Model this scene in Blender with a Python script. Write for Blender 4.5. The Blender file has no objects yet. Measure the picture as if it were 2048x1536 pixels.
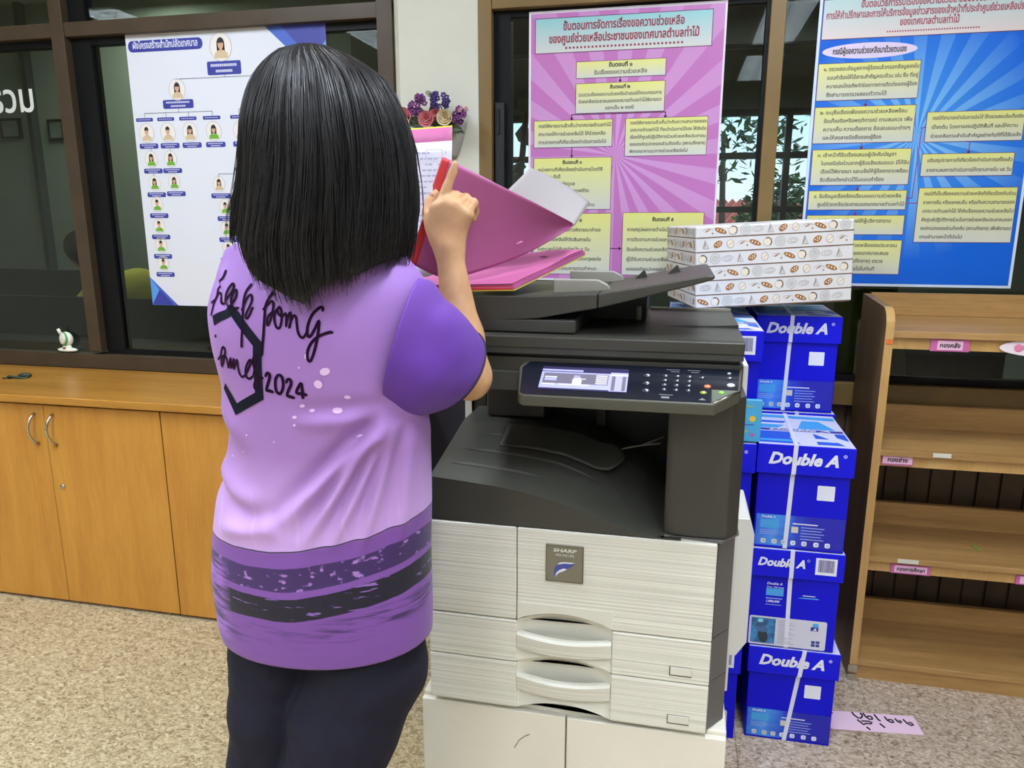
import bpy, bmesh, math, random
import numpy as np
from mathutils import Vector, Matrix, noise
from mathutils.bvhtree import BVHTree

scene = bpy.context.scene
COL = scene.collection
R = math.radians
random.seed(7)

# ------------------------------------------------------------------ camera
cam_data = bpy.data.cameras.new('camera')
cam_data.sensor_width = 36.0
cam_data.lens = 36.0 * 1480.0 / 2048.0
cam_data.clip_start = 0.05
camera = bpy.data.objects.new('camera', cam_data)
COL.objects.link(camera)
camera.location = (0.0, 0.0, 1.34)
camera.rotation_euler = (R(90 - 12.35), 0.0, R(12.5))
scene.camera = camera

# ------------------------------------------------------------------ render look
scene.view_settings.view_transform = 'Standard'
scene.view_settings.look = 'None'
scene.view_settings.gamma = 1.0
scene.view_settings.use_curve_mapping = False
scene.view_settings.exposure = 0.9
try:
    scene.cycles.use_denoising = True
    scene.cycles.max_bounces = 8
    scene.cycles.diffuse_bounces = 4
    scene.cycles.transparent_max_bounces = 16
    scene.cycles.caustics_reflective = False
    scene.cycles.caustics_refractive = False
    scene.cycles.sample_clamp_indirect = 6.0
except Exception:
    pass

# ------------------------------------------------------------------ world
world = bpy.data.worlds.new('sky')
scene.world = world
world.use_nodes = True
wn = world.node_tree.nodes
wl = world.node_tree.links
bgn = wn['Background']
sky = wn.new('ShaderNodeTexSky')
sky.sky_type = 'HOSEK_WILKIE'
sky.turbidity = 5.0
sky.sun_direction = (0.3, -0.5, 0.8)
wl.new(sky.outputs[0], bgn.inputs[0])
bgn.inputs[1].default_value = 7.0

# ------------------------------------------------------------------ ceiling lights of the front room, added fill for the back room
CEIL = 2.75
LAMPS = [(-3.72, 0.0), (-2.24, -0.75), (-0.85, -0.75), (0.62, -0.75), (1.9, -0.3), (-2.24, -2.3), (-0.85, -2.3), (0.62, -2.3), (0.3, 1.05), (-1.7, 1.0)]
LAMP_W = 23.6


def lamp(name, x, y, z, w, sx, sy, color):
    d = bpy.data.lights.new(name, 'AREA')
    d.shape = 'RECTANGLE'
    d.size, d.size_y = sx, sy
    d.energy = w
    d.color = color
    o = bpy.data.objects.new(name, d)
    COL.objects.link(o)
    o.location = (x, y, z)
    return o


LAMP_K = [1.35, 1.35, 0.55, 1.0, 1.1, 1.35, 0.5, 1.05, 1.0, 1.1]     # how strong each lamp burns
for (lx, ly), lk in zip(LAMPS, LAMP_K):
    lamp('ceiling_lamp_light', lx, ly, CEIL - 0.05, LAMP_W * lk, 0.26, 1.14, (0.80, 0.875, 1.0))
lamp('back_room_fill', 0.6, 4.6, 2.68, 11.0, 0.3, 1.2, (0.9, 1.0, 0.95))  # both back room lights are added fill to brighten it, not known lamps
lamp('back_room_fill', -3.2, 3.75, 2.68, 15.0, 0.3, 1.2, (0.9, 1.0, 0.9))


# ------------------------------------------------------------------ helpers
def S(r, g, b):
    f = lambda c: (c / 255.0) / 12.92 if c / 255.0 <= 0.04045 else ((c / 255.0 + 0.055) / 1.055) ** 2.4
    return (f(r), f(g), f(b), 1.0)


MATS = {}


def mat(name, col, rough=0.5, metal=0.0, spec=0.5, var=0.0, vscale=30.0, bump=0.0, coat=0.0, emit=None, estr=0.0):
    if name in MATS:
        return MATS[name]
    m = bpy.data.materials.new(name)
    m.use_nodes = True
    N, L = m.node_tree.nodes, m.node_tree.links
    p = N['Principled BSDF']
    p.inputs['Base Color'].default_value = col
    p.inputs['Roughness'].default_value = rough
    p.inputs['Metallic'].default_value = metal
    p.inputs['Specular IOR Level'].default_value = spec
    p.inputs['Coat Weight'].default_value = coat
    if emit:
        p.inputs['Emission Color'].default_value = emit
        p.inputs['Emission Strength'].default_value = estr
    if var > 0 or bump > 0:
        tc = N.new('ShaderNodeTexCoord')
        nz = N.new('ShaderNodeTexNoise')
        nz.inputs['Scale'].default_value = vscale
        nz.inputs['Detail'].default_value = 4.0
        L.new(tc.outputs['Object'], nz.inputs['Vector'])
        if var > 0:
            rp = N.new('ShaderNodeValToRGB')
            c = col
            rp.color_ramp.elements[0].position = 0.3
            rp.color_ramp.elements[1].position = 0.7
            rp.color_ramp.elements[0].color = (c[0] * (1 - var), c[1] * (1 - var), c[2] * (1 - var), 1)
            rp.color_ramp.elements[1].color = (min(1, c[0] * (1 + var)), min(1, c[1] * (1 + var)), min(1, c[2] * (1 + var)), 1)
            L.new(nz.outputs[0], rp.inputs[0])
            L.new(rp.outputs[0], p.inputs['Base Color'])
        if bump > 0:
            b = N.new('ShaderNodeBump')
            b.inputs['Strength'].default_value = bump
            b.inputs['Distance'].default_value = 0.002
            L.new(nz.outputs[0], b.inputs['Height'])
            L.new(b.outputs[0], p.inputs['Normal'])
    MATS[name] = m
    return m


def ramp(N, stops, interp='LINEAR'):
    r = N.new('ShaderNodeValToRGB')
    r.color_ramp.interpolation = interp
    el = r.color_ramp.elements
    while len(el) < len(stops):
        el.new(0.5)
    for e, (pos, c) in zip(el, stops):
        e.position = pos
        e.color = c
    return r


def wood(name, c0, c1, axis='Z', rough=0.38, scale=9.0, stretch=14.0):
    m = bpy.data.materials.new(name)
    m.use_nodes = True
    N, L = m.node_tree.nodes, m.node_tree.links
    p = N['Principled BSDF']
    tc = N.new('ShaderNodeTexCoord')
    mp = N.new('ShaderNodeMapping')
    sc = {'X': (1, stretch, stretch), 'Y': (stretch, 1, stretch), 'Z': (stretch, stretch, 1)}[axis]
    mp.inputs['Scale'].default_value = sc
    nz = N.new('ShaderNodeTexNoise')
    nz.inputs['Scale'].default_value = scale / 6.0
    nz.inputs['Detail'].default_value = 6.0
    nz.inputs['Distortion'].default_value = 0.6
    nz2 = N.new('ShaderNodeTexNoise')
    nz2.inputs['Scale'].default_value = scale * 1.7
    nz2.inputs['Detail'].default_value = 3.0
    L.new(tc.outputs['Object'], mp.inputs['Vector'])
    L.new(mp.outputs[0], nz.inputs['Vector'])
    L.new(mp.outputs[0], nz2.inputs['Vector'])
    mx = N.new('ShaderNodeMath')
    mx.operation = 'MULTIPLY_ADD'
    mx.inputs[1].default_value = 0.35
    L.new(nz2.outputs[0], mx.inputs[0])
    ad = N.new('ShaderNodeMath')
    ad.operation = 'MULTIPLY'
    ad.inputs[1].default_value = 0.65
    L.new(nz.outputs[0], ad.inputs[0])
    L.new(ad.outputs[0], mx.inputs[2])
    rp = ramp(N, [(0.32, c0), (0.66, c1)])
    L.new(mx.outputs[0], rp.inputs[0])
    L.new(rp.outputs[0], p.inputs['Base Color'])
    p.inputs['Roughness'].default_value = rough
    return m


ORG = {}


class MB:
    """collects verts and faces of one mesh"""

    def __init__(self):
        self.v, self.f, self.mi = [], [], []

    def add(self, vs, fs, mi=0):
        o = len(self.v)
        self.v.extend([tuple(p) for p in vs])
        for f in fs:
            self.f.append(tuple(i + o for i in f))
            self.mi.append(mi)
        return self

    def box(self, x0, x1, y0, y1, z0, z1, mi=0):
        v = [(x0, y0, z0), (x1, y0, z0), (x1, y1, z0), (x0, y1, z0), (x0, y0, z1), (x1, y0, z1), (x1, y1, z1), (x0, y1, z1)]
        return self.add(v, [(0, 3, 2, 1), (4, 5, 6, 7), (0, 1, 5, 4), (1, 2, 6, 5), (2, 3, 7, 6), (3, 0, 4, 7)], mi)

    def prism(self, pts, a, b, axis='Y', mi=0):
        """pts: outline in the plane across axis; X:(y,z) Y:(x,z) Z:(x,y)"""
        def P(p, t):
            return {'X': (t, p[0], p[1]), 'Y': (p[0], t, p[1]), 'Z': (p[0], p[1], t)}[axis]
        n = len(pts)
        v = [P(p, a) for p in pts] + [P(p, b) for p in pts]
        f = [tuple(range(n)), tuple(range(2 * n - 1, n - 1, -1))]
        f += [(i, i + n, (i + 1) % n + n, (i + 1) % n) for i in range(n)]
        return self.add(v, f, mi)

    def poly(self, pts3, mi=0):
        return self.add(pts3, [tuple(range(len(pts3)))], mi)

    def tube(self, pts, rad, n=8, mi=0, caps=True):
        pts = [Vector(p) for p in pts]
        if not hasattr(rad, '__len__'):
            rad = [rad] * len(pts)
        vs, fs = [], []
        a = None
        for i, p in enumerate(pts):
            t = (pts[min(i + 1, len(pts) - 1)] - pts[max(i - 1, 0)]).normalized()
            if a is None:
                a = t.cross(Vector((0.13, 0.27, 0.95)))
                if a.length < 1e-4:
                    a = t.cross(Vector((1, 0, 0)))
            else:
                a = a - t * t.dot(a)
            a.normalize()
            b = t.cross(a)
            for k in range(n):
                q = 2 * math.pi * k / n
                vs.append(p + (a * math.cos(q) + b * math.sin(q)) * rad[i])
        for i in range(len(pts) - 1):
            for k in range(n):
                fs.append((i * n + k, i * n + (k + 1) % n, (i + 1) * n + (k + 1) % n, (i + 1) * n + k))
        if caps:
            fs.append(tuple(range(n - 1, -1, -1)))
            fs.append(tuple((len(pts) - 1) * n + k for k in range(n)))
        return self.add(vs, fs, mi)

    def lathe(self, prof, cx, cy, n=20, mi=0, z0=0.0):
        vs, fs = [], []
        for (r, z) in prof:
            for k in range(n):
                q = 2 * math.pi * k / n
                vs.append((cx + r * math.cos(q), cy + r * math.sin(q), z + z0))
        for i in range(len(prof) - 1):
            for k in range(n):
                fs.append((i * n + k, i * n + (k + 1) % n, (i + 1) * n + (k + 1) % n, (i + 1) * n + k))
        fs.append(tuple(range(n - 1, -1, -1)))
        fs.append(tuple((len(prof) - 1) * n + k for k in range(n)))
        return self.add(vs, fs, mi)

    def ellipsoid(self, c, r, n=12, m=8, mi=0, rot=None):
        vs, fs = [], []
        for j in range(m + 1):
            t = math.pi * j / m
            for k in range(n):
                q = 2 * math.pi * k / n
                p = Vector((r[0] * math.sin(t) * math.cos(q), r[1] * math.sin(t) * math.sin(q), r[2] * math.cos(t)))
                if rot:
                    p = rot @ p
                vs.append((c[0] + p.x, c[1] + p.y, c[2] + p.z))
        for j in range(m):
            for k in range(n):
                fs.append((j * n + k, (j + 1) * n + k, (j + 1) * n + (k + 1) % n, j * n + (k + 1) % n))
        return self.add(vs, fs, mi)

    def grid(self, fn, nu, nv, mi=0):
        vs = [fn(i / nu, j / nv) for j in range(nv + 1) for i in range(nu + 1)]
        fs = [(j * (nu + 1) + i, j * (nu + 1) + i + 1, (j + 1) * (nu + 1) + i + 1, (j + 1) * (nu + 1) + i) for j in range(nv) for i in range(nu)]
        return self.add(vs, fs, mi)

    def disc(self, c, rx, rz, n=20, y=None, rot=0.0, mi=0):
        """flat disc facing -Y at c=(x,z)"""
        cr, sr = math.cos(rot), math.sin(rot)
        pts = []
        for k in range(n):
            q = 2 * math.pi * k / n
            a, b = rx * math.cos(q), rz * math.sin(q)
            pts.append((c[0] + a * cr - b * sr, y, c[1] + a * sr + b * cr))
        return self.poly(pts, mi)

    def ring(self, c, rx, rz, w, y, n=24, rot=0.0, a0=0.0, a1=2 * math.pi, mi=0):
        cr, sr = math.cos(rot), math.sin(rot)
        vs, fs = [], []
        for k in range(n + 1):
            q = a0 + (a1 - a0) * k / n
            for s in (0, 1):
                a, b = (rx - w * s) * math.cos(q), (rz - w * s) * math.sin(q)
                vs.append((c[0] + a * cr - b * sr, y, c[1] + a * sr + b * cr))
        for k in range(n):
            fs.append((2 * k, 2 * k + 2, 2 * k + 3, 2 * k + 1))
        return self.add(vs, fs, mi)

    def rect(self, x0, x1, z0, z1, y, mi=0):
        return self.poly([(x0, y, z0), (x1, y, z0), (x1, y, z1), (x0, y, z1)], mi)

    def rrect(self, x0, x1, z0, z1, y, r, mi=0, n=5):
        pts = []
        for (cx, cz, a) in ((x1 - r, z0 + r, -90), (x1 - r, z1 - r, 0), (x0 + r, z1 - r, 90), (x0 + r, z0 + r, 180)):
            for k in range(n + 1):
                q = R(a + 90 * k / n)
                pts.append((cx + r * math.cos(q), y, cz + r * math.sin(q)))
        return self.poly(pts, mi)

    def line(self, pts, w, y, mi=0):
        """flat ribbon polyline in the XZ plane"""
        for (a, b) in zip(pts[:-1], pts[1:]):
            dx, dz = b[0] - a[0], b[1] - a[1]
            l = math.hypot(dx, dz) or 1
            nx, nz = -dz / l * w / 2, dx / l * w / 2
            ex, ez = dx / l * w / 2, dz / l * w / 2
            self.poly([(a[0] - ex - nx, y, a[1] - ez - nz), (b[0] + ex - nx, y, b[1] + ez - nz), (b[0] + ex + nx, y, b[1] + ez + nz), (a[0] - ex + nx, y, a[1] - ez + nz)], mi)
        return self

    def build(self, name, mats, parent=None, smooth=False, bevel=0.0, seg=2, angle=35, label=None, fixn=False):
        me = bpy.data.meshes.new(name)
        org = Vector(ORG.get(parent.name, (0, 0, 0))) if parent else Vector((0, 0, 0))
        me.from_pydata([(p[0] - org.x, p[1] - org.y, p[2] - org.z) for p in self.v], [], self.f)
        if not isinstance(mats, (list, tuple)):
            mats = [mats]
        for m in mats:
            me.materials.append(m)
        if len(mats) > 1:
            me.polygons.foreach_set('material_index', self.mi)
        if fixn:
            b = bmesh.new()
            b.from_mesh(me)
            bmesh.ops.recalc_face_normals(b, faces=b.faces)
            b.to_mesh(me)
            b.free()
        if smooth:
            me.polygons.foreach_set('use_smooth', [True] * len(me.polygons))
        me.update()
        o = bpy.data.objects.new(name, me)
        COL.objects.link(o)
        if parent:
            o.parent = parent
            ORG[o.name] = tuple(org)
        if label:
            o['label'] = label
        if bevel > 0:
            md = o.modifiers.new('bevel', 'BEVEL')
            md.width = bevel
            md.segments = seg
            md.limit_method = 'ANGLE'
            md.angle_limit = R(angle)
            md.harden_normals = False
            if not smooth:
                me.polygons.foreach_set('use_smooth', [True] * len(me.polygons))
                w = o.modifiers.new('normals', 'WEIGHTED_NORMAL')
                w.keep_sharp = True
        return o


def thing(name, label, cat, loc=(0, 0, 0), rz=0.0, group=None, local=False):
    """Empty at a thing's base; with local=False its parts are given in world coordinates"""
    o = bpy.data.objects.new(name, None)
    o.empty_display_size = 0.05
    COL.objects.link(o)
    o.location = loc
    o.rotation_euler = (0, 0, rz)
    o['label'] = label
    o['category'] = cat
    if group:
        o['group'] = group
    ORG[o.name] = (0, 0, 0) if local else tuple(loc)
    return o


def tag(o, label, cat, group=None):
    o['label'] = label
    o['category'] = cat
    if group:
        o['group'] = group
    return o


def struct(o):
    o['kind'] = 'structure'
    return o


def text_into(mb, s, x, z, size, y, align='CENTER', bold=0.012, shear=0.0, width=None, maxw=None, mi=0, xs=1.0, res=2, fill=True):
    """letters as flat polygons facing -Y; (x, z) is the baseline anchor"""
    c = bpy.data.curves.new('letters', 'FONT')
    c.body = s
    c.size = 1.0
    c.align_x = align
    c.shear = shear
    c.resolution_u = res
    c.bevel_depth = bold
    c.bevel_resolution = 0
    c.fill_mode = 'FRONT' if fill else 'NONE'
    o = bpy.data.objects.new('letters', c)
    COL.objects.link(o)
    dg = bpy.context.evaluated_depsgraph_get()
    me = o.evaluated_get(dg).to_mesh()
    vs = [tuple(v.co) for v in me.vertices]
    fs = [tuple(p.vertices) for p in me.polygons]
    o.evaluated_get(dg).to_mesh_clear()
    bpy.data.objects.remove(o)
    bpy.data.curves.remove(c)
    if not vs:
        return
    w = max(v[0] for v in vs) - (0.0 if align == 'LEFT' else min(v[0] for v in vs))
    sx = size * xs
    if width:
        sx = width / w
    if maxw and w * sx > maxw:
        sx = maxw / w
    mb.add([(x + v[0] * sx, y - 0.00015 * (v[2] / max(bold, 1e-4) + 1), z + v[1] * size) for v in vs], fs, mi)


def copy_tree(o, parent=None):
    c = o.copy()
    COL.objects.link(c)
    if parent:
        c.parent = parent
    ORG[c.name] = ORG.get(o.name, (0, 0, 0))
    for ch in list(o.children):
        copy_tree(ch, c)
    return c

# ================================================================== THE ROOM
def floor_mat():
    m = bpy.data.materials.new('speckled_floor')
    m.use_nodes = True
    N, L = m.node_tree.nodes, m.node_tree.links
    p = N['Principled BSDF']
    p.inputs['Roughness'].default_value = 0.42
    p.inputs['Specular IOR Level'].default_value = 0.35
    tc = N.new('ShaderNodeTexCoord')
    mp = N.new('ShaderNodeMapping')
    mp.inputs['Rotation'].default_value = (0, 0, R(28))
    mp.inputs['Scale'].default_value = (1.0, 1.5, 1.0)
    L.new(tc.outputs['Object'], mp.inputs['Vector'])
    n1 = N.new('ShaderNodeTexNoise')
    n1.inputs['Scale'].default_value = 62
    n1.inputs['Detail'].default_value = 3
    n1.inputs['Distortion'].default_value = 1.4
    n2 = N.new('ShaderNodeTexNoise')
    n2.inputs['Scale'].default_value = 1.3
    L.new(mp.outputs[0], n1.inputs['Vector'])
    L.new(tc.outputs['Object'], n2.inputs['Vector'])
    r1 = ramp(N, [(0.3, S(132, 112, 88)), (0.42, S(178, 160, 132)), (0.52, S(203, 187, 158)), (0.64, S(226, 214, 188)), (0.74, S(240, 233, 214))])
    L.new(n1.outputs[0], r1.inputs[0])
    # warm light at left and pinkish light at right, painted into the floor colour
    sep = N.new('ShaderNodeSeparateXYZ')
    L.new(tc.outputs['Object'], sep.inputs[0])
    mr = N.new('ShaderNodeMapRange')
    mr.inputs['From Min'].default_value = -0.6
    mr.inputs['From Max'].default_value = 0.3
    L.new(sep.outputs['X'], mr.inputs['Value'])
    r2 = ramp(N, [(0.0, (0.78, 0.76, 0.64, 1)), (1.0, (0.83, 0.79, 0.84, 1))])
    L.new(mr.outputs[0], r2.inputs[0])
    mx = N.new('ShaderNodeMix')
    mx.data_type = 'RGBA'
    mx.blend_type = 'MULTIPLY'
    mx.inputs[0].default_value = 1.0
    L.new(r1.outputs[0], mx.inputs[6])
    L.new(r2.outputs[0], mx.inputs[7])
    # thin seams between the floor tiles
    br = N.new('ShaderNodeTexBrick')
    br.offset = 0.0
    br.inputs['Scale'].default_value = 1.0
    br.inputs['Mortar Size'].default_value = 0.0012
    br.inputs['Brick Width'].default_value = 0.375
    br.inputs['Row Height'].default_value = 0.6
    br.inputs['Color1'].default_value = (1, 1, 1, 1)
    br.inputs['Color2'].default_value = (1, 1, 1, 1)
    br.inputs['Mortar'].default_value = (0.45, 0.4, 0.36, 1)
    m2 = N.new('ShaderNodeMapping')
    m2.inputs['Location'].default_value = (1.293 - 0.375 * 2, 0.5, 0)
    L.new(tc.outputs['Object'], m2.inputs['Vector'])
    L.new(m2.outputs[0], br.inputs['Vector'])
    m3 = N.new('ShaderNodeMix')
    m3.data_type = 'RGBA'
    m3.blend_type = 'MULTIPLY'
    m3.inputs[0].default_value = 0.8
    L.new(mx.outputs[2], m3.inputs[6])
    L.new(br.outputs['Color'], m3.inputs[7])
    L.new(m3.outputs[2], p.inputs['Base Color'])
    return m


M_WALL = mat('cream_plaster', S(206, 205, 190), 0.85, var=0.03, vscale=6)
M_ROOM = mat('office_wall_paint', S(206, 205, 195), 0.9)
M_CEIL = mat('white_ceiling', S(214, 214, 208), 0.9)
M_BACKROOM = mat('grey_green_wall', S(142, 150, 138), 0.85)
M_FRAME = mat('bronze_frame', S(70, 58, 43), 0.45, spec=0.3, var=0.12, vscale=9)
M_FRAME_T = mat('tan_bronze_frame', S(120, 96, 54), 0.45, spec=0.4, var=0.1, vscale=8)
M_SASH = mat('black_sash', S(13, 14, 15), 0.55, spec=0.2)
M_DARKWOOD = mat('dark_wood_panelling', S(74, 58, 40), 0.6, var=0.2, vscale=14)
M_BLACK = mat('black_gap', S(9, 9, 10), 0.7)


def glass_mat():
    m = bpy.data.materials.new('tinted_window_glass')
    m.use_nodes = True
    N, L = m.node_tree.nodes, m.node_tree.links
    N.remove(N['Principled BSDF'])
    t = N.new('ShaderNodeBsdfTransparent')
    t.inputs[0].default_value = (0.44, 0.49, 0.45, 1)
    g = N.new('ShaderNodeBsdfGlossy')
    g.inputs['Roughness'].default_value = 0.0
    g.inputs['Color'].default_value = (0.95, 1, 0.97, 1)
    mx = N.new('ShaderNodeMixShader')
    fr = N.new('ShaderNodeFresnel')
    fr.inputs['IOR'].default_value = 1.5
    ml = N.new('ShaderNodeMath')
    ml.operation = 'MULTIPLY'
    ml.inputs[1].default_value = 1.1
    L.new(fr.outputs[0], ml.inputs[0])
    L.new(ml.outputs[0], mx.inputs[0])
    L.new(t.outputs[0], mx.inputs[1])
    L.new(g.outputs[0], mx.inputs[2])
    L.new(mx.outputs[0], N['Material Output'].inputs[0])
    return m


M_GLASS = glass_mat()

o = struct(MB().box(-5.5, 4.0, -3.3, 7.0, -0.05, 0.0).build('floor', floor_mat()))
o = struct(MB().box(-5.5, 4.0, -3.3, 7.0, CEIL, CEIL + 0.05).build('ceiling', M_CEIL))
struct(MB().box(-5.5, 4.0, -3.4, -3.3, 0, CEIL).build('wall_front', M_ROOM))
struct(MB().box(-5.6, -5.5, -3.4, 2.6, 0, CEIL).build('wall_left', M_ROOM))
struct(MB().box(4.0, 4.1, -3.4, 2.6, 0, CEIL).build('wall_right', M_ROOM))

# low panelled wall under the windows (vertical dark planks)
wb = MB().box(-5.5, 4.0, 2.512, 2.60, 0, 0.775)
x = -5.5
while x < 3.99:
    wb.box(x + 0.004, min(4.0, x + 0.064), 2.5, 2.513, 0.0, 0.765)
    x += 0.068
struct(wb.build('wall_back', M_DARKWOOD))
struct(MB().box(-5.5, 4.0, 2.46, 2.60, 2.62, CEIL).build('trim_1', M_FRAME))
# plastered column between the two windows
struct(MB().box(-0.925, -0.655, 2.455, 2.72, 0.772, CEIL).box(-0.945, -0.925, 2.47, 2.6, 0.772, CEIL).build('wall_column', M_WALL, bevel=0.004))
struct(MB().box(-0.93, -0.65, 2.47, 2.51, 0, 0.772).build('trim_2', mat('dark_navy_skirting_panel', S(20, 20, 30), 0.6)))

# window on the left
YF = 2.462
fr = MB()
fr.box(-5.5, -0.945, YF, 2.54, 0.770, 0.828)             # bottom rail
fr.box(-5.5, -0.945, YF, 2.54, 1.993, 2.042)             # transom
fr.box(-2.255, -2.200, YF - 0.006, 2.54, 0.842, 2.62)    # mullion
fr.box(-1.000, -0.945, YF - 0.004, 2.54, 0.842, 2.62)    # jamb
fr.box(-4.30, -4.245, YF - 0.006, 2.54, 0.842, 2.62)
w1 = struct(fr.build('window_1', M_FRAME, bevel=0.002))
sash = MB()
sash.box(-2.200, -2.118, 2.488, 2.53, 0.842, 1.993)
sash.box(-2.118, -1.0, 2.490, 2.53, 1.968, 1.993)
sash.box(-4.245, -2.255, 2.490, 2.53, 1.968, 1.993)
sash.box(-2.2, -1.0, 2.492, 2.53, 0.828, 0.850)
sash.box(-2.2, -2.13, 2.488, 2.53, 2.042, 2.62)
struct(sash.build('sash', M_SASH, w1))
gl = MB().poly([(-5.5, 2.5, 0.827), (-1.0, 2.5, 0.827), (-1.0, 2.5, 2.0), (-5.5, 2.5, 2.0)])
gl.poly([(-5.5, 2.5, 2.04), (-1.0, 2.5, 2.04), (-1.0, 2.5, 2.62), (-5.5, 2.5, 2.62)])
struct(gl.build('glass_pane', M_GLASS, w1))

# white lettering stuck on the glass (two Thai letters stay in the picture)
lt = MB()
text_into(lt, 'รวม', -2.398, 1.750, 0.142, 2.499, 'RIGHT', 0.016, xs=0.92)
tag(lt.build('window_lettering', mat('white_vinyl', S(225, 230, 225), 0.6)), 'white Thai lettering stuck on the dark glass near the left edge of the photo', 'lettering')

# window on the right
fr = MB()
fr.box(-0.612, 4.0, YF, 2.54, 0.770, 0.842)
fr.box(-0.655, -0.612, YF - 0.004, 2.54, 0.842, 2.62)
fr.box(-0.612, 4.0, YF, 2.54, 1.997, 2.05)
fr.box(0.232, 0.275, YF - 0.008, 2.54, 0.842, 2.62)
fr.box(1.60, 1.645, YF - 0.008, 2.54, 0.842, 2.62)
w2 = struct(fr.build('window_2', M_FRAME_T, bevel=0.002))
sash = MB()
sash.box(-0.612, -0.556, 2.488, 2.53, 0.842, 1.997)
sash.box(-0.556, 0.232, 2.490, 2.53, 1.977, 1.997)
sash.box(0.222, 0.232, 2.480, 2.53, 0.842, 2.62)
sash.box(0.275, 4.0, 2.490, 2.53, 0.842, 0.862)
struct(sash.build('sash', M_SASH, w2))
# sliding latch on the sash
struct(MB().box(-0.606, -0.574, 2.474, 2.489, 1.45, 1.72).box(-0.598, -0.590, 2.466, 2.475, 1.62, 1.70).build('latch', mat('dark_latch', S(28, 30, 36), 0.3), w2, bevel=0.002))
gl = MB().poly([(-0.612, 2.5, 0.84), (4.0, 2.5, 0.84), (4.0, 2.5, 2.0), (-0.612, 2.5, 2.0)])
gl.poly([(-0.612, 2.5, 2.04), (4.0, 2.5, 2.04), (4.0, 2.5, 2.62), (-0.612, 2.5, 2.62)])
struct(gl.build('glass_pane', M_GLASS, w2))

# louvred ceiling lights (above and behind the camera; the glass mirrors them)
M_LOUV = mat('white_louvre', S(225, 228, 226), 0.35)
proto = None
for i, (lx, ly) in enumerate(LAMPS[:8]):
    if proto is None:
        t = thing('ceiling_light', 'white louvred ceiling light mirrored in the window glass', 'ceiling light', (lx, ly, CEIL), group='louvred ceiling lights', local=True)
        h = MB()
        h.box(-0.17, -0.15, -0.61, 0.61, -0.085, 0).box(0.15, 0.17, -0.61, 0.61, -0.085, 0)
        h.box(-0.15, 0.15, -0.61, -0.59, -0.085, 0).box(-0.15, 0.15, 0.59, 0.61, -0.085, 0)
        h.box(-0.15, 0.15, -0.59, 0.59, -0.012, -0.004)
        h.build('housing', M_LOUV, t)
        lv = MB()
        for k in range(13):
            yy = -0.55 + 1.1 * k / 12
            lv.prism([(yy - 0.016, -0.055), (yy, -0.085), (yy + 0.016, -0.055)], -0.148, 0.148, 'X')
        lv.prism([(-0.014, -0.055), (0, -0.086), (0.014, -0.055)], -0.59, 0.59, 'Y')
        lv.build('louvre', M_LOUV, t)
        proto = t
    else:
        c = copy_tree(proto)
        c.location = (lx, ly, CEIL)

# ------------------------------------------------------------------ the room behind the glass
struct(MB().box(-5.6, -5.5, 2.6, 7.0, 0, CEIL).build('wall_left_2', M_BACKROOM))
struct(MB().box(4.0, 4.1, 2.6, 7.0, 0, CEIL).build('wall_right_2', M_BACKROOM))
pt = MB().box(-5.5, -2.0, 4.50, 4.58, 0, CEIL).box(-2.08, -2.0, 4.58, 6.9, 0, CEIL)
struct(pt.build('wall_partition', M_BACKROOM))
# far wall with window openings to the yard
fw = MB()
fw.box(-2.0, 4.0, 6.9, 7.0, 0, 1.0).box(-2.0, 4.0, 6.9, 7.0, 2.26, CEIL)
for (a, b) in ((-2.0, -1.62), (-0.9, 0.22), (1.5, 4.0)):
    fw.box(a, b, 6.9, 7.0, 1.0, 2.26)
struct(fw.build('wall_far', M_BACKROOM))
bars = MB()
for (a, b) in ((-1.62, -0.9), (0.22, 1.5)):
    for z in (1.0, 1.42, 1.87, 2.22):
        bars.box(a, b, 6.87, 6.95, z, z + 0.05)
    xx = a
    while xx < b - 0.02:
        bars.box(xx, xx + 0.05, 6.87, 6.95, 1.0, 2.26)
        xx += (b - a - 0.05) / 2
    bars.box(b - 0.05, b, 6.87, 6.95, 1.0, 2.26)
struct(bars.build('window_3', M_SASH))
# hanging lattice rail and beam under the back ceiling
struct(MB().box(-2.0, 4.0, 5.6, 5.75, 2.52, CEIL).build('trim_3', mat('dark_beam', S(70, 76, 70), 0.7)))

# picture frames on the partition
for i, (fx, lab) in enumerate(((-4.53, 'small dark picture frame on the wall behind the left glass, by the photo edge'), (-4.16, 'small dark picture frame on the wall behind the left glass, next to the thin post'))):
    t = thing('picture_frame', lab, 'picture frame', (fx, 4.48, 1.97 if i == 0 else 1.953), group='frames behind the glass', local=True)
    w_ = 0.080 if i == 0 else 0.062
    f = MB().box(-w_, w_, -0.01, 0.018, -0.065, -0.055).box(-w_, w_, -0.01, 0.018, 0.055, 0.065).box(-w_, -w_ + 0.01, -0.01, 0.018, -0.055, 0.055).box(w_ - 0.01, w_, -0.01, 0.018, -0.055, 0.055)
    f.build('frame', mat('dark_frame', S(40, 44, 42), 0.5), t)
    MB().box(-w_ + 0.01, w_ - 0.01, 0.0, 0.018, -0.055, 0.055).build('picture', mat('dull_picture', S(120, 128, 120), 0.6, var=0.2, vscale=12), t)
struct(MB().box(-4.345, -4.31, 4.44, 4.5, 0, CEIL).build('trim_4', mat('dark_post', S(58, 66, 62), 0.6)))

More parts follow.
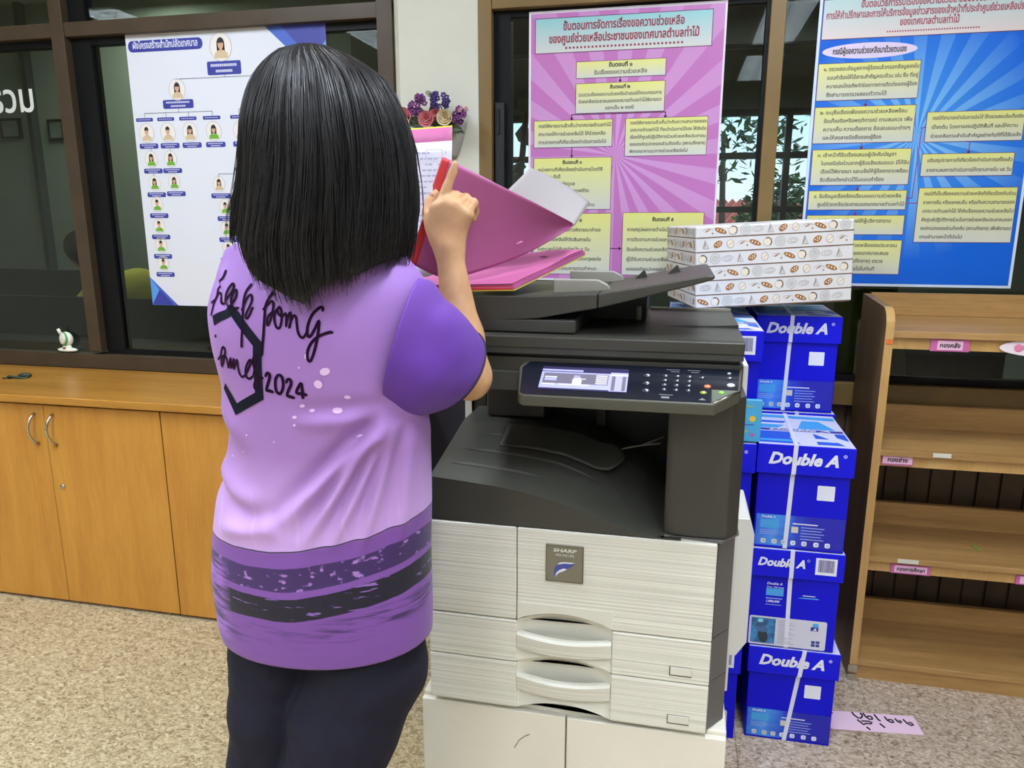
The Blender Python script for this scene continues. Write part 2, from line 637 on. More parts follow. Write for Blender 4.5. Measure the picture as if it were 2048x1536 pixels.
# dark office desks behind the glass
def desk(label, x0, x1, y0, y1, z, col):
    t = thing('office_desk', label, 'desk', ((x0 + x1) / 2, (y0 + y1) / 2, 0))
    MB().box(x0, x1, y0, y1, z - 0.03, z).build('desk_top', col, t, bevel=0.004)
    MB().box(x0, x0 + 0.03, y0 + 0.03, y1 - 0.03, 0, z - 0.03).build('side_panel', col, t)
    MB().box(x1 - 0.03, x1, y0 + 0.03, y1 - 0.03, 0, z - 0.03).build('side_panel', col, t)
    MB().box(x0 + 0.03, x1 - 0.03, y0 + 0.04, y0 + 0.06, 0.08, z - 0.03).build('front_panel', col, t)
    return t


M_DESK = mat('dark_desk_laminate', S(44, 44, 42), 0.4)
desk('dark office desk right behind the left window glass', -4.2, -1.15, 2.62, 3.02, 0.80, M_DESK)
desk('pale grey desk behind the glass to the right of the boxes', 0.75, 2.4, 3.3, 3.9, 0.72, mat('grey_desk', S(120, 128, 122), 0.4))
# low partition screen behind the left desk
t = thing('partition_screen', 'low dark partition screen behind the left glass', 'screen', (-3.9, 4.2, 0))
MB().box(-5.3, -2.75, 4.18, 4.22, 0.05, 1.03).build('panel', mat('dark_screen_fabric', S(38, 42, 40), 0.8), t, bevel=0.004)
for fx in (-5.2, -2.9):
    MB().box(fx, fx + 0.05, 4.05, 4.35, 0.0, 0.05).build('foot', M_SASH, t)

t = thing('desk_divider', 'low dark divider standing behind the desk and under the left poster', 'divider', (-2.4, 3.06, 0))
MB().box(-4.2, -1.2, 3.05, 3.07, 0.04, 0.985).build('panel', mat('dark_screen_fabric', S(38, 42, 40), 0.8), t, bevel=0.004)
for fx in (-4.1, -2.7, -1.3):
    MB().box(fx, fx + 0.04, 2.98, 3.14, 0.0, 0.04).build('foot', M_SASH, t)

# grey monitor (back view) on the desk behind the glass
t = thing('monitor', 'dark monitor seen from behind, under the left poster', 'monitor', (-1.87, 2.86, 0.80))
MB().box(-2.03, -1.70, 2.85, 2.885, 0.86, 1.05).build('screen_housing', mat('dark_plastic', S(40, 45, 46), 0.5), t, bevel=0.008)
MB().box(-1.90, -1.83, 2.87, 2.90, 0.81, 0.90).build('stand', M_SASH, t)
MB().box(-1.97, -1.77, 2.80, 2.95, 0.80, 0.812).build('stand_base', M_SASH, t, bevel=0.003)

# little white and green ornament on the window ledge
t = thing('ornament', 'small white and green round ornament on the left window ledge above the countertop', 'ornament', (-2.388, 2.481, 0.828), local=True)
t.scale = (1.3, 1.0, 1.25)
M_ORN = mat('white_glaze', S(240, 242, 228), 0.25)
MB().ellipsoid((0.006, 0.0, 0.043), (0.0235, 0.0165, 0.0235), 20, 14).build('body', M_ORN, t, smooth=True)
qd = Vector((-0.5, -0.86, 0.1)).normalized()
qa = qd.cross(Vector((0, 0, 1))).normalized()
qb = qa.cross(qd)
oc = Vector((0.006, 0.0, 0.043))
MB().tube([oc + qd * 0.0085 + (qa * math.cos(q) + qb * math.sin(q)) * 0.0195 for q in [2 * math.pi * k / 30 for k in range(31)]], 0.0028, 8, caps=False).build('green_ring', mat('green_paint', S(90, 170, 90), 0.4), t, smooth=True)
MB().tube([oc + qd * 0.010, oc + qd * 0.0155, oc + qd * 0.0165], [0.0185, 0.0175, 0.0145], 24).build('face_disc', M_ORN, t, smooth=True)
MB().ellipsoid((0.006, 0.0, 0.008), (0.036, 0.018, 0.0078), 20, 8).ellipsoid((0.006, 0.0, 0.016), (0.016, 0.012, 0.012), 16, 8).build('foot', M_ORN, t, smooth=True)
MB().tube([(-0.010, -0.004, 0.060), (-0.016, -0.006, 0.076)], 0.0055, 10).build('knob', M_ORN, t, smooth=True)
MB().ellipsoid((0.004, -0.013, 0.013), (0.0055, 0.004, 0.0055), 10, 6).build('brown_stud', mat('brown_stud', S(110, 64, 40), 0.5), t, smooth=True)

# outside: tiled roof, shrubs and hanging branches beyond the far windows
t = thing('red_roof', 'red tiled roof seen through the far windows', 'roof', (0.3, 15.0, 0.0))
rf = MB()
for k in range(34):
    xa = -1.0 + k * 0.16
    rf.add([(xa, 14.0, 0.62), (xa + 0.08, 14.0, 0.70), (xa + 0.155, 14.0, 0.62), (xa + 1.2, 17.0, 1.75), (xa + 1.28, 17.0, 1.83), (xa + 1.355, 17.0, 1.75)], [(0, 1, 4, 3), (1, 2, 5, 4)])
rf.build('roof_tiles', mat('red_tile', S(196, 92, 74), 0.6), t)
MB().box(-0.6, 5.0, 14.6, 17.0, 0, 0.62).build('house_wall', mat('pale_wall', S(220, 214, 200), 0.9), t)

M_LEAF = mat('leaf_green', S(58, 92, 44), 0.5, var=0.4, vscale=3)
M_LEAF2 = mat('leaf_bright', S(120, 150, 70), 0.5, var=0.3, vscale=3)
M_BARK = mat('bark', S(70, 60, 48), 0.8)


def leaf_cloud(cx, cy, cz, rx, ry, rz, n, size, seed):
    rnd = random.Random(seed)
    mb = MB()
    for _ in range(n):
        while True:
            a, b2, c = rnd.uniform(-1, 1), rnd.uniform(-1, 1), rnd.uniform(-1, 1)
            if a * a + b2 * b2 + c * c < 1:
                break
        p = Vector((cx + a * rx, cy + b2 * ry, cz + c * rz))
        s = size * rnd.uniform(0.6, 1.3)
        d = Vector((rnd.uniform(-1, 1), rnd.uniform(-1, 1), rnd.uniform(-0.8, 0.5))).normalized()
        e = d.cross(Vector((rnd.uniform(-1, 1), rnd.uniform(-1, 1), 1))).normalized()
        mb.add([p - d * s, p + e * s * 0.35, p + d * s, p - e * s * 0.35], [(0, 1, 2, 3)])
    return mb


for i, (cx, cy, cz, rx, rz, n, s, lab, mm) in enumerate((
        (1.25, 10.0, 1.35, 0.55, 0.60, 1800, 0.06, 'dense green shrub outside the far window, behind the tan mullion', M_LEAF),
        (-1.9, 9.5, 1.0, 0.8, 0.55, 500, 0.09, 'green bush outside the far window beside the pink poster', M_LEAF),
        (0.55, 11.5, 2.6, 1.5, 0.75, 700, 0.10, 'overhanging tree crown outside the far window, left of the tan mullion', M_LEAF),
        (1.25, 12.5, 1.25, 0.5, 0.35, 350, 0.09, 'pale yellow-green shrub beside the red roof', M_LEAF2))):
    t = thing('yard_shrub' if i != 2 else 'yard_tree', lab, 'shrub' if i != 2 else 'tree', (cx, cy, 0))
    leaf_cloud(cx, cy, cz, rx, 0.6, rz, n, s, 20 + i).build('foliage', mm, t)
    MB().tube([(cx, cy, 0), (cx + 0.05, cy, cz * 0.5), (cx, cy, cz)], [0.07, 0.05, 0.03], 8).build('trunk', M_BARK, t, smooth=True)
struct(MB().box(-12, 14, 7.0, 40, -0.25, -0.2).build('ground', mat('yard_ground', S(150, 146, 130), 0.9)))

# potted climbing plant just behind the right window, left of the pink poster
t = thing('climbing_plant', 'dark leafy indoor plant behind the glass left of the pink poster', 'plant', (-0.62, 2.95, 0))
MB().lathe([(0.10, 0.0), (0.13, 0.22), (0.135, 0.24), (0.12, 0.24), (0.11, 0.2)], -0.62, 2.95, 20).build('pot', mat('dark_pot', S(50, 46, 42), 0.6), t, smooth=True)
MB().tube([(-0.62, 2.95, 0.2), (-0.60, 2.97, 0.8), (-0.64, 2.95, 1.3), (-0.60, 2.96, 1.75)], 0.012, 8).build('stem', M_BARK, t, smooth=True)
lf = MB()
rnd = random.Random(5)
for k in range(26):
    z = 1.05 + k * 0.033
    q = k * 2.4
    c = Vector((-0.61 + 0.09 * math.cos(q), 2.95 + 0.07 * math.sin(q), z))
    d = Vector((math.cos(q), math.sin(q), -0.5)).normalized()
    e = d.cross(Vector((0, 0, 1))).normalized()
    s = rnd.uniform(0.05, 0.08)
    up = d.cross(e) * 0.008
    lf.add([c - d * s, c - d * s * 0.3 + e * s * 0.5 + up, c + d * s * 0.4 + e * s * 0.42 + up, c + d * s, c + d * s * 0.4 - e * s * 0.42 + up, c - d * s * 0.3 - e * s * 0.5 + up, c], [(0, 1, 6), (1, 2, 6), (2, 3, 6), (3, 4, 6), (4, 5, 6), (5, 0, 6)])
lf.build('leaves', mat('dark_leaf', S(46, 62, 40), 0.35, var=0.3, vscale=9), t)

# office chair with a green jacket behind the glass, right of the boxes
t = thing('office_chair', 'black office chair behind the glass seen through the shelf rack', 'chair', (1.02, 2.85, 0))
MB().box(0.80, 1.24, 2.70, 3.10, 0.43, 0.50).build('seat', M_SASH, t, bevel=0.02)
MB().box(0.82, 1.22, 3.06, 3.12, 0.58, 1.06).build('backrest', M_SASH, t, bevel=0.02)
for s in (-1, 1):
    MB().tube([(1.02 + s * 0.23, 2.78, 0.46), (1.02 + s * 0.27, 2.8, 0.68), (1.02 + s * 0.27, 3.0, 0.70)], 0.016, 8).build('armrest', M_SASH, t, smooth=True)
MB().tube([(1.02, 2.9, 0.06), (1.02, 2.9, 0.43)], 0.03, 10).build('post', M_SASH, t, smooth=True)
for k in range(5):
    q = 2 * math.pi * k / 5
    MB().tube([(1.02, 2.9, 0.08), (1.02 + 0.26 * math.cos(q), 2.9 + 0.26 * math.sin(q), 0.03)], [0.022, 0.02], 8).build('leg', M_SASH, t, smooth=True)
t = thing('green_jacket', 'olive green jacket hung behind the glass between boxes and shelf', 'jacket', (0.60, 2.80, 0.85))
jk = MB().grid(lambda u, v: (0.50 + u * (0.20 + 0.12 * (1 - v)) - 0.03 * (1 - v), 2.74 + 0.05 * math.sin(u * 9 + v * 2) * (0.4 + 0.6 * (1 - v)), 0.80 + 0.42 * v), 24, 16)
jo = jk.build('cloth', mat('olive_cloth', S(118, 128, 62), 0.85), t, smooth=True)
jo.modifiers.new('thick', 'SOLIDIFY').thickness = 0.012
t = thing('coat_stand', 'dark stand holding the olive jacket behind the glass', 'coat stand', (0.60, 2.8, 0))
MB().tube([(0.60, 2.88, 0.0), (0.60, 2.88, 1.24)], 0.014, 8).build('pole', M_SASH, t, smooth=True)
MB().tube([(0.50, 2.86, 1.20), (0.60, 2.88, 1.235), (0.70, 2.86, 1.20)], 0.010, 8).build('hanger_arm', M_SASH, t, smooth=True)
MB().lathe([(0.17, 0), (0.17, 0.02), (0.03, 0.035), (0.02, 0.06)], 0.60, 2.88, 20).build('base', M_SASH, t, smooth=True)

# ================================================================== LEFT CABINETS AND COUNTERTOP
M_DOOR = wood('honey_door_wood', S(174, 116, 42), S(196, 140, 58), 'Z', 0.36, 8, 10)
M_TOP = wood('honey_counter_wood', S(158, 108, 38), S(186, 132, 54), 'X', 0.3, 9, 12)
M_CHROME = mat('brushed_chrome', S(200, 196, 185), 0.22, metal=1.0)

ct = MB().box(-5.0, -0.875, 2.008, 2.46, 0.7435, 0.7705)
o = ct.build('countertop', M_TOP, bevel=0.004, seg=3)
tag(o, 'long honey brown wooden countertop below the left window', 'countertop')


def cabinet(x0, x1, label, lock, xm=None):
    t = thing('base_cabinet', label, 'cabinet', ((x0 + x1) / 2, 2.24, 0))
    MB().box(x0, x1, 2.05, 2.455, 0.02, 0.7425).build('body', M_DOOR, t)
    xm = xm or (x0 + x1) / 2
    MB().box(x0, x1, 2.075, 2.40, 0.0, 0.02).build('plinth', M_BLACK, t)
    for s, (a, b) in ((-1, (x0 + 0.001, xm - 0.001)), (1, (xm + 0.001, x1 - 0.001))):
        d = MB().box(a, b, 2.03, 2.049, 0.012, 0.735).build('door', M_DOOR, t, bevel=0.0012)
        hx = xm + s * 0.037
        pts = []
        for k in range(13):
            q = k / 12
            pts.append((hx + s * 0.0 - 0.012 * math.sin(math.pi * q) * 0.4, 2.030 - 0.030 * math.sin(math.pi * q) ** 0.6, 0.596 + 0.108 * q))
        h = MB().tube(pts, [0.0055] + [0.0048] * 11 + [0.0055], 10)
        h.build('handle', M_CHROME, d, smooth=True)
        if lock and s > 0:
            MB().tube([(hx + 0.002, 2.031, 0.447), (hx + 0.002, 2.0265, 0.447), (hx + 0.002, 2.025, 0.447)], [0.009, 0.009, 0.006], 16).build('lock', M_CHROME, d, smooth=True)
    return t


cabinet(-2.53, -1.627, 'honey wood two-door base cabinet with curved chrome handles, at the left edge', True)
cabinet(-1.625, -0.885, 'honey wood base cabinet next to the purple shirted person', False, -1.24)
cabinet(-3.435, -2.532, 'honey wood base cabinet farthest left under the countertop', True)

# small dark green cord clip lying on the countertop
t = thing('cord_clip', 'small dark green loop clip lying on the wooden countertop', 'clip', (-2.38, 2.237, 0.7705), R(25), local=True)
M_CLIP = mat('dark_green_plastic', S(40, 58, 34), 0.5)
pts = [(0.034 * math.cos(q), 0.011 * math.sin(q), 0.006 + 0.004 * math.sin(2 * q)) for q in [2 * math.pi * k / 24 for k in range(25)]]
MB().tube(pts, 0.0045, 8).build('loop', M_CLIP, t, smooth=True)
MB().ellipsoid((0.022, 0.004, 0.010), (0.024, 0.010, 0.010), 14, 8).build('body', M_CLIP, t, smooth=True)
MB().tube([(-0.03, -0.004, 0.006), (-0.044, -0.010, 0.004), (-0.05, -0.002, 0.004)], 0.003, 6).build('tail', M_CLIP, t, smooth=True)

# ================================================================== SHELF RACK ON THE RIGHT
M_SHELF = wood('oak_shelf_wood', S(150, 112, 62), S(186, 146, 92), 'X', 0.4, 8, 14)
M_SHELF_SIDE = wood('oak_side_wood', S(112, 84, 48), S(140, 108, 66), 'Z', 0.45, 8, 12)
M_EDGE = wood('oak_edge_band', S(176, 134, 74), S(198, 158, 96), 'Z', 0.4, 8, 12)
sh = thing('shelf_rack', 'open wooden shelf rack with four shelves standing against the wall', 'shelf rack', (1.25, 2.3, 0))
X0, X1 = 0.556, 1.92


def side_profile():
    pts = [(2.152, 0.0), (2.44, 0.0), (2.44, 1.128)]
    for k in range(7):
        q = R(90 + 90 * k / 6)
        pts.append((2.152 + 0.05 + 0.05 * math.cos(q), 1.06 + 0.05 * math.sin(q) + 0.004))
    return pts


for (a, b) in ((X0, X0 + 0.020), (X1 - 0.020, X1)):
    MB().prism(side_profile(), a, b, 'X').build('side_panel', M_SHELF_SIDE, sh)
    prof = side_profile()[3:]
    eb = MB()
    pts = [(2.152, 0.0)] + list(reversed(prof))
    for (p, q) in zip(pts[:-1], pts[1:]):
        n = Vector((-(q[1] - p[1]), q[0] - p[0]))
        n = n.normalized() * 0.0015 if n.length > 0 else n
        eb.poly([(a - 0.0008, p[0] + n[0] * 0 - 0.0012, p[1] + 0.0008), (b + 0.0008, p[0] - 0.0012, p[1] + 0.0008), (b + 0.0008, q[0] - 0.0012, q[1] + 0.0008), (a - 0.0008, q[0] - 0.0012, q[1] + 0.0008)])
    eb.build('edge_band', M_EDGE, sh)
boards = [(1.052, 0.014), (0.718, 0.0), (0.398, 0.0), (0.062, 0.0)]
for i, (z, rise) in enumerate(boards):
    bd = MB().prism([(2.160, z - 0.018), (2.44, z - 0.018 + rise), (2.44, z + rise), (2.160, z)], X0 + 0.020, X1 - 0.020, 'X').build('shelf_board', M_SHELF, sh, bevel=0.0015)
    MB().box(X0 + 0.020, X1 - 0.020, 2.422, 2.44, z + rise, z + rise + (0.072 if i else 0.066)).build('back_lip', M_SHELF, bd)
    if i < 3:
        MB().box(X0 + 0.020, X1 - 0.020, 2.172, 2.19, z - 0.05, z - 0.018).build('apron', M_EDGE, bd)
    else:
        MB().box(X0 + 0.020, X1 - 0.020, 2.165, 2.183, 0.0, z - 0.018).build('plinth', M_SHELF, bd)
# steel corner bracket at the foot
MB().box(X0 - 0.004, X0 + 0.02, 2.145, 2.1515, 0.0, 0.022).box(X0 - 0.004, X0 + 0.02, 2.145, 2.1515, 0.03, 0.052).build('foot_bracket', M_CHROME, sh)
MB().rect(X0 + 0.003, X0 + 0.018, 1.018, 1.030, 2.1488).build('orange_tape', mat('orange_sticker', S(220, 110, 40), 0.6), sh)

M_PINKL = mat('pink_label_card', S(198, 96, 158), 0.6)
M_PINKP = mat('pale_pink_paper', S(236, 188, 214), 0.7)
M_INK = mat('black_ink', S(32, 26, 34), 0.7)


def shelf_label(label, x, w, z, h, s, pale_border):
    t = thing('shelf_label', label, 'label', (x, 2.168, z), local=True)
    MB().box(-w / 2, w / 2, -0.001, 0.003, -h / 2, h / 2).build('card', M_PINKL, t)
    MB().box(-w / 2 + pale_border, w / 2 - pale_border, -0.0022, -0.0012, -h / 2 + 0.004, h / 2 - 0.003).build('paper', M_PINKP, t)
    lm = MB()
    text_into(lm, s, 0, -0.005, 0.0165, -0.0026, 'CENTER', 0.03, maxw=w - 2 * pale_border - 0.012)
    if lm.v:
        lm.build('lettering', M_INK, t)


shelf_label('pink label card hanging under the top shelf of the rack', 0.722, 0.094, 1.016, 0.032, 'กองคลัง', 0.016)
shelf_label('pink label card at the left end of the second shelf', 0.626, 0.080, 0.688, 0.030, 'กองช่าง', 0.002)
shelf_label('pink label card under the third shelf near its left end', 0.694, 0.104, 0.362, 0.028, 'กองการศึกษา', 0.009)
shelf_label('pink label card under the third shelf cut by the right photo edge', 1.00, 0.07, 0.362, 0.028, '', 0.009)
# oval pink and white card under the top shelf at the right
t = thing('oval_label', 'oval pink and white card under the top shelf at the right edge', 'label', (0.915, 2.1668, 1.016), local=True)
MB().disc((0.05, 0), 0.125, 0.024, 28, -0.001).build('card', mat('white_card', S(240, 225, 232), 0.7), t)
b = MB()
for k in range(9):
    b.ellipsoid((-0.03 + 0.02 * k, -0.002, 0.004 * math.sin(k * 2.3)), (0.011, 0.0006, 0.010), 10, 6)
b.build('pink_pattern', mat('pink_print', S(222, 130, 165), 0.7), t)
# strips of old white tape on the shelf edges
for (x, z, w, lab) in ((0.712, 0.711, 0.046, 'torn strip of white tape on the second shelf edge'), (0.655, 0.390, 0.055, 'torn strip of white tape on the third shelf edge')):
    o = MB().box(x, x + w, 2.1582, 2.1596, z - 0.006, z + 0.006).build('tape_strip', mat('white_tape', S(215, 210, 195), 0.6))
    tag(o, lab, 'tape')
o = MB().box(-0.006, 0.006, -0.02, 0.02, 0, 0.001).build('paper_scrap', mat('green_paper', S(140, 160, 70), 0.7))
o.location = (0.90, 2.28, 0.399)
o.rotation_euler = (0, 0, R(12))
tag(o, 'tiny green paper scrap lying on the third shelf', 'scrap')

# pink hand-lettered paper on the floor
t = thing('pink_paper', 'pale pink paper with black Thai handwriting lying on the floor by the shelf', 'paper', (0.58, 1.95, 0.001), R(4), local=True)
M_PP = mat('pale_pink_sheet', S(240, 206, 226), 0.75)
MB().add([(-0.12, -0.042, 0), (0.118, -0.032, 0), (0.118, 0.046, 0), (-0.12, 0.038, 0), (-0.12, -0.042, 0.0012), (0.118, -0.032, 0.0012), (0.118, 0.046, 0.0012), (-0.12, 0.038, 0.0012)], [(0, 3, 2, 1), (4, 5, 6, 7), (0, 1, 5, 4), (1, 2, 6, 5), (2, 3, 7, 6), (3, 0, 4, 7)]).build('sheet', M_PP, t)
b = MB()
strokes = [[(-0.113, 0.036), (-0.104, 0.033), (-0.101, 0.026), (-0.108, 0.021), (-0.115, 0.023)],
           [(-0.045, 0.038), (-0.043, 0.026), (-0.036, 0.015), (-0.028, 0.015), (-0.022, 0.024), (-0.021, 0.032), (-0.024, 0.037)],
           [(-0.016, 0.038), (-0.013, 0.022), (-0.006, 0.013), (0.002, 0.015), (0.003, 0.024), (-0.003, 0.028), (-0.009, 0.024)],
           [(0.013, 0.036), (0.017, 0.016), (0.021, 0.010)],
           [(0.038, 0.030), (0.041, 0.016), (0.048, 0.008), (0.055, 0.010), (0.055, 0.018), (0.048, 0.021), (0.042, 0.016)],
           [(0.064, 0.026), (0.067, 0.014), (0.073, 0.010), (0.077, 0.016), (0.071, 0.020)],
           [(0.085, 0.026), (0.090, 0.010), (0.097, 0.003), (0.104, 0.006), (0.102, 0.014), (0.094, 0.015)],
           [(-0.040, 0.006), (-0.032, -0.006), (-0.030, -0.012), (-0.020, -0.006), (-0.008, -0.006), (-0.004, 0.0), (-0.012, 0.004), (-0.030, 0.003)],
           [(0.016, -0.002), (0.024, -0.017)], [(-0.024, -0.022), (-0.018, -0.032)]]
for st in strokes:
    b.tube([(p[0], p[1], 0.0014) for p in st], 0.0024, 6)
b.build('handwriting', M_INK, t)

# ================================================================== POSTERS ON THE GLASS
M_PAPER = mat('white_poster_paper', S(221, 224, 232), 0.5, spec=0.3)
M_NAVY = mat('navy_blue_print', S(52, 58, 150), 0.5)
M_ROYAL = mat('royal_blue_print', S(64, 96, 190), 0.5)
M_SKYB = mat('sky_blue_print', S(84, 150, 222), 0.5)
M_LTXT = mat('pale_print_lettering', S(214, 216, 235), 0.6)
M_LINE = mat('dark_print_line', S(70, 76, 100), 0.6)
M_SKIN_P = mat('printed_skin', S(206, 160, 130), 0.6)
M_HAIR_P = mat('printed_black_hair', S(34, 30, 34), 0.6)
M_KHAKI_P = mat('printed_khaki', S(206, 184, 150), 0.6)
M_GREEN_P = mat('printed_green', S(110, 170, 50), 0.6)
M_ROUND = mat('printed_portrait_ground', S(232, 226, 220), 0.6)
M_ROUNDE = mat('printed_portrait_rim', S(190, 186, 190), 0.6)

PY = 2.487
# ---- organisation chart on the left
t = thing('wall_poster', 'white staff chart poster with round portraits and blue name bars on the left window', 'poster', (-1.583, PY, 1.51), group='posters on the windows', local=True)
PX, PZ = -1.583, 1.51
MB().box(-0.388, 0.388, 0.0, 0.003, -0.482, 0.484).build('board', M_PAPER, t)
b = MB()
Y1 = -0.0006
b.poly([(0.165, Y1, 0.484), (0.388, Y1, 0.484), (0.388, Y1, 0.28)], 1)
b.poly([(0.225, Y1 - .0004, 0.484), (0.388, Y1 - .0004, 0.484), (0.388, Y1 - .0004, 0.42), (0.33, Y1 - .0004, 0.372)], 0)
b.poly([(0.388, Y1 - .0006, 0.43), (0.388, Y1 - .0006, 0.30), (0.335, Y1 - .0006, 0.366)], 2)
b.build('corner_print', [M_NAVY, M_ROYAL, M_SKYB], t)
b = MB()
b.poly([(-0.388, Y1, -0.375), (-0.388, Y1, -0.482), (-0.275, Y1, -0.482)], 1)
b.poly([(-0.386, Y1 - .0004, -0.378), (-0.386, Y1 - .0004, -0.478), (-0.350, Y1 - .0004, -0.425)], 2)
b.poly([(-0.386, Y1 - .0006, -0.480), (-0.295, Y1 - .0006, -0.480), (-0.350, Y1 - .0006, -0.422)], 0)
b.build('corner_print', [M_NAVY, M_ROYAL, M_SKYB], t)
tb = MB().rrect(-0.379, -0.079, 0.424, 0.462, Y1, 0.017).build('title_bar', M_NAVY, t)
lm = MB()
text_into(lm, 'ผังโครงสร้างสำนักปลัดเทศบาล', -0.229, 0.435, 0.032, Y1 - 0.0004, 'CENTER', 0.03, width=0.262)
lm.build('lettering', M_LTXT, tb)


def portrait(x, z, r, shirt, long_hair):
    p = MB().disc((x, z), r, r * 1.12, 24, Y1).build('portrait', M_ROUND, t)
    b = MB()
    b.ring((x, z), r * 1.03, r * 1.15, r * 0.06, Y1 - .0002, mi=3)
    if long_hair:
        b.disc((x, z + r * 0.22), r * 0.36, r * 0.52, 16, Y1 - .0003, mi=1)
        b.rect(x - r * 0.36, x + r * 0.36, z - r * 0.45, z + r * 0.2, Y1 - .0003, mi=1)
    b.poly([(x - r * 0.62, Y1 - .0004, z - r * 0.88), (x + r * 0.62, Y1 - .0004, z - r * 0.88), (x + r * 0.60, Y1 - .0004, z - r * 0.5), (x + r * 0.22, Y1 - .0004, z - r * 0.25), (x - r * 0.22, Y1 - .0004, z - r * 0.25), (x - r * 0.60, Y1 - .0004, z - r * 0.5)], mi=2)
    b.poly([(x - r * 0.12, Y1 - .0005, z - r * 0.2), (x, Y1 - .0005, z - r * 0.48), (x + r * 0.12, Y1 - .0005, z - r * 0.2)], mi=0)
    b.disc((x, z + r * 0.18), r * 0.27, r * 0.40, 16, Y1 - .0006, mi=0)
    b.poly([(x + r * 0.29 * math.cos(q), Y1 - .0007, z + r * 0.30 + r * 0.40 * math.sin(q)) for q in [math.pi * k / 10 for k in range(11)]], mi=1)
    for s in (-1, 1):
        b.disc((x + s * r * 0.10, z + r * 0.2), r * 0.035, r * 0.025, 8, Y1 - .0008, mi=1)
    b.rect(x - r * 0.07, x + r * 0.07, z - r * 0.02, z + r * 0.005, Y1 - .0008, mi=3)
    b.build('printed_bust', [M_SKIN_P, M_HAIR_P, shirt, M_ROUNDE], p)


def name_bar(x, z, w, h, lines=2):
    p = MB().rrect(x - w / 2, x + w / 2, z - h / 2, z + h / 2, Y1, min(h * 0.3, 0.006)).build('name_bar', M_NAVY, t)
    b = MB()
    for k in range(lines):
        zz = z + (h * 0.2 if lines == 2 else 0) - k * h * 0.42
        ww = w * (0.78 if k == 0 else 0.5)
        n = max(5, int(w / 0.009))
        for i in range(n):
            xa = x - ww / 2 + ww * i / n
            b.rect(xa, xa + ww / n * 0.72, zz - h * 0.10, zz + h * 0.10, Y1 - .0004)
    b.build('lettering', M_LTXT, p)


G, K = M_GREEN_P, M_KHAKI_P
L0 = lambda x, z: (x - PX, z - PZ)
portrait(*L0(-1.592, 1.937), 0.042, K, True)
name_bar(*L0(-1.585, 1.868), 0.132, 0.045)
portrait(*L0(-1.779, 1.803), 0.033, K, True)
name_bar(*L0(-1.780, 1.754), 0.124, 0.030)
for i, (x, s, lh) in enumerate(((-1.921, K, False), (-1.833, K, False), (-1.742, K, True), (-1.646, G, True), (-1.537, K, False))):
    name_bar(*L0(x - 0.004, 1.704), 0.07, 0.012, 1)
    portrait(*L0(x, 1.658), 0.030, s, lh)
    name_bar(*L0(x + 0.004, 1.612), 0.078, 0.018)
for (x, z, s, lh) in ((-1.913, 1.566, G, True), (-1.832, 1.566, G, True), (-1.909, 1.481, G, True), (-1.826, 1.484, G, True), (-1.907, 1.405, G, False), (-1.908, 1.327, G, False), (-1.908, 1.255, G, False), (-1.905, 1.187, G, False), (-1.537, 1.566, K, False), (-1.642, 1.475, K, True), (-1.624, 1.394, G, False), (-1.624, 1.318, G, False), (-1.625, 1.244, G, False)):
    portrait(*L0(x, z), 0.024 if z < 1.5 else 0.026, s, lh)
    name_bar(*L0(x + 0.004, z - 0.042), 0.078, 0.017)
b = MB()
for pl in ([(-1.585, 1.845), (-1.585, 1.838)], [(-1.78, 1.838), (-1.30, 1.838)], [(-1.78, 1.838), (-1.78, 1.822)], [(-1.78, 1.738), (-1.78, 1.726)], [(-1.922, 1.726), (-1.646, 1.726)], [(-1.922, 1.726), (-1.922, 1.711)], [(-1.834, 1.726), (-1.834, 1.711)], [(-1.742, 1.726), (-1.742, 1.711)], [(-1.646, 1.726), (-1.646, 1.711)],
           [(-1.54, 1.73), (-1.40, 1.73)], [(-1.54, 1.73), (-1.54, 1.711)], [(-1.83, 1.603), (-1.83, 1.59)], [(-1.64, 1.51), (-1.50, 1.51)], [(-1.64, 1.51), (-1.64, 1.497)], [(-1.62, 1.425), (-1.52, 1.425)]):
    b.line([L0(*p) for p in pl], 0.0016, Y1)
for z in (1.603, 1.515, 1.432, 1.355, 1.276, 1.205):
    b.line([L0(-1.909, z), L0(-1.909, z - 0.01)], 0.0016, Y1)
b.build('chart_lines', M_LINE, t)


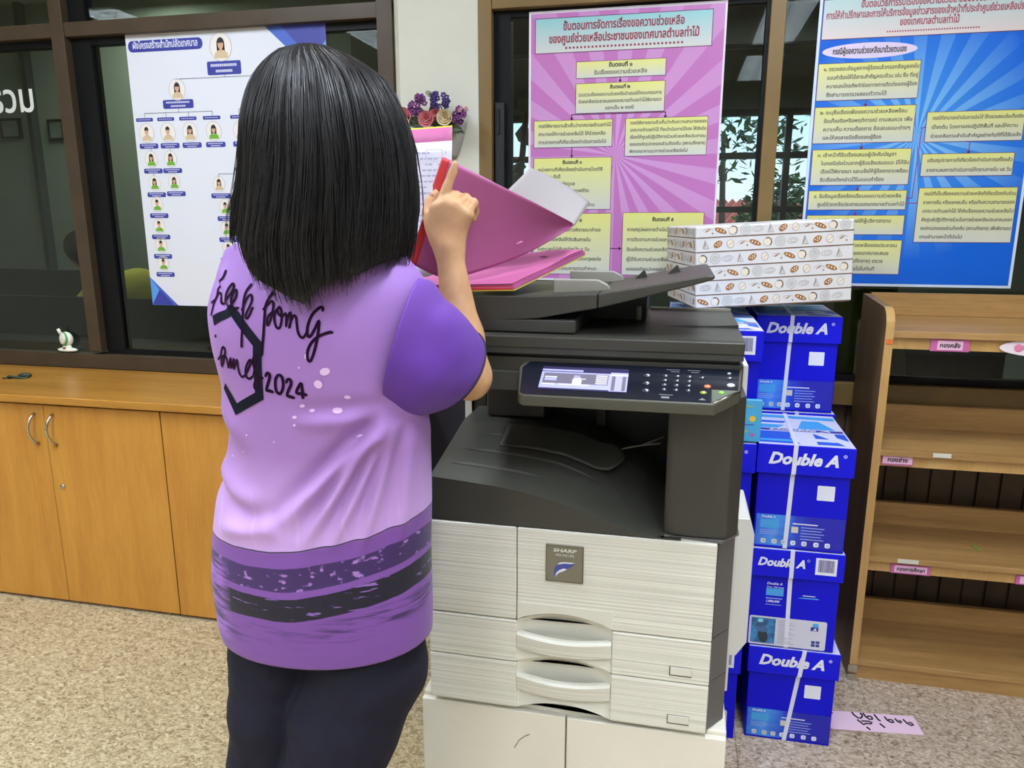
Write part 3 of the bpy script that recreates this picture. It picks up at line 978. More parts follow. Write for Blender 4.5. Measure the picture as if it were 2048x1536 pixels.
# ---- the two flow chart posters
def burst_mat(name, cx, cz, base, mid, ray, n, r0, r1, amt, outer=0.2):
    """printed sunburst: coloured rays around a printed centre"""
    m = bpy.data.materials.new(name)
    m.use_nodes = True
    N, L = m.node_tree.nodes, m.node_tree.links
    p = N['Principled BSDF']
    p.inputs['Roughness'].default_value = 0.3
    p.inputs['Specular IOR Level'].default_value = 0.4
    tc = N.new('ShaderNodeTexCoord')
    sp = N.new('ShaderNodeSeparateXYZ')
    L.new(tc.outputs['Object'], sp.inputs[0])

    def M(op, a, b=None, clamp=False):
        q = N.new('ShaderNodeMath')
        q.operation = op
        q.use_clamp = clamp
        for i, v in enumerate((a, b)):
            if v is None:
                continue
            if isinstance(v, (int, float)):
                q.inputs[i].default_value = v
            else:
                L.new(v, q.inputs[i])
        return q.outputs[0]
    dx = M('SUBTRACT', sp.outputs['X'], cx)
    dz = M('SUBTRACT', sp.outputs['Z'], cz)
    ang = M('ARCTAN2', dz, dx)
    s = M('SINE', M('MULTIPLY', ang, n))
    rays = M('MULTIPLY', M('ADD', M('MULTIPLY', s, 7.0), 0.5), 1.0, True)
    rad = M('SQRT', M('ADD', M('MULTIPLY', dx, dx), M('MULTIPLY', dz, dz)))
    mr = N.new('ShaderNodeMapRange')
    mr.inputs['From Min'].default_value = r0
    mr.inputs['From Max'].default_value = r1
    L.new(rad, mr.inputs['Value'])
    rp = ramp(N, [(0.0, mid), (1.0, base)])
    L.new(mr.outputs[0], rp.inputs[0])
    fade = M('SUBTRACT', 1.0, mr.outputs[0], True)
    f = M('MULTIPLY', M('MULTIPLY', rays, M('ADD', M('MULTIPLY', fade, 1.0 - outer), outer)), amt)
    mx = N.new('ShaderNodeMix')
    mx.data_type = 'RGBA'
    L.new(f, mx.inputs[0])
    L.new(rp.outputs[0], mx.inputs[6])
    mx.inputs[7].default_value = ray
    L.new(mx.outputs[2], p.inputs['Base Color'])
    return m


def grad_mat(name, bottom, top):
    m = bpy.data.materials.new(name)
    m.use_nodes = True
    N, L = m.node_tree.nodes, m.node_tree.links
    p = N['Principled BSDF']
    p.inputs['Roughness'].default_value = 0.4
    tc = N.new('ShaderNodeTexCoord')
    sp = N.new('ShaderNodeSeparateXYZ')
    L.new(tc.outputs['Generated'], sp.inputs[0])
    rp = ramp(N, [(0.0, bottom), (0.35, tuple(a * 0.6 + b * 0.4 for a, b in zip(bottom, top))), (1.0, top)])
    L.new(sp.outputs['Z'], rp.inputs[0])
    L.new(rp.outputs[0], p.inputs['Base Color'])
    return m


M_YBOX = grad_mat('yellow_to_grey_print', S(205, 208, 200), S(222, 222, 128))
M_TBOX = grad_mat('aqua_to_grey_print', S(205, 204, 200), S(140, 196, 200))
M_TBOX2 = grad_mat('aqua_to_rose_print', S(222, 208, 206), S(178, 208, 206))
M_GTXT = mat('grey_print_lettering', S(104, 102, 92), 0.6)
M_BTXT = mat('dark_print_lettering', S(60, 58, 58), 0.6)
M_RTXT = mat('maroon_print_lettering', S(142, 52, 70), 0.6)
M_EDGEP = mat('plum_print_edge', S(96, 40, 84), 0.6)
M_ARROW = mat('magenta_print_arrow', S(150, 40, 110), 0.6)


def text_box(t, cx, cz, x0, x1, z0, z1, lines, m, body, align='LEFT', size=0.0165, head=None, edge=M_EDGEP, top=0.0, pad=0.014, lead=None, bold=0.022):
    e = MB().rect(x0 - 0.0018 - cx, x1 + 0.0015 - cx, z0 - 0.0018 - cz, z1 + 0.0015 - cz, Y1).build('text_box_edge', edge, t)
    p = MB().rect(x0 - cx, x1 - cx, z0 - cz, z1 - cz, Y1 - .0003).build('text_box', m, t)
    b = MB()
    n = len(lines)
    lead = lead or (z1 - z0 - top) / (n + 0.25)
    for k, s in enumerate(lines):
        zz = z1 - cz - top - lead * (k + 0.82)
        sz = size * 0.93
        maxw = (x1 - x0) - pad * 1.2
        if align == 'CENTER' or (head and k == 0):
            text_into(b, s, (x0 + x1) / 2 - cx, zz, sz, Y1 - .0006, 'CENTER', bold * (1.6 if head and k == 0 else 1), mi=1 if head and k == 0 else 0, maxw=maxw)
        else:
            text_into(b, s, x0 + pad - cx, zz, sz, Y1 - .0006, 'LEFT', bold, maxw=maxw)
    if b.v:
        b.build('lettering', [body, M_BTXT], p)
    return p


t = thing('wall_poster', 'pink sunburst flow chart poster with yellow text boxes on the right window', 'poster', (-0.192, PY, 1.568), group='posters on the windows', local=True)
cx, cz = -0.192, 1.568
MB().box(-0.304, 0.302, 0.0, 0.004, -0.420, 0.420).build('board', mat('poster_white_edge', S(226, 220, 230), 0.4), t)
pz = MB().rect(-0.297, 0.296, -0.413, 0.412, -0.0003)
pz.build('printed_ground', burst_mat('pink_sunburst_print', -0.213 - cx, 1.548 - cz, S(186, 112, 176), S(190, 118, 184), S(206, 156, 208), 22, 0.02, 0.75, 0.95), t)
p = MB().rect(-0.476 - cx, 0.070 - cx, 1.862 - cz, 1.9665 - cz, Y1).build('text_box_edge', M_EDGEP, t)
p = MB().rect(-0.474 - cx, 0.068 - cx, 1.864 - cz, 1.9645 - cz, Y1 - .0003).build('title_box', M_TBOX, t)
b = MB()
text_into(b, 'ขั้นตอนการจัดการเรื่องขอความช่วยเหลือ', -0.200 - cx, 1.929 - cz, 0.033, Y1 - .0006, 'CENTER', 0.030, width=0.372)
text_into(b, 'ของศูนย์ช่วยเหลือประชาชนของเทศบาลตำบลท่าไม้', -0.200 - cx, 1.893 - cz, 0.033, Y1 - .0006, 'CENTER', 0.030, width=0.462)
for k in range(31):
    b.disc((-0.376 - cx + k * 0.0119, 1.8765 - cz), 0.0036, 0.0036, 8, Y1 - .0006)
b.build('lettering', M_RTXT, p)
tb_ = lambda *a, **k: text_box(t, cx, cz, *a, **k)
tb_(-0.342, -0.0655, 1.785, 1.833, ['ขั้นตอนที่ ๑', 'รับเรื่องขอความช่วยเหลือ'], M_YBOX, M_GTXT, 'CENTER', 0.018, head=True)
tb_(-0.342, -0.0655, 1.680, 1.768, ['ขั้นตอนที่ ๒', 'รวบรวมเรื่องขอความช่วยเหลือนำเสนอให้คณะกรรมการ', 'ช่วยเหลือประชาชนของเทศบาลตำบลท่าไม้พิจารณา', 'แยกเป็น ๒ กรณี'], M_YBOX, M_GTXT, 'CENTER', 0.0152, head=True)
tb_(-0.477, -0.225, 1.577, 1.659, ['กรณีพิจารณาแล้วเห็นว่าเทศบาลตำบลท่าไม้', 'สามารถให้การช่วยเหลือได้ ให้ช่วยเหลือ', 'ตามรายการที่เกี่ยวข้องดำเนินการต่อไป'], M_YBOX, M_GTXT, size=0.0158)
tb_(-0.182, 0.069, 1.546, 1.659, ['กรณีพิจารณาแล้วเห็นว่าเกินความสามารถของ', 'เทศบาลตำบลท่าไม้ ที่จะดำเนินการได้เอง ให้ส่งต่อ', 'เรื่องให้ศูนย์ปฏิบัติการร่วมช่วยเหลือประชาชน', 'ขององค์กรปกครองส่วนท้องถิ่น (สถานที่กลาง)', 'พิจารณาหาแนวทางช่วยเหลือต่อไป'], M_YBOX, M_GTXT, size=0.0145)
tb_(-0.477, -0.2245, 1.381, 1.543, ['ขั้นตอนที่ ๓', 'หน่วยงานที่เกี่ยวข้องดำเนินการโดยวิธี', 'ที่สำคัญ ดังนี้', '- ด้านสาธารณภัยดูแล', '- ด้านการส่งเสริมคุณภาพชีวิต', '- ด้านโรคติดต่อระบาด', '- ด้านการเกษตรและช่วยเหลืองาน'], M_YBOX, M_GTXT, size=0.0155, head=True)
tb_(-0.477, -0.221, 1.170, 1.367, ['ขั้นตอนที่ ๔', 'ประชุมคณะกรรมการพิจารณาคำขอ', 'ความช่วยเหลือให้ตัดสินภายใน', 'ระยะเวลาไม่เกินกว่าหนึ่ง ๕ วัน', 'หากไม่ได้รับรายการให้แจ้งเหตุผลต่อ', 'ศูนย์ ให้คณะกรรมการตามกำหนด'], M_YBOX, M_GTXT, size=0.0165, head=True)
tb_(-0.181, 0.073, 1.170, 1.369, ['ขั้นตอนที่ ๕', 'การสรุปผลการดำเนินงาน', 'การติดตามการช่วยเหลือประชาชน', 'รับแจ้งความช่วยเหลือ', 'ผู้ได้รับความช่วยเหลือในพื้นที่', 'ขององค์กรปกครองส่วนท้องถิ่น'], M_YBOX, M_GTXT, size=0.0165, head=True)
def flow_arrow(pl, m, w, head=None):
    b = MB().line([(q[0] - cx, q[1] - cz) for q in pl], w, Y1)
    if head:
        x, z = head[0] - cx, head[1] - cz
        if len(head) > 2:
            b.poly([(x - 0.010, Y1, z + 0.006), (x - 0.010, Y1, z - 0.006), (x, Y1, z)])
        else:
            b.poly([(x - 0.006, Y1, z + 0.004), (x, Y1, z - 0.004), (x + 0.006, Y1, z + 0.004)])
    b.build('flow_arrow', m, t)


flow_arrow([(-0.204, 1.785), (-0.204, 1.772)], M_EDGEP, 0.003, (-0.204, 1.772))
flow_arrow([(-0.204, 1.680), (-0.204, 1.676), (-0.355, 1.676), (-0.355, 1.662)], M_EDGEP, 0.003, (-0.355, 1.662))
flow_arrow([(-0.204, 1.676), (-0.060, 1.676), (-0.060, 1.662)], M_EDGEP, 0.003, (-0.060, 1.662))
flow_arrow([(-0.353, 1.577), (-0.353, 1.547)], M_EDGEP, 0.003, (-0.353, 1.547))
flow_arrow([(-0.221, 1.255), (-0.188, 1.255)], M_EDGEP, 0.003, (-0.183, 1.255, 1))

t = thing('wall_poster', 'blue sunburst flow chart poster with yellow text boxes above the wooden shelf rack', 'poster', (0.674, PY, 1.568), group='posters on the windows', local=True)
cx, cz = 0.674, 1.568
MB().box(-0.304, 0.298, 0.0, 0.004, -0.422, 0.422).build('board', mat('poster_white_edge2', S(214, 226, 240), 0.4), t)
MB().rect(-0.296, 0.290, -0.414, 0.414, -0.0003).build('printed_ground', burst_mat('blue_sunburst_print', 0.668 - cx, 1.585 - cz, S(0, 96, 210), S(70, 150, 230), S(130, 190, 238), 24, 0.0, 0.36, 1.0, 0.0), t)
MB().rect(0.380 - cx, 0.955 - cx, 1.862 - cz, 1.972 - cz, Y1).build('text_box_edge', M_EDGEP, t)
p = MB().rect(0.382 - cx, 0.953 - cx, 1.864 - cz, 1.970 - cz, Y1 - .0003).build('title_box', M_TBOX2, t)
b = MB()
M_RT2 = mat('rose_print_lettering', S(164, 84, 100), 0.6)
text_into(b, 'ขั้นตอนวิธีการรับเรื่องขอความช่วยเหลือของประชาชน', 0.668 - cx, 1.946 - cz, 0.026, Y1 - .0006, 'CENTER', 0.03, width=0.37)
text_into(b, 'การให้คำปรึกษาและการให้บริการข้อมูลข่าวสารของเจ้าหน้าที่ประจำศูนย์ช่วยเหลือประชาชน', 0.668 - cx, 1.919 - cz, 0.026, Y1 - .0006, 'CENTER', 0.03, width=0.555)
text_into(b, 'ของเทศบาลตำบลท่าไม้', 0.668 - cx, 1.893 - cz, 0.026, Y1 - .0006, 'CENTER', 0.03, width=0.155)
for k in range(36):
    b.disc((0.560 - cx + k * 0.0068, 1.877 - cz), 0.0024, 0.0024, 8, Y1 - .0006)
b.build('lettering', M_RT2, p)
p = MB().disc((0.516 - cx, 1.829 - cz), 0.129, 0.0215, 40, Y1 - .0001).build('oval_heading', mat('lilac_print', S(222, 206, 232), 0.5), t)
b = MB()
text_into(b, 'กรณีผู้ขอความช่วยเหลือมาด้วยตนเอง', 0.516 - cx, 1.822 - cz, 0.022, Y1 - .0006, 'CENTER', 0.03, width=0.2)
b.build('lettering', M_BTXT, p)
tb_ = lambda *a, **k: text_box(t, cx, cz, *a, **k)
tb_(0.381, 0.657, 1.694, 1.796, ['๑. ตรวจสอบข้อมูลจากผู้ร้องแล้วกรอกข้อมูลลงใน', '   แบบคำร้องให้ได้สาระสำคัญครบถ้วน เช่น ชื่อ ที่อยู่', '   หมายเลขโทรศัพท์/ช่องทางการติดต่อของผู้ร้อง', '   ซึ่งสามารถตรวจสอบตัวตนได้'], M_YBOX, M_GTXT, size=0.0158)
tb_(0.381, 0.657, 1.572, 1.674, ['๒. ระบุชื่อเรื่องเพื่อขอความช่วยเหลือพร้อม', '   ข้อเท็จจริงหรือพฤติการณ์ ตามสมควร เพื่อ', '   ความเห็น ความต้องการ ข้อเสนอแนะต่างๆ', '   และให้ลงลายมือชื่อของผู้ร้อง'], M_YBOX, M_GTXT, size=0.0158)
tb_(0.384, 0.658, 1.450, 1.552, ['๓. เจ้าหน้าที่รับเรื่องเสนอผู้บังคับบัญชา', '   ในกรณีเร่งด่วนจากผู้รับแจ้งเสนอแนะ มีได้รับ', '   เรื่องไว้พิจารณา และแจ้งให้ผู้ร้องทราบพร้อม', '   รับเรื่องดังกล่าวไว้ในแบบคำร้อง'], M_YBOX, M_GTXT, size=0.0158)
tb_(0.383, 0.658, 1.377, 1.432, ['๔. รับข้อมูลเรื่องร้องเรียนขอความช่วยเหลือ', '   ศูนย์ช่วยเหลือประชาชนของเทศบาลตำบลท่าไม้'], M_YBOX, M_GTXT, size=0.0158)
tb_(0.383, 0.659, 1.303, 1.359, ['๕. บันทึกและรายงานผลให้ผู้บริหารทราบ', ''], M_YBOX, M_GTXT, size=0.0158)
tb_(0.383, 0.659, 1.184, 1.285, ['๖. ในกรณีคำขอความช่วยเหลือของประชาชน', '   หน่วยงานรับผิดชอบของเทศบาลเสนอ', '   คณะกรรมการ (สถานที่กลาง) ตรวจ', '   และแจ้งผู้ร้องทราบต่อไปในทันที'], M_YBOX, M_GTXT, size=0.0158)
tb_(0.691, 0.945, 1.570, 1.652, ['กรณีที่สามารถดำเนินการต่อได้ ให้ตรวจสอบข้อเท็จจริง', 'เบื้องต้น โดยการลงปฏิบัติพื้นที่ และให้ความ', 'ช่วยเหลือตามลำดับสำคัญอย่างทันทีที่ได้รับแจ้ง'], M_YBOX, M_GTXT, size=0.0145)
tb_(0.690, 0.932, 1.473, 1.535, ['แจ้งสรุปรายการที่เกี่ยวข้องดำเนินการเสร็จแล้ว', 'รายงานผลการดำเนินการให้ทราบภายใน ๑๕ วัน'], M_YBOX, M_GTXT, size=0.0150)
tb_(0.692, 0.953, 1.281, 1.438, ['กรณีที่เป็นเรื่องขอความช่วยเหลือที่เกี่ยวข้องกับส่วน', 'ราชการอื่น หรือเอกชนอื่น หรือเกินความสามารถของ', 'เทศบาลตำบลท่าไม้ ให้ส่งเรื่องขอความช่วยเหลือไป', 'ยังศูนย์ปฏิบัติการร่วมในการช่วยเหลือประชาชนของ', 'องค์กรปกครองส่วนท้องถิ่น (สถานที่กลาง) เพื่อพิจารณา', 'ตามอำนาจหน้าที่ต่อไป'], M_YBOX, M_GTXT, size=0.0148)
for pl, hd in (([(0.52, 1.694), (0.52, 1.677)], (0.52, 1.677)), ([(0.52, 1.572), (0.52, 1.555)], (0.52, 1.555)), ([(0.52, 1.450), (0.52, 1.435)], (0.52, 1.435)), ([(0.52, 1.377), (0.52, 1.362)], (0.52, 1.362)),
               ([(0.658, 1.41), (0.674, 1.41), (0.680, 1.61), (0.69, 1.61)], None), ([(0.812, 1.570), (0.812, 1.538)], (0.812, 1.538)), ([(0.658, 1.395), (0.69, 1.395)], None)):
    flow_arrow(pl, M_ARROW, 0.0022, hd)

# ================================================================== PAPER CARTONS
M_CARTON = mat('royal_blue_carton', S(13, 14, 200), 0.5, spec=0.2, var=0.06, vscale=7)
M_CARTON_L = mat('royal_blue_lid', S(14, 18, 212), 0.48, spec=0.22, var=0.05, vscale=9)
M_WPRINT = mat('white_print', S(232, 234, 246), 0.5)
M_LPRINT = mat('pale_lilac_print', S(212, 214, 236), 0.5)
M_CY = mat('cyan_print', S(70, 165, 230), 0.5)
M_BLU2 = mat('mid_blue_print', S(40, 90, 214), 0.5)
M_STRAP = mat('white_plastic_strap', S(226, 228, 240), 0.35)
M_PALE = mat('pale_blue_text_print', S(150, 170, 232), 0.55)
M_BAR = mat('bar_code_print', S(84, 74, 130), 0.6)
M_CREAM = mat('cream_icon_print', S(214, 210, 190), 0.6)


def band_mat():
    """printed sky-blue band whose blue deepens from left to right"""
    m = bpy.data.materials.new('sky_to_navy_print')
    m.use_nodes = True
    N, L = m.node_tree.nodes, m.node_tree.links
    p = N['Principled BSDF']
    p.inputs['Roughness'].default_value = 0.42
    tc = N.new('ShaderNodeTexCoord')
    sp = N.new('ShaderNodeSeparateXYZ')
    L.new(tc.outputs['Generated'], sp.inputs[0])
    nz = N.new('ShaderNodeTexNoise')
    nz.inputs['Scale'].default_value = 3.0
    L.new(tc.outputs['Generated'], nz.inputs['Vector'])
    a = N.new('ShaderNodeMath')
    a.operation = 'MULTIPLY_ADD'
    a.inputs[1].default_value = 0.25
    L.new(nz.outputs[0], a.inputs[0])
    L.new(sp.outputs['X'], a.inputs[2])
    rp = ramp(N, [(0.1, S(40, 100, 216)), (0.36, S(70, 150, 240)), (0.56, S(30, 60, 200)), (0.75, S(24, 28, 170))])
    L.new(a.outputs[0], rp.inputs[0])
    L.new(rp.outputs[0], p.inputs['Base Color'])
    return m


M_BAND = band_mat()


def stone_mat():
    m = bpy.data.materials.new('blue_water_print')
    m.use_nodes = True
    N, L = m.node_tree.nodes, m.node_tree.links
    p = N['Principled BSDF']
    p.inputs['Roughness'].default_value = 0.4
    tc = N.new('ShaderNodeTexCoord')
    nz = N.new('ShaderNodeTexNoise')
    nz.inputs['Scale'].default_value = 60
    L.new(tc.outputs['Object'], nz.inputs['Vector'])
    rp = ramp(N, [(0.35, S(30, 84, 140)), (0.65, S(60, 140, 196))])
    L.new(nz.outputs[0], rp.inputs[0])
    L.new(rp.outputs[0], p.inputs['Base Color'])
    return m


M_STONE = stone_mat()
BW, BD, BH = 0.212, 0.300, 0.270


def carton(kind, x, y, z, label, rz=0.0, strap_x=0.0, strap_dx=0.0, group='paper cartons stacked by the copier'):
    t = thing('paper_carton', label, 'carton', (x, y, z), rz, group, local=True)
    w = BW / 2
    MB().box(-w, w, 0.004, BD, 0, BH - 0.004).build('carton_body', M_CARTON, t, bevel=0.0015)
    lid = MB()
    lw = w + 0.006
    lid.box(-lw, lw, -0.004, BD + 0.006, BH - 0.074, BH)
    lo = lid.build('lid', M_CARTON_L, t, bevel=0.002)
    yf = -0.0046
    # lid top print: white ground, blue fields, a big letter A
    zt = BH + 0.0004
    tp = MB()
    tp.poly([(-lw + .002, -.003, zt), (lw - .002, -.003, zt), (lw - .002, BD + .004, zt), (-lw + .002, BD + .004, zt)], 0)
    z2, z3 = zt + .0003, zt + .0006
    tp.poly([(-lw + .006, .012, z2), (-.012, .012, z2), (-.030, .060, z2), (-.022, .118, z2), (-lw + .006, .118, z2)], 1)
    tp.poly([(-lw + .006, .026, z3), (-.02, .026, z3), (-.028, .044, z3), (-lw + .006, .044, z3)], 2)
    tp.poly([(.028, .014, z2), (lw - .022, .014, z2), (lw - .034, .040, z2), (.028, .040, z2)], 1)
    tp.poly([(.030, .066, z2), (.062, .066, z2), (.030, .112, z2)], 1)
    tp.poly([(lw - .03, .085, z2), (lw - .006, .055, z2), (lw - .006, .118, z2), (lw - .03, .118, z2)], 1)
    tp.poly([(-lw + .006, .126, z2), (lw - .006, .126, z2), (lw - .006, .146, z2), (-lw + .006, .146, z2)], 3)
    tp.poly([(.0, .152, z2), (lw - .02, .152, z2), (lw - .05, .235, z2), (.02, .235, z2)], 2)
    tp.poly([(-lw + .006, .152, z2), (-.05, .152, z2), (-.03, .185, z2), (-lw + .006, .185, z2)], 2)
    tp.poly([(-lw + .006, .205, z2), (-.03, .205, z2), (-.02, .225, z2), (-lw + .006, .225, z2)], 1)
    tp.poly([(-lw + .006, .262, z2), (lw - .006, .25, z2), (lw - .006, .28, z2), (-lw + .006, .29, z2)], 2)
    to = tp.build('lid_print', [M_LPRINT, M_BLU2, M_CY, M_NAVY], lo)
    b = MB()
    text_into(b, 'Double A', 0, 0, 0.026, 0, 'CENTER', 0.025, shear=0.3, width=0.15)
    bb = MB()
    bb.add([(v[0], .129 + v[2] * 0.8, zt + .0008) for v in b.v], b.f)
    bb.build('top_lettering', M_WPRINT, lo)
    # name on the lid front
    b = MB()
    if kind == 'A':
        text_into(b, 'Double A', 0.0 - 0.006, BH - 0.047, 0.040, yf, 'CENTER', 0.044, shear=0.28, width=0.160)
        b.ring((0.088, BH - 0.020), 0.0042, 0.0042, 0.0012, yf, 14)
        b.disc((0.088, BH - 0.020), 0.0014, 0.0014, 8, yf)
    else:
        text_into(b, 'Double A', -0.037, BH - 0.043, 0.030, yf, 'CENTER', 0.044, shear=0.28, width=0.113)
        b.ring((0.027, BH - 0.022), 0.0034, 0.0034, 0.001, yf, 14)
    b.build('lid_lettering', M_WPRINT, lo)
    yb = 0.0034
    if kind == 'A':
        MB().rrect(0.034, 0.074, BH - 0.137, BH - 0.099, yb, 0.002).build('white_sticker', M_WPRINT, t)
        MB().rect(-w + .004, w - .002, 0.006, 0.088, yb).build('printed_band', M_BAND, t)
        b = MB()
        b.rect(-0.092, -0.048, 0.052, 0.074, yb - .0004, 2)
        text_into(b, 'Double A', -0.091, 0.079, 0.0085, yb - .0004, 'LEFT', 0.03, shear=0.25)
        for k in range(3):
            b.rect(-0.092, -0.052 + 0.004 * (k % 2), 0.045 - k * 0.005, 0.047 - k * 0.005, yb - .0004, 1)
        b.rect(-0.018, -0.002, 0.044, 0.060, yb - .0004, 3)
        b.rect(-0.016, 0.042, 0.0665, 0.0695, yb - .0004, 0)
        for k in range(5):
            b.rect(0.004, 0.058 - 0.006 * (k % 2), 0.058 - k * 0.0075, 0.0605 - k * 0.0075, yb - .0004, 1)
        for k, xx in enumerate((-0.082, -0.056, -0.034, -0.012, 0.014, 0.042, 0.068)):
            b.rrect(xx - 0.0062, xx + 0.0062, 0.011, 0.0235, yb - .0004, 0.004, 3 if k < 3 else 0)
            b.rect(xx - 0.002, xx + 0.003, 0.015, 0.019, yb - .0006, 1)
        b.build('printed_text', [M_WPRINT, M_PALE, M_CY, M_CREAM], t)
    else:
        bc = MB().rect(0.044, 0.094, BH - 0.057, BH - 0.012, yf).build('bar_code_label', M_WPRINT, lo)
        b = MB()
        rnd = random.Random(3)
        xx = 0.0505
        while xx < 0.087:
            ww = rnd.choice((0.0006, 0.001, 0.0016))
            b.rect(xx, xx + ww, BH - 0.049, BH - 0.0165, yf - .0004)
            xx += ww + rnd.choice((0.0006, 0.001))
        b.build('bar_code_lines', M_BAR, bc)
        b = MB()
        b.rect(-0.066, -0.024, BH - 0.128, BH - 0.108, yb, 2)
        text_into(b, 'Double A', -0.066, BH - 0.098, 0.0095, yb, 'LEFT', 0.03, shear=0.25)
        text_into(b, 'Over 100 trees', -0.066, BH - 0.1065, 0.006, yb, 'LEFT', 0.03, shear=0.25, width=0.042)
        text_into(b, '1,000,000', -0.066, BH - 0.1465, 0.009, yb, 'LEFT', 0.03, shear=0.25, width=0.034)
        b.rect(-0.066, -0.026, BH - 0.137, BH - 0.134, yb, 1)
        b.rect(-0.066, -0.027, BH - 0.154, BH - 0.152, yb, 1)
        b.build('printed_text', [M_WPRINT, M_PALE, M_CY], t)
        b = MB()
        b.rect(0.022, 0.052, BH - 0.122, BH - 0.1195, yb, 0)
        b.poly([(0.010, yb, BH - 0.129), (0.062, yb, BH - 0.1285), (0.058, yb, BH - 0.1255), (0.020, yb, BH - 0.126)], 2)
        b.build('printed_slogan', [M_WPRINT, M_PALE, M_CY], t)
        cd = MB().rrect(-0.101, 0.086, 0.003, 0.083, yb - .0003, 0.005).build('printed_card', mat('pale_card_print', S(212, 212, 226), 0.5), t)
        ph = MB().rect(-0.096, -0.037, 0.008, 0.078, yb - .0006).build('card_photo', M_STONE, cd)
        b = MB()
        b.disc((-0.066, 0.028), 0.012, 0.020, 16, yb - .0008, rot=0.2, mi=0)
        b.disc((-0.068, 0.047), 0.014, 0.009, 16, yb - .0009, mi=1)
        b.disc((-0.072, 0.060), 0.015, 0.006, 16, yb - .0010, rot=0.2, mi=2)
        b.disc((-0.074, 0.070), 0.007, 0.0055, 12, yb - .0010, mi=3)
        b.build('printed_stones', [mat('dark_stone_print', S(40, 52, 60), 0.5), mat('blue_stone_print', S(70, 104, 150), 0.5), mat('slate_stone_print', S(52, 86, 122), 0.5), mat('pale_stone_print', S(150, 214, 224), 0.5)], ph)
        b = MB()
        for k in range(13):
            b.rect(-0.030, -0.008 + 0.024 * ((k * 7) % 5) / 5, 0.074 - k * 0.0052, 0.0755 - k * 0.0052, yb - .0006, 0)
        b.rect(0.048, 0.066, 0.055, 0.066, yb - .0006, 1)
        b.rect(0.052, 0.066, 0.066, 0.076, yb - .0006, 2)
        text_into(b, 'A', 0.054, 0.056, 0.011, yb - .0008, 'LEFT', 0.05, shear=0.2, mi=3)
        for (xa, za) in ((0.052, 0.012), (0.063, 0.012), (0.063, 0.021), (0.052, 0.0205)):
            b.rect(xa, xa + 0.009, za, za + 0.007, yb - .0006, 1)
        b.build('card_print', [mat('grey_card_text', S(160, 158, 186), 0.6), M_NAVY, M_CY, M_WPRINT], cd)
    # packing strap over front, top and back
    s = MB()
    hw = 0.0052
    xa, xb2 = strap_x, strap_x + strap_dx
    zl = BH - 0.074
    P = [(xb2, -0.0007 + 0.004, 0.001), (xa * 0.75 + xb2 * 0.25, 0.0025, zl), (xa * 0.75 + xb2 * 0.25, -0.0062, zl + 0.002), (xa, -0.0062, BH + 0.0015), (xa * 0.8, BD * 0.5, BH + 0.0019), (xa * 0.6, BD + 0.008, BH + 0.0015), (xa * 0.6, BD + 0.008, 0.001)]
    s.grid(lambda u, v: (lambda k, f: tuple((P[k][j] * (1 - f) + P[k + 1][j] * f) + ((2 * u - 1) * hw if j == 0 else 0) for j in range(3)))(min(5, int(v * 6 + 1e-6)), v * 6 - min(5, int(v * 6 + 1e-6))), 1, 6)
    so = s.build('packing_strap', M_STRAP, t)
    sd = so.modifiers.new('thick', 'SOLIDIFY')
    sd.thickness = 0.0008
    sd.offset = 0.0
    return t


SH = 0.2725
carton('A', 0.337, 1.822, 0.0, 'blue paper carton on the floor, bottom of the right front stack', R(0.8), 0.024, -0.030)
carton('B', 0.323, 1.818, SH, 'blue carton with stone picture and bar code, second from floor in right front stack', R(0.5), -0.012, 0.004)
carton('A', 0.322, 1.816, SH * 2, 'blue paper carton with exposed printed lid, third from the floor in the right front stack', R(-0.6), -0.024, -0.006)
carton('A', 0.335, 2.147, 0.0, 'blue paper carton on the floor behind the right front stack', 0, 0.01)
carton('A', 0.335, 2.147, SH, 'second blue carton of the stack behind the right front stack', 0, 0.01)
carton('A', 0.336, 2.147, SH * 2, 'blue carton under the topmost set-back carton, mostly hidden behind the front stack', 0, 0.01)
carton('A', 0.333, 2.150, SH * 3, 'topmost blue carton set back beside the shelf rack under the white patterned box', R(-0.5), -0.018, -0.006)
carton('B', 0.095, 1.800, 0.0, 'blue carton on the floor behind the copier, bottom of the left front stack', 0, 0.02)
carton('A', 0.095, 1.802, SH, 'second blue carton of the left front stack, behind the copier', 0, 0.02)
carton('A', 0.095, 1.805, SH * 2, 'third blue carton of the left front stack, below the little cyan pack', 0, 0.02)
carton('B', 0.0955, 1.826, SH * 3, 'top blue carton with a bar code label right behind the copier lid', 0, 0.02)
for k, lab in enumerate(('floor level blue carton at the back of the left stack', 'second blue carton at the back of the left stack', 'third blue carton at the back of the left stack', 'top blue carton at the back of the left stack, under the white patterned box')):
    carton('A', 0.092, 2.147, SH * k, lab, 0, -0.03)

# small cyan pack standing on the carton ledge
t = thing('cyan_pack', 'small cyan pack with yellow and pink dots standing between copier and cartons', 'pack', (0.166, 1.8035, SH * 3 + 0.0025), local=True)
MB().box(-0.05, 0.047, 0.0, 0.014, 0, 0.105).build('pack_body', mat('cyan_pack_card', S(70, 170, 220), 0.45), t, bevel=0.003)
b = MB()
b.disc((0.026, 0.058), 0.0075, 0.0075, 18, -0.0006, mi=0)
b.disc((0.028, 0.018), 0.005, 0.004, 14, -0.0006, mi=1)
b.disc((0.018, 0.088), 0.010, 0.003, 14, -0.0006, mi=2)
b.disc((0.012, 0.026), 0.007, 0.004, 14, -0.0006, mi=2)
b.rect(0.002, 0.030, 0.042, 0.0445, -0.0006, 3)
b.build('pack_print', [mat('yellow_print', S(240, 196, 40), 0.5), mat('magenta_print', S(200, 70, 160), 0.5), mat('sage_print', S(130, 180, 150), 0.5), M_ROYAL], t)

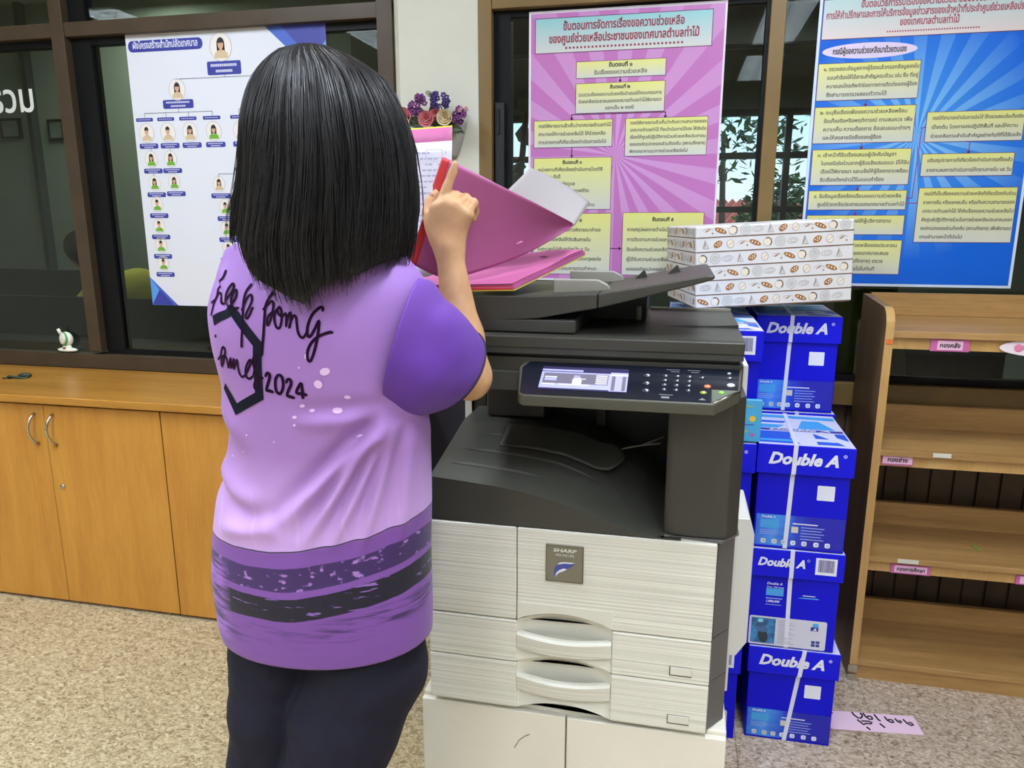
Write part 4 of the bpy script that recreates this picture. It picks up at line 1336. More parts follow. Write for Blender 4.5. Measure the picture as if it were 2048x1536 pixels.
# ------------------------------------------------------------------ white box with bread pattern
M_WBOX = mat('white_gift_card', S(226, 224, 222), 0.45)
M_BROWN = mat('brown_print', S(98, 66, 44), 0.6)
M_BREAD = mat('bread_brown_print', S(160, 104, 50), 0.6)
M_GREYP = mat('soft_grey_print', S(178, 172, 166), 0.6)
M_BUN = mat('cream_bun_print', S(238, 226, 204), 0.6)
t = thing('patterned_box', 'white box printed with brown lines and bread pictures on top of the blue cartons', 'box', (0.052, 2.025, 1.1130), R(13.0), local=True)
t.rotation_euler = (0, R(-3.0), R(13.0))
LW, LD, LH = 0.414, 0.352, 0.214
MB().box(0, LW, 0, LD, 0, LH).build('box_body', M_WBOX, t, bevel=0.004)


def bread_row(b, n, zc, s, kinds, off, P, step=0.044):
    """row of little bread drawings; P maps (along, up) to a point on the face"""
    def add(fn):
        q = MB()
        fn(q)
        b.add([P(v[0], v[2], -v[1]) for v in q.v], q.f, 0)
        for i in range(len(q.f)):
            b.mi[len(b.mi) - len(q.f) + i] = q.mi[i]
    for k in range(n):
        x = off + k * step
        if x < 0.014 or x > kinds[1] - 0.014:
            continue
        kd = (k + kinds[0]) % 8
        y = -0.0006
        if kd == 0:
            add(lambda q: [q.disc((x, zc), s * 1.15, s * 0.42, 18, y, rot=-0.4, mi=1), [q.disc((x + (i - 1) * s * 0.55, zc - (i - 1) * s * 0.22), s * 0.13, s * 0.2, 8, y - .0002, rot=-0.4, mi=3) for i in range(3)]])
        elif kd == 1:
            add(lambda q: [q.disc((x, zc), s * 0.72, s * 0.72, 18, y, mi=3), q.ring((x, zc), s * 0.82, s * 0.82, s * 0.2, y - .0002, 14, a0=-1.0, a1=2.1, mi=0), q.ring((x, zc), s * 0.8, s * 0.8, s * 0.06, y - .0002, 20, mi=2)])
        elif kd == 2:
            add(lambda q: [q.ring((x, zc), s * 0.95, s * 0.95, s * 0.09, y, mi=2), q.ring((x, zc), s * 0.6, s * 0.55, s * 0.09, y, mi=2), q.ring((x, zc), s * 0.3, s * 0.25, s * 0.09, y, mi=2)])
        elif kd == 3:
            add(lambda q: [q.ring((x, zc), s * 1.0, s * 0.55, s * 0.08, y, rot=0.1, mi=2), q.ring((x + s * .1, zc), s * 0.6, s * 0.3, s * 0.08, y, mi=2)])
        elif kd == 4:
            add(lambda q: [q.line([(x - s * .5, zc - s * .7), (x - s * .1, zc + s * .8), (x + s * .1, zc - s * .7)], s * 0.09, y, 2), q.line([(x - s * .1, zc + s * .8), (x + s * .6, zc - s * .7), (x - s * .5, zc - s * .7)], s * 0.09, y, 2), q.line([(x - s * .3, zc - s * .5), (x, zc + s * .5)], s * 0.10, y, 0)])
        elif kd == 5:
            add(lambda q: [q.disc((x, zc), s * 0.85, s * 0.55, 18, y, rot=0.55, mi=1), [q.disc((x + dx * s, zc + dz * s), s * 0.14, s * 0.14, 8, y - .0002, mi=3) for dx, dz in ((-.4, -.1), (0, .2), (.4, .35), (0, -.25), (.35, 0))]])
        elif kd == 6:
            add(lambda q: [q.disc((x, zc), s * 0.6, s * 0.7, 16, y, mi=3), q.ring((x, zc), s * 0.68, s * 0.78, s * 0.1, y - .0002, mi=2), q.line([(x - s * .3, zc - s * .3), (x + s * .4, zc + s * .3)], s * 0.09, y - .0003, 2)])
        else:
            add(lambda q: [q.ring((x, zc), s * 1.0, s * 0.5, s * 0.07, y, a0=0.1, a1=3.0, mi=2), q.disc((x - s * .1, zc + s * .1), s * 0.55, s * 0.09, 10, y - .0002, rot=0.5, mi=1), q.disc((x + s * .8, zc - s * .45), s * 0.16, s * 0.14, 8, y, mi=1)])


b = MB()
front = lambda a, z, d: (a, -0.0002 - d, z)
left = lambda a, z, d: (-0.0002 - d, LD - a, z)
for r in range(6):
    zc = (0.0195 + r * 0.0405) * 0.922
    if r == 5:
        zc = LH - 0.012
    bread_row(b, 13, zc, 0.0142, (r * 3, LW), 0.018 + 0.007 * (r % 3), front, 0.0325)
    bread_row(b, 16, zc, 0.0138, (r * 3 + 2, LD), 0.014, left, 0.0285)
    if r < 5:
        zl = (0.0405 + r * 0.0405 - 0.001) * 0.922
        for (P, ln) in ((front, LW), (left, LD)):
            b.add([P(0.001, zl - .0011, .0005), P(ln - 0.001, zl - .0011, .0005), P(ln - 0.001, zl + .0011, .0005), P(0.001, zl + .0011, .0005)], [(0, 1, 2, 3)], 0)
for (P, ln) in ((front, LW), (left, LD)):
    b.add([P(0.002, .001, .0005), P(ln - 0.002, .001, .0005), P(ln - 0.002, .004, .0005), P(0.002, .004, .0005)], [(0, 1, 2, 3)], 0)
b.build('printed_pattern', [M_BROWN, M_BREAD, M_GREYP, M_BUN], t)

# ================================================================== PHOTOCOPIER AND ITS STAND
M_CGREY = mat('charcoal_copier_plastic', S(58, 57, 50), 0.42, spec=0.45, bump=0.12, vscale=420)
M_CGREY2 = mat('dark_copier_plastic', S(54, 54, 50), 0.42, bump=0.12, vscale=420)
M_CSIDE = mat('grey_copier_side', S(98, 95, 92), 0.5)
M_CDARK = mat('black_copier_interior', S(26, 26, 26), 0.55)
M_CLIGHT = mat('pale_copier_trim', S(150, 146, 134), 0.45)
M_CWHITE = mat('white_copier_shell', S(224, 222, 212), 0.5)
M_PANEL = mat('black_navy_gloss_panel', S(24, 27, 38), 0.18, spec=0.6)


def ribbed(name, c0, c1, bump=0.55):
    m = bpy.data.materials.new(name)
    m.use_nodes = True
    N, L = m.node_tree.nodes, m.node_tree.links
    p = N['Principled BSDF']
    p.inputs['Roughness'].default_value = 0.45
    tc = N.new('ShaderNodeTexCoord')
    mp = N.new('ShaderNodeMapping')
    mp.inputs['Scale'].default_value = (0.5, 0.5, 260)
    L.new(tc.outputs['Object'], mp.inputs['Vector'])
    nz = N.new('ShaderNodeTexNoise')
    nz.inputs['Scale'].default_value = 1.0
    nz.inputs['Detail'].default_value = 5.0
    L.new(mp.outputs[0], nz.inputs['Vector'])
    rp = ramp(N, [(0.34, c0), (0.60, c1)])
    L.new(nz.outputs[0], rp.inputs[0])
    L.new(rp.outputs[0], p.inputs['Base Color'])
    b = N.new('ShaderNodeBump')
    b.inputs['Strength'].default_value = bump
    b.inputs['Distance'].default_value = 0.002
    L.new(nz.outputs[0], b.inputs['Height'])
    L.new(b.outputs[0], p.inputs['Normal'])
    return m


M_RIB = ribbed('ribbed_silver_front', S(206, 203, 188), S(240, 238, 224))
M_SMOOTH = mat('smooth_silver_front', S(226, 223, 208), 0.45)

# white stand cabinet with two doors
st = thing('copier_stand', 'white two-door stand cabinet under the photocopier', 'stand', (-0.18, 1.56, 0))
M_STAND = mat('off_white_stand', S(238, 232, 214), 0.5, var=0.03, vscale=5)
MB().box(-0.503, 0.140, 1.372, 1.78, 0.02, 0.3345).build('cabinet_body', M_STAND, st, bevel=0.004)
MB().box(-0.502, -0.1865, 1.356, 1.371, 0.03, 0.326).build('door', M_STAND, st, bevel=0.003)
dr = MB().box(-0.1835, 0.139, 1.356, 1.371, 0.03, 0.326).build('door', M_STAND, st, bevel=0.003)
sc = MB().tube([(-0.295, 1.3555, 0.236), (-0.285, 1.3555, 0.256), (-0.272, 1.3555, 0.268), (-0.262, 1.3555, 0.274)], 0.0007, 5)
sc.build('scuff_mark', mat('dark_scuff', S(90, 80, 66), 0.8), st)
for fx in (-0.48, 0.10):
    for fy in (1.40, 1.74):
        MB().lathe([(0.02, 0), (0.02, 0.02)], fx, fy, 12).build('foot', M_CDARK, st)

cp = thing('photocopier', 'grey and silver office photocopier with touch panel beside the purple shirted person', 'photocopier', (-0.18, 1.55, 0.336))
XL, XR = -0.475, 0.098

# lower body with chamfered right corner, split in three storeys
plan = [(XL + 0.003, 1.382), (XR - 0.004, 1.382), (XR + 0.002, 1.366), (0.134, 1.412), (0.134, 1.765), (XL + 0.003, 1.765)]
b = MB()
for (a, c) in ((0.3365, 0.4435), (0.4455, 0.5395), (0.5425, 0.748)):
    b.prism(plan, a, c, 'Z')
b.box(XL + 0.01, 0.125, 1.40, 1.75, 0.337, 0.74)
b.build('lower_body', M_CSIDE, cp, fixn=True)
gp = [(XL + 0.006, 1.386), (XR - 0.006, 1.386), (XR - 0.002, 1.3705), (0.1315, 1.4135), (0.1315, 1.762), (XL + 0.006, 1.762)]
MB().prism(gp, 0.4434, 0.4456, 'Z').build('seam_gap', M_CDARK, cp, fixn=True)
MB().prism(gp, 0.5394, 0.5426, 'Z').build('seam_gap', M_CDARK, cp, fixn=True)

AX0, AX1 = -0.290, -0.0945   # handle zone


def arch(x, z0, h):
    u = (x - AX0) / (AX1 - AX0)
    return z0 + (h * math.sin(math.pi * min(1, max(0, u))) ** 0.8 if 0 < u < 1 else 0.0)


# front covers above the drawers
MB().box(XL, -0.2902, 1.350, 1.381, 0.5425, 0.745).build('front_cover_left', M_RIB, cp, bevel=0.0035)
pts = [(AX0 + 0.0012, 0.745), (AX0 + 0.0012, 0.5425)]
for k in range(1, 16):
    x = AX0 + (AX1 - AX0) * k / 16
    pts.append((x, arch(x, 0.5425, 0.0222)))
pts += [(AX1, 0.5425), (XR, 0.5425), (XR, 0.745)]
fc = MB().prism(pts, 1.350, 1.381, 'Y').build('front_cover', M_RIB, cp, bevel=0.003, fixn=True)
# smooth unribbed patch above the handle arch
pts = [(AX0 + 0.002, 0.5835), (AX0 + 0.002, 0.5445)]
for k in range(1, 16):
    x = AX0 + (AX1 - AX0) * k / 16
    pts.append((x, arch(x, 0.5445, 0.0222)))
pts += [(AX1, 0.5445), (AX1, 0.5835)]
MB().prism(pts, 1.3488, 1.3515, 'Y').build('smooth_patch', M_SMOOTH, fc, fixn=True)

# maker's badge
bd = MB().box(-0.2295, -0.1545, 1.3455, 1.351, 0.639, 0.717).build('badge', mat('bronze_badge', S(122, 116, 96), 0.35), cp, bevel=0.0018)
b = MB()
yb = 1.3450
b.line([(-0.2285, 0.640), (-0.2285, 0.716), (-0.1555, 0.716), (-0.1555, 0.640), (-0.2285, 0.640)], 0.0013, yb)
b.build('badge_rim', mat('badge_rim', S(78, 73, 58), 0.4), bd)
b = MB()
text_into(b, 'SHARP', -0.192, 0.7035, 0.0098, yb - .0003, 'CENTER', 0.035, shear=0.15, width=0.047)
text_into(b, 'MX-M315N', -0.191, 0.6945, 0.0072, yb - .0003, 'CENTER', 0.012, width=0.036)
b.build('lettering', mat('badge_silver', S(222, 220, 208), 0.35), bd)
b = MB()
zz = lambda px, pz: (-0.2295 + (px - 190) / (1370 - 190) * 0.075, yb - 0.0004, 0.717 - (pz - 190) / (1340 - 190) * 0.078)
leafp = [(480, 1190), (455, 1060), (470, 930), (530, 820), (640, 740), (780, 710), (950, 715), (1120, 695), (1040, 790), (940, 870), (820, 925), (680, 990), (570, 1060), (510, 1140)]
b.poly([zz(*q) for q in leafp], 0)
b.poly([(p[0], p[1] - .0003, p[2]) for p in [zz(*q) for q in ((500, 1200), (520, 1060), (620, 960), (760, 890), (870, 910), (760, 985), (620, 1040), (545, 1120))]], 1)
b.poly([(p[0], p[1] - .0003, p[2]) for p in [zz(*q) for q in ((540, 790), (640, 720), (780, 690), (1120, 690), (1000, 735), (780, 735), (640, 770))]], 1)
b.build('leaf_emblem', [mat('badge_blue', S(66, 76, 160), 0.3), mat('badge_white_silver', S(236, 236, 240), 0.3)], bd)


def drawer(z0, z1):
    yF = 1.350
    zl = [z0, z0 + 0.003, (z0 * 0.5 + (z1 - 0.060) * 0.5), z1 - 0.062, z1 - 0.030, z1 - 0.028, z1 - 0.014, z1 - 0.001]
    b = MB()
    # plain ribbed wings
    b.prism([(XL - 0.004, yF), (AX0, yF), (AX0, 1.3775), (AX1, 1.3775), (AX1, yF), (XR, yF), (XR, 1.3815), (XL - 0.004, 1.3815)], z0, z1, 'Z')
    d = b.build('drawer', M_RIB, cp, bevel=0.003, fixn=True)
    # scooped middle: concave hollow behind the bowed handle bar

    def hollow(u, v):
        x = AX0 + (AX1 - AX0) * u
        top = arch(x, z1, 0.022)
        bot = arch(x, z0, 0.020)
        z = bot + (top - bot) * v
        prof = math.sin(math.pi * u) ** 0.5 if 0 < u < 1 else 0
        dep = 0.020 * prof * min(1.0, v * 3) * min(1.0, 0.12 + (1 - v) * 5)
        return (x, yF + 0.004 + dep, z)
    sc = MB().grid(hollow, 28, 12).build('handle_recess', M_SMOOTH, d, smooth=True)

    def bar(u, v):
        x = AX0 + 0.0005 + (AX1 - AX0 - 0.001) * u
        s = math.sin(math.pi * u)
        y = yF - 0.001 - 0.010 * s
        zt = z1 - 0.026 - 0.006 * s
        zb = z1 - 0.060 - 0.004 * s
        th = 0.014
        q = v * 4
        P = [(y + th, zt - 0.002), (y + 0.003, zt), (y, zt - 0.004), (y + 0.0035, zb), (y + th, zb)]
        k = min(3, int(q + 1e-6))
        f = q - k
        return (x, P[k][0] * (1 - f) + P[k + 1][0] * f, P[k][1] * (1 - f) + P[k + 1][1] * f)
    h = MB().grid(bar, 28, 4).build('handle', M_RIB, d)
    sd = h.modifiers.new('thick', 'SOLIDIFY')
    sd.thickness = 0.004
    sd.offset = 0
    # paper gauge window
    gx0, gx1 = 0.0215, 0.0625
    g0 = z0 + 0.016
    MB().box(gx0 - 0.0008, gx1 + 0.001, 1.3488, 1.3505, g0 - 0.001, g0 + 0.0185).build('gauge_shade', M_CDARK, d)  # dark backing, wider at left and bottom, standing in for the window's shade
    MB().box(gx0 + 0.0006, gx1 + 0.0008, 1.3478, 1.3500, g0 + 0.001, g0 + 0.0183).build('gauge_window', M_SMOOTH, d, bevel=0.001)
    MB().box(XR - 0.004, XR + 0.001, 1.352, 1.3665, z0 + 0.001, z1 - 0.001).build('end_cap', M_CSIDE, d)


drawer(0.4455, 0.5400)
drawer(0.3375, 0.4440)

# output tray: fascia and the paper rest behind it
FX = [-0.470, -0.400, -0.324, -0.270, -0.223, -0.180, -0.144, -0.110, -0.076, -0.045, -0.015, 0.03]
FZ = [0.838, 0.833, 0.826, 0.818, 0.808, 0.797, 0.784, 0.770, 0.758, 0.752, 0.749, 0.749]


def ztray(x, y):
    t = min(1.0, max(0.0, (y - 1.352) / 0.25))
    xs = x - 0.075 * t
    f = float(np.interp(xs, FX, FZ))
    rise = 0.052 * t * max(0.0, min(1.0, (-0.06 - xs) / 0.2))
    return f + rise


b = MB()
n = 40
pts = [(-0.470, 0.7475)] + [(-0.470 + 0.5 * k / n, max(0.7485, ztray(-0.470 + 0.5 * k / n, 1.352))) for k in range(n + 1)] + [(0.03, 0.7475)]
b.prism(pts, 1.352, 1.362, 'Y')
b.build('tray_fascia', M_CGREY, cp, fixn=True)
g = MB().grid(lambda u, v: (-0.470 + 0.468 * u, 1.352 + 0.40 * v, ztray(-0.470 + 0.468 * u, 1.352 + 0.40 * v)), 60, 40)
tr = g.build('output_tray', mat('lit_tray_plastic', S(84, 84, 76), 0.42, bump=0.12, vscale=420), cp, smooth=True)  # dark plastic lightened so its colour carries the light on the tray
MB().box(-0.4705, -0.466, 1.352, 1.752, 0.7475, 0.838).prism([(1.352, 0.838), (1.60, 0.8885), (1.752, 0.8885), (1.752, 0.8375), (1.352, 0.8375)], -0.4705, -0.466, 'X').build('tray_side', M_CGREY, cp, fixn=True)
for (xa, xb, y) in ((-0.44, -0.24, 1.415), (-0.43, -0.13, 1.475), (-0.41, -0.20, 1.545)):
    rb = MB().grid(lambda u, v, xa=xa, xb=xb, y=y: (xa + (xb - xa) * u, y + 0.010 * (v - 0.5), ztray(xa + (xb - xa) * u, y) + 0.0045 * math.sin(math.pi * v) * min(1, 6 * u, 6 * (1 - u))), 24, 6)
    rb.build('tray_rib', MATS['lit_tray_plastic'], tr, smooth=True)
# raised paper rest tongue
def tongue(u, v):
    yy = 1.50 + 0.10 * v
    x1 = -0.093 - 0.030 * (2 * v - 1) ** 2
    xx = -0.36 + (x1 + 0.36) * u
    return (xx, yy, ztray(min(xx, -0.150), yy) + 0.0045 * min(1.0, 4 * u))


tg = MB().grid(tongue, 24, 12).build('paper_rest', MATS['lit_tray_plastic'], cp, smooth=True)
sd_ = tg.modifiers.new('thick', 'SOLIDIFY')
sd_.thickness = 0.004
sd_.offset = 1.0
# exit fingers (two thin grey levers)
MB().tube([(-0.150, 1.58, 0.822), (-0.118, 1.585, 0.845), (-0.06, 1.60, 0.856), (-0.012, 1.61, 0.876)], 0.0022, 6).tube([(-0.06, 1.60, 0.856), (-0.02, 1.61, 0.860)], 0.0022, 6).build('exit_lever', M_CLIGHT, cp, smooth=True)

# cavity: back, ceiling, inner block, rear post
MB().box(-0.452, 0.0, 1.752, 1.765, 0.74, 1.03).build('cavity_back', M_CDARK, cp)
MB().box(-0.425, -0.285, 1.64, 1.752, 0.893, 1.022).build('inner_block', M_CGREY, cp, bevel=0.006)
MB().box(-0.487, -0.452, 1.742, 1.768, 0.76, 1.03).build('rear_post', M_CGREY, cp)
MB().box(-0.505, -0.488, 1.735, 1.768, 0.50, 1.03).build('rear_cover', M_CWHITE, cp)
MB().box(-0.17, -0.15, 1.69, 1.752, 0.87, 1.022).build('inner_rib', M_CDARK, cp)

# right column
MB().prism([(-0.004, 1.376), (0.018, 1.366), (0.112, 1.366), (0.1365, 1.40), (0.1365, 1.765), (-0.004, 1.765)], 0.7495, 1.024, 'Z').build('right_column', M_CGREY, cp, bevel=0.003, fixn=True)
MB().prism([(-0.004, 1.376), (0.018, 1.366), (0.106, 1.356), (0.140, 1.405), (0.140, 1.765), (-0.004, 1.765)], 0.7455, 0.7492, 'Z').build('column_base', M_CSIDE, cp, fixn=True)
# white rear side cover and folded bypass tray on the right
b = MB()
b.box(0.137, 0.1475, 1.52, 1.768, 0.73, 1.06)
b.box(0.135, 0.1475, 1.50, 1.768, 0.34, 0.73)
b.build('side_cover', M_CWHITE, cp, bevel=0.002)
MB().prism([(0.1475, 0.735), (0.172, 0.735), (0.183, 0.70), (0.183, 0.45), (0.162, 0.415), (0.1475, 0.415)], 1.52, 1.70, 'Y').build('bypass_tray', M_CWHITE, cp, bevel=0.003, fixn=True)

# scanner body
MB().box(-0.470, 0.1225, 1.362, 1.768, 1.024, 1.089).build('scanner_body', M_CGREY, cp, bevel=0.003)
MB().box(-0.470, -0.268, 1.352, 1.364, 1.024, 1.062).build('scanner_front_step', M_CGREY2, cp, bevel=0.002)
MB().box(-0.462, 0.1165, 1.37, 1.76, 1.089, 1.0955).build('lid_gap', M_CDARK, cp)

# control panel: a tilted wedge with a cut right corner
z_of = lambda y: 1.036 + (y - 1.270) * (1.083 - 1.036) / (1.366 - 1.270)
plan = [(-0.276, 1.366), (-0.284, 1.345), (-0.272, 1.276), (-0.262, 1.270), (0.072, 1.270), (0.116, 1.305), (0.1225, 1.366)]


def wedge(mb, plan, dz0, dz1):
    n = len(plan)
    v = [(p[0], p[1], z_of(p[1]) + dz1) for p in plan] + [(p[0], p[1], max(z_of(p[1]) + dz0, 1.012)) for p in plan]
    f = [tuple(range(n)), tuple(range(2 * n - 1, n - 1, -1))] + [(i, i + n, (i + 1) % n + n, (i + 1) % n) for i in range(n)]
    mb.add(v, f)
    return mb


pn = wedge(MB(), plan, -0.021, 0.0).build('control_panel', mat('grey_panel_rim', S(74, 72, 60), 0.4), cp, bevel=0.003, fixn=True)
ins = [(-0.266, 1.360), (-0.277, 1.343), (-0.2685, 1.277), (-0.261, 1.2725), (0.0665, 1.2725), (0.0675, 1.306), (0.112, 1.306), (0.117, 1.360)]


def flat(mb, plan, dz, mi=0):
    mb.poly([(p[0], p[1], z_of(p[1]) + dz) for p in plan], mi)
    return mb


flat(MB(), ins, 0.0006).build('panel_face', M_PANEL, pn, fixn=True)
tri = [(0.068, 1.274), (0.112, 1.3055), (0.068, 1.3055)]
flat(MB(), tri, 0.0008).build('corner_plate', mat('sage_grey_plate', S(92, 98, 84), 0.35), pn, fixn=True)
MB().tube([(0.070, 1.2715, z_of(1.2715) + 0.0006), (0.115, 1.304, z_of(1.304) + 0.0006)], 0.0017, 8).build('silver_edge', M_CHROME, pn, smooth=True)
# touch screen
M_SCR = mat('screen_glow_violet', S(150, 150, 220), 0.25, emit=S(150, 150, 222), estr=0.4)
M_SCR_D = mat('screen_dark', S(40, 38, 66), 0.25, emit=S(46, 42, 70), estr=0.5)
M_SCR_G = mat('screen_grey', S(96, 92, 104), 0.25, emit=S(92, 88, 104), estr=0.5)
M_SCR_W = mat('screen_white', S(214, 218, 250), 0.25, emit=S(214, 218, 250), estr=0.55)
SX0, SX1, SY0, SY1 = -0.2375, -0.0785, 1.2865, 1.348


def sq(mb, u0, u1, v0, v1, dz, mi):
    """rect on the screen: u to the right, v upward, 0..1"""
    a = lambda u, v: (SX0 + (SX1 - SX0) * u, SY0 + (SY1 - SY0) * v)
    flat(mb, [a(u0, v0), a(u1, v0), a(u1, v1), a(u0, v1)], dz, mi)


b = MB()
sq(b, 0, 1, 0, 1, 0.0012, 1)
sq(b, 0.0, 0.48, 0.79, 0.87, 0.0016, 0)
sq(b, 0.0, 0.80, 0.06, 0.76, 0.0015, 0)
sq(b, 0.03, 0.78, 0.26, 0.70, 0.0017, 2)
sq(b, 0.80, 1.0, 0.02, 0.82, 0.0015, 0)
sq(b, 0.82, 0.98, 0.05, 0.66, 0.0017, 2)
sq(b, 0.86, 0.94, 0.05, 0.66, 0.0019, 0)
sq(b, 0.80, 1.0, 0.68, 0.73, 0.0018, 3)
for k in range(5):
    sq(b, 0.64, 0.77, 0.29 + k * 0.082, 0.335 + k * 0.082, 0.0019, 3)
sq(b, 0.05, 0.19, 0.50, 0.55, 0.0019, 3)
sq(b, 0.05, 0.19, 0.37, 0.48, 0.0019, 0)
sq(b, 0.375, 0.48, 0.22, 0.46, 0.0019, 3)
sq(b, 0.385, 0.47, 0.48, 0.53, 0.0019, 3)
sq(b, 0.385, 0.455, 0.56, 0.62, 0.0019, 0)
sq(b, 0.48, 0.525, 0.46, 0.49, 0.0019, 3)
for u in (0.03, 0.22, 0.42):
    sq(b, u, u + 0.15, 0.20, 0.245, 0.0019, 3)
b.build('touch_screen', [M_SCR, M_SCR_D, M_SCR_G, M_SCR_W], pn, fixn=True)
M_BTN = mat('dark_key', S(46, 50, 60), 0.25, spec=0.7)
M_BTNW = mat('pale_key', S(196, 200, 200), 0.3)
M_BTNO = mat('orange_key', S(214, 110, 70), 0.3, emit=S(214, 110, 70), estr=0.15)
M_BTNY = mat('lime_key', S(130, 150, 50), 0.3)


def key(x, y, rx, ry, m, name='key', mark=True):
    z = z_of(y)
    tilt = Matrix.Rotation(math.atan2(0.047, 0.096), 3, 'X')
    k = MB().ellipsoid((x, y, z + 0.0012), (rx, ry, 0.0022), 14, 8, rot=tilt).build(name, m, pn, smooth=True)
    if mark:
        q = MB().ellipsoid((x + rx * 0.15, y - ry * 0.1, z + 0.0030), (rx * 0.42, ry * 0.32, 0.0006), 10, 6, rot=tilt)
        q.build('key_legend', M_BTNW, k, smooth=True)


for y in (1.334, 1.3135, 1.295):
    key(-0.045, y, 0.0078, 0.0056, M_BTN)
for c, x in enumerate((-0.0125, 0.0085, 0.0295)):
    for r in range(4):
        key(x - 0.0006 * r, 1.3345 - 0.0118 * r, 0.0056, 0.0042, M_BTN)
key(0.0515, 1.3335, 0.0056, 0.0042, M_BTN)
key(0.0605, 1.3125, 0.0062, 0.0048, M_BTNO, mark=False)
key(0.0535, 1.296, 0.0062, 0.0046, M_BTNY)
key(0.0985, 1.348, 0.0035, 0.0022, M_BTNW, mark=False)
key(0.0985, 1.335, 0.0062, 0.0040, M_BTN)
key(0.1005, 1.318, 0.0072, 0.0054, M_BTNW, mark=False)
key(0.084, 1.2985, 0.0050, 0.0038, mat('green_power_key', S(120, 190, 50), 0.3, emit=S(120, 200, 50), estr=0.3), 'power_key')
b = MB()
for (x0, x1, y) in ((-0.012, 0.012, 1.352), (-0.004, 0.012, 1.347), (0.026, 0.048, 1.352), (0.032, 0.046, 1.347), (-0.022, 0.002, 1.2865)):
    flat(b, [(x0, y - 0.0008), (x1, y - 0.0008), (x1, y + 0.0008), (x0, y + 0.0008)], 0.0012)
flat(b, [(-0.018, 1.2775), (-0.004, 1.2775), (-0.004, 1.2825), (-0.018, 1.2825)], 0.0012)
flat(b, [(0.045, 1.2775), (0.058, 1.2775), (0.0515, 1.283)], 0.0012)
b.build('panel_legend', mat('grey_legend', S(120, 124, 124), 0.4), pn, fixn=True)

# platen lid, feeder body and sloping document tray
lid = MB().prism([(1.355, 1.0965), (1.355, 1.107), (1.352, 1.109), (1.352, 1.129), (1.362, 1.1335), (1.752, 1.143), (1.765, 1.130), (1.765, 1.0965)], -0.470, 0.1225, 'X')
lo = lid.build('platen_lid', M_CGREY, cp, bevel=0.003, fixn=True)
MB().box(-0.469, 0.1215, 1.3535, 1.356, 1.0968, 1.1075).build('lid_lower_edge', M_CGREY2, lo)
MB().prism([(-0.058, 1.1405), (0.1215, 1.1405), (0.1215, 1.1475), (-0.058, 1.1475)], 1.735, 1.752, 'Y').build('lid_rear_rim', M_CLIGHT, lo, fixn=True)
MB().prism([(-0.10, 1.1345), (0.02, 1.1385), (0.1215, 1.1435), (0.1215, 1.1345)], 1.50, 1.74, 'Y').build('lid_ramp', M_CGREY, lo, bevel=0.001, fixn=True)
MB().prism([(-0.470, 1.1345), (-0.181, 1.1345), (-0.181, 1.1605), (-0.470, 1.1605)], 1.366, 1.72, 'Y').build('feeder_base', M_CGREY2, cp, bevel=0.004, fixn=True)
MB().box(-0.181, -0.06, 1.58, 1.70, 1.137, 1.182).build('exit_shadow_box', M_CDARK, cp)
MB().tube([(-0.075, 1.56, 1.140), (-0.075, 1.56, 1.168)], 0.006, 8).build('lid_pin', M_CLIGHT, cp, smooth=True)
low = [(-0.470, 1.1525), (-0.357, 1.1525), (-0.250, 1.1625), (-0.142, 1.184), (-0.06, 1.205), (0.045, 1.234), (0.064, 1.2405)]
up = [(0.066, 1.2475), (0.050, 1.2465), (-0.06, 1.2255), (-0.142, 1.211), (-0.25, 1.2045), (-0.36, 1.2035), (-0.455, 1.2035), (-0.470, 1.195)]
fd = MB().prism(low[:4] + [(-0.1425, 1.211)] + up[4:], 1.366, 1.74, 'Y').build('document_feeder', M_CGREY, cp, bevel=0.003, fixn=True)
dt = MB().prism([(-0.1410, 1.184)] + low[4:] + up[:3] + [(-0.1410, 1.211)], 1.366, 1.74, 'Y').build('document_tray', M_CGREY, cp, bevel=0.003, fixn=True)
# tray side guides and little fins
for (y, xa, xb, zt) in ((1.43, -0.235, -0.128, 1.232), (1.66, -0.235, -0.118, 1.234)):
    gp = [(xa, 1.203), (xb + 0.005, 1.210), (xb, zt - 0.010), (xb - 0.02, zt), (xa, zt)]
    MB().prism(gp, y, y + 0.012, 'Y').build('paper_guide', M_CLIGHT, dt, bevel=0.003, fixn=True)
for (x, y) in ((-0.072, 1.62), (-0.003, 1.60)):
    z = float(np.interp(x, [-0.142, -0.06, 0.05], [1.211, 1.2255, 1.2465]))
    MB().prism([(x - 0.017, z - 0.003), (x + 0.010, z + 0.001), (x + 0.002, z + 0.0165)], y, y + 0.02, 'Y').build('tray_fin', M_CGREY2, dt, fixn=True)

# ================================================================== DOCUMENT FOLDER
M_MAG = mat('magenta_folder_card', S(172, 88, 138), 0.55, var=0.05, vscale=6)
M_MAG2 = mat('pink_folder_card', S(190, 98, 148), 0.55)
M_RED = mat('red_cloth_tape', S(196, 46, 48), 0.5)
M_YEL = mat('lime_yellow_cover', S(206, 216, 60), 0.5)
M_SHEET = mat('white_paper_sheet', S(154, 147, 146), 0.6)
fo = thing('document_folder', 'magenta document folder with red edge held open on top of the copier', 'folder', (-0.36, 1.45, 1.205))


def bil(A, B, C, D, u, v):
    """A front-left, B front-right, C back-right, D back-left"""
    return tuple(A[i] * (1 - u) * (1 - v) + B[i] * u * (1 - v) + C[i] * u * v + D[i] * (1 - u) * v for i in range(3))


A, B, C, D = (-0.515, 1.362, 1.2065), (-0.298, 1.366, 1.2135), (-0.192, 1.58, 1.270), (-0.42, 1.64, 1.2535)


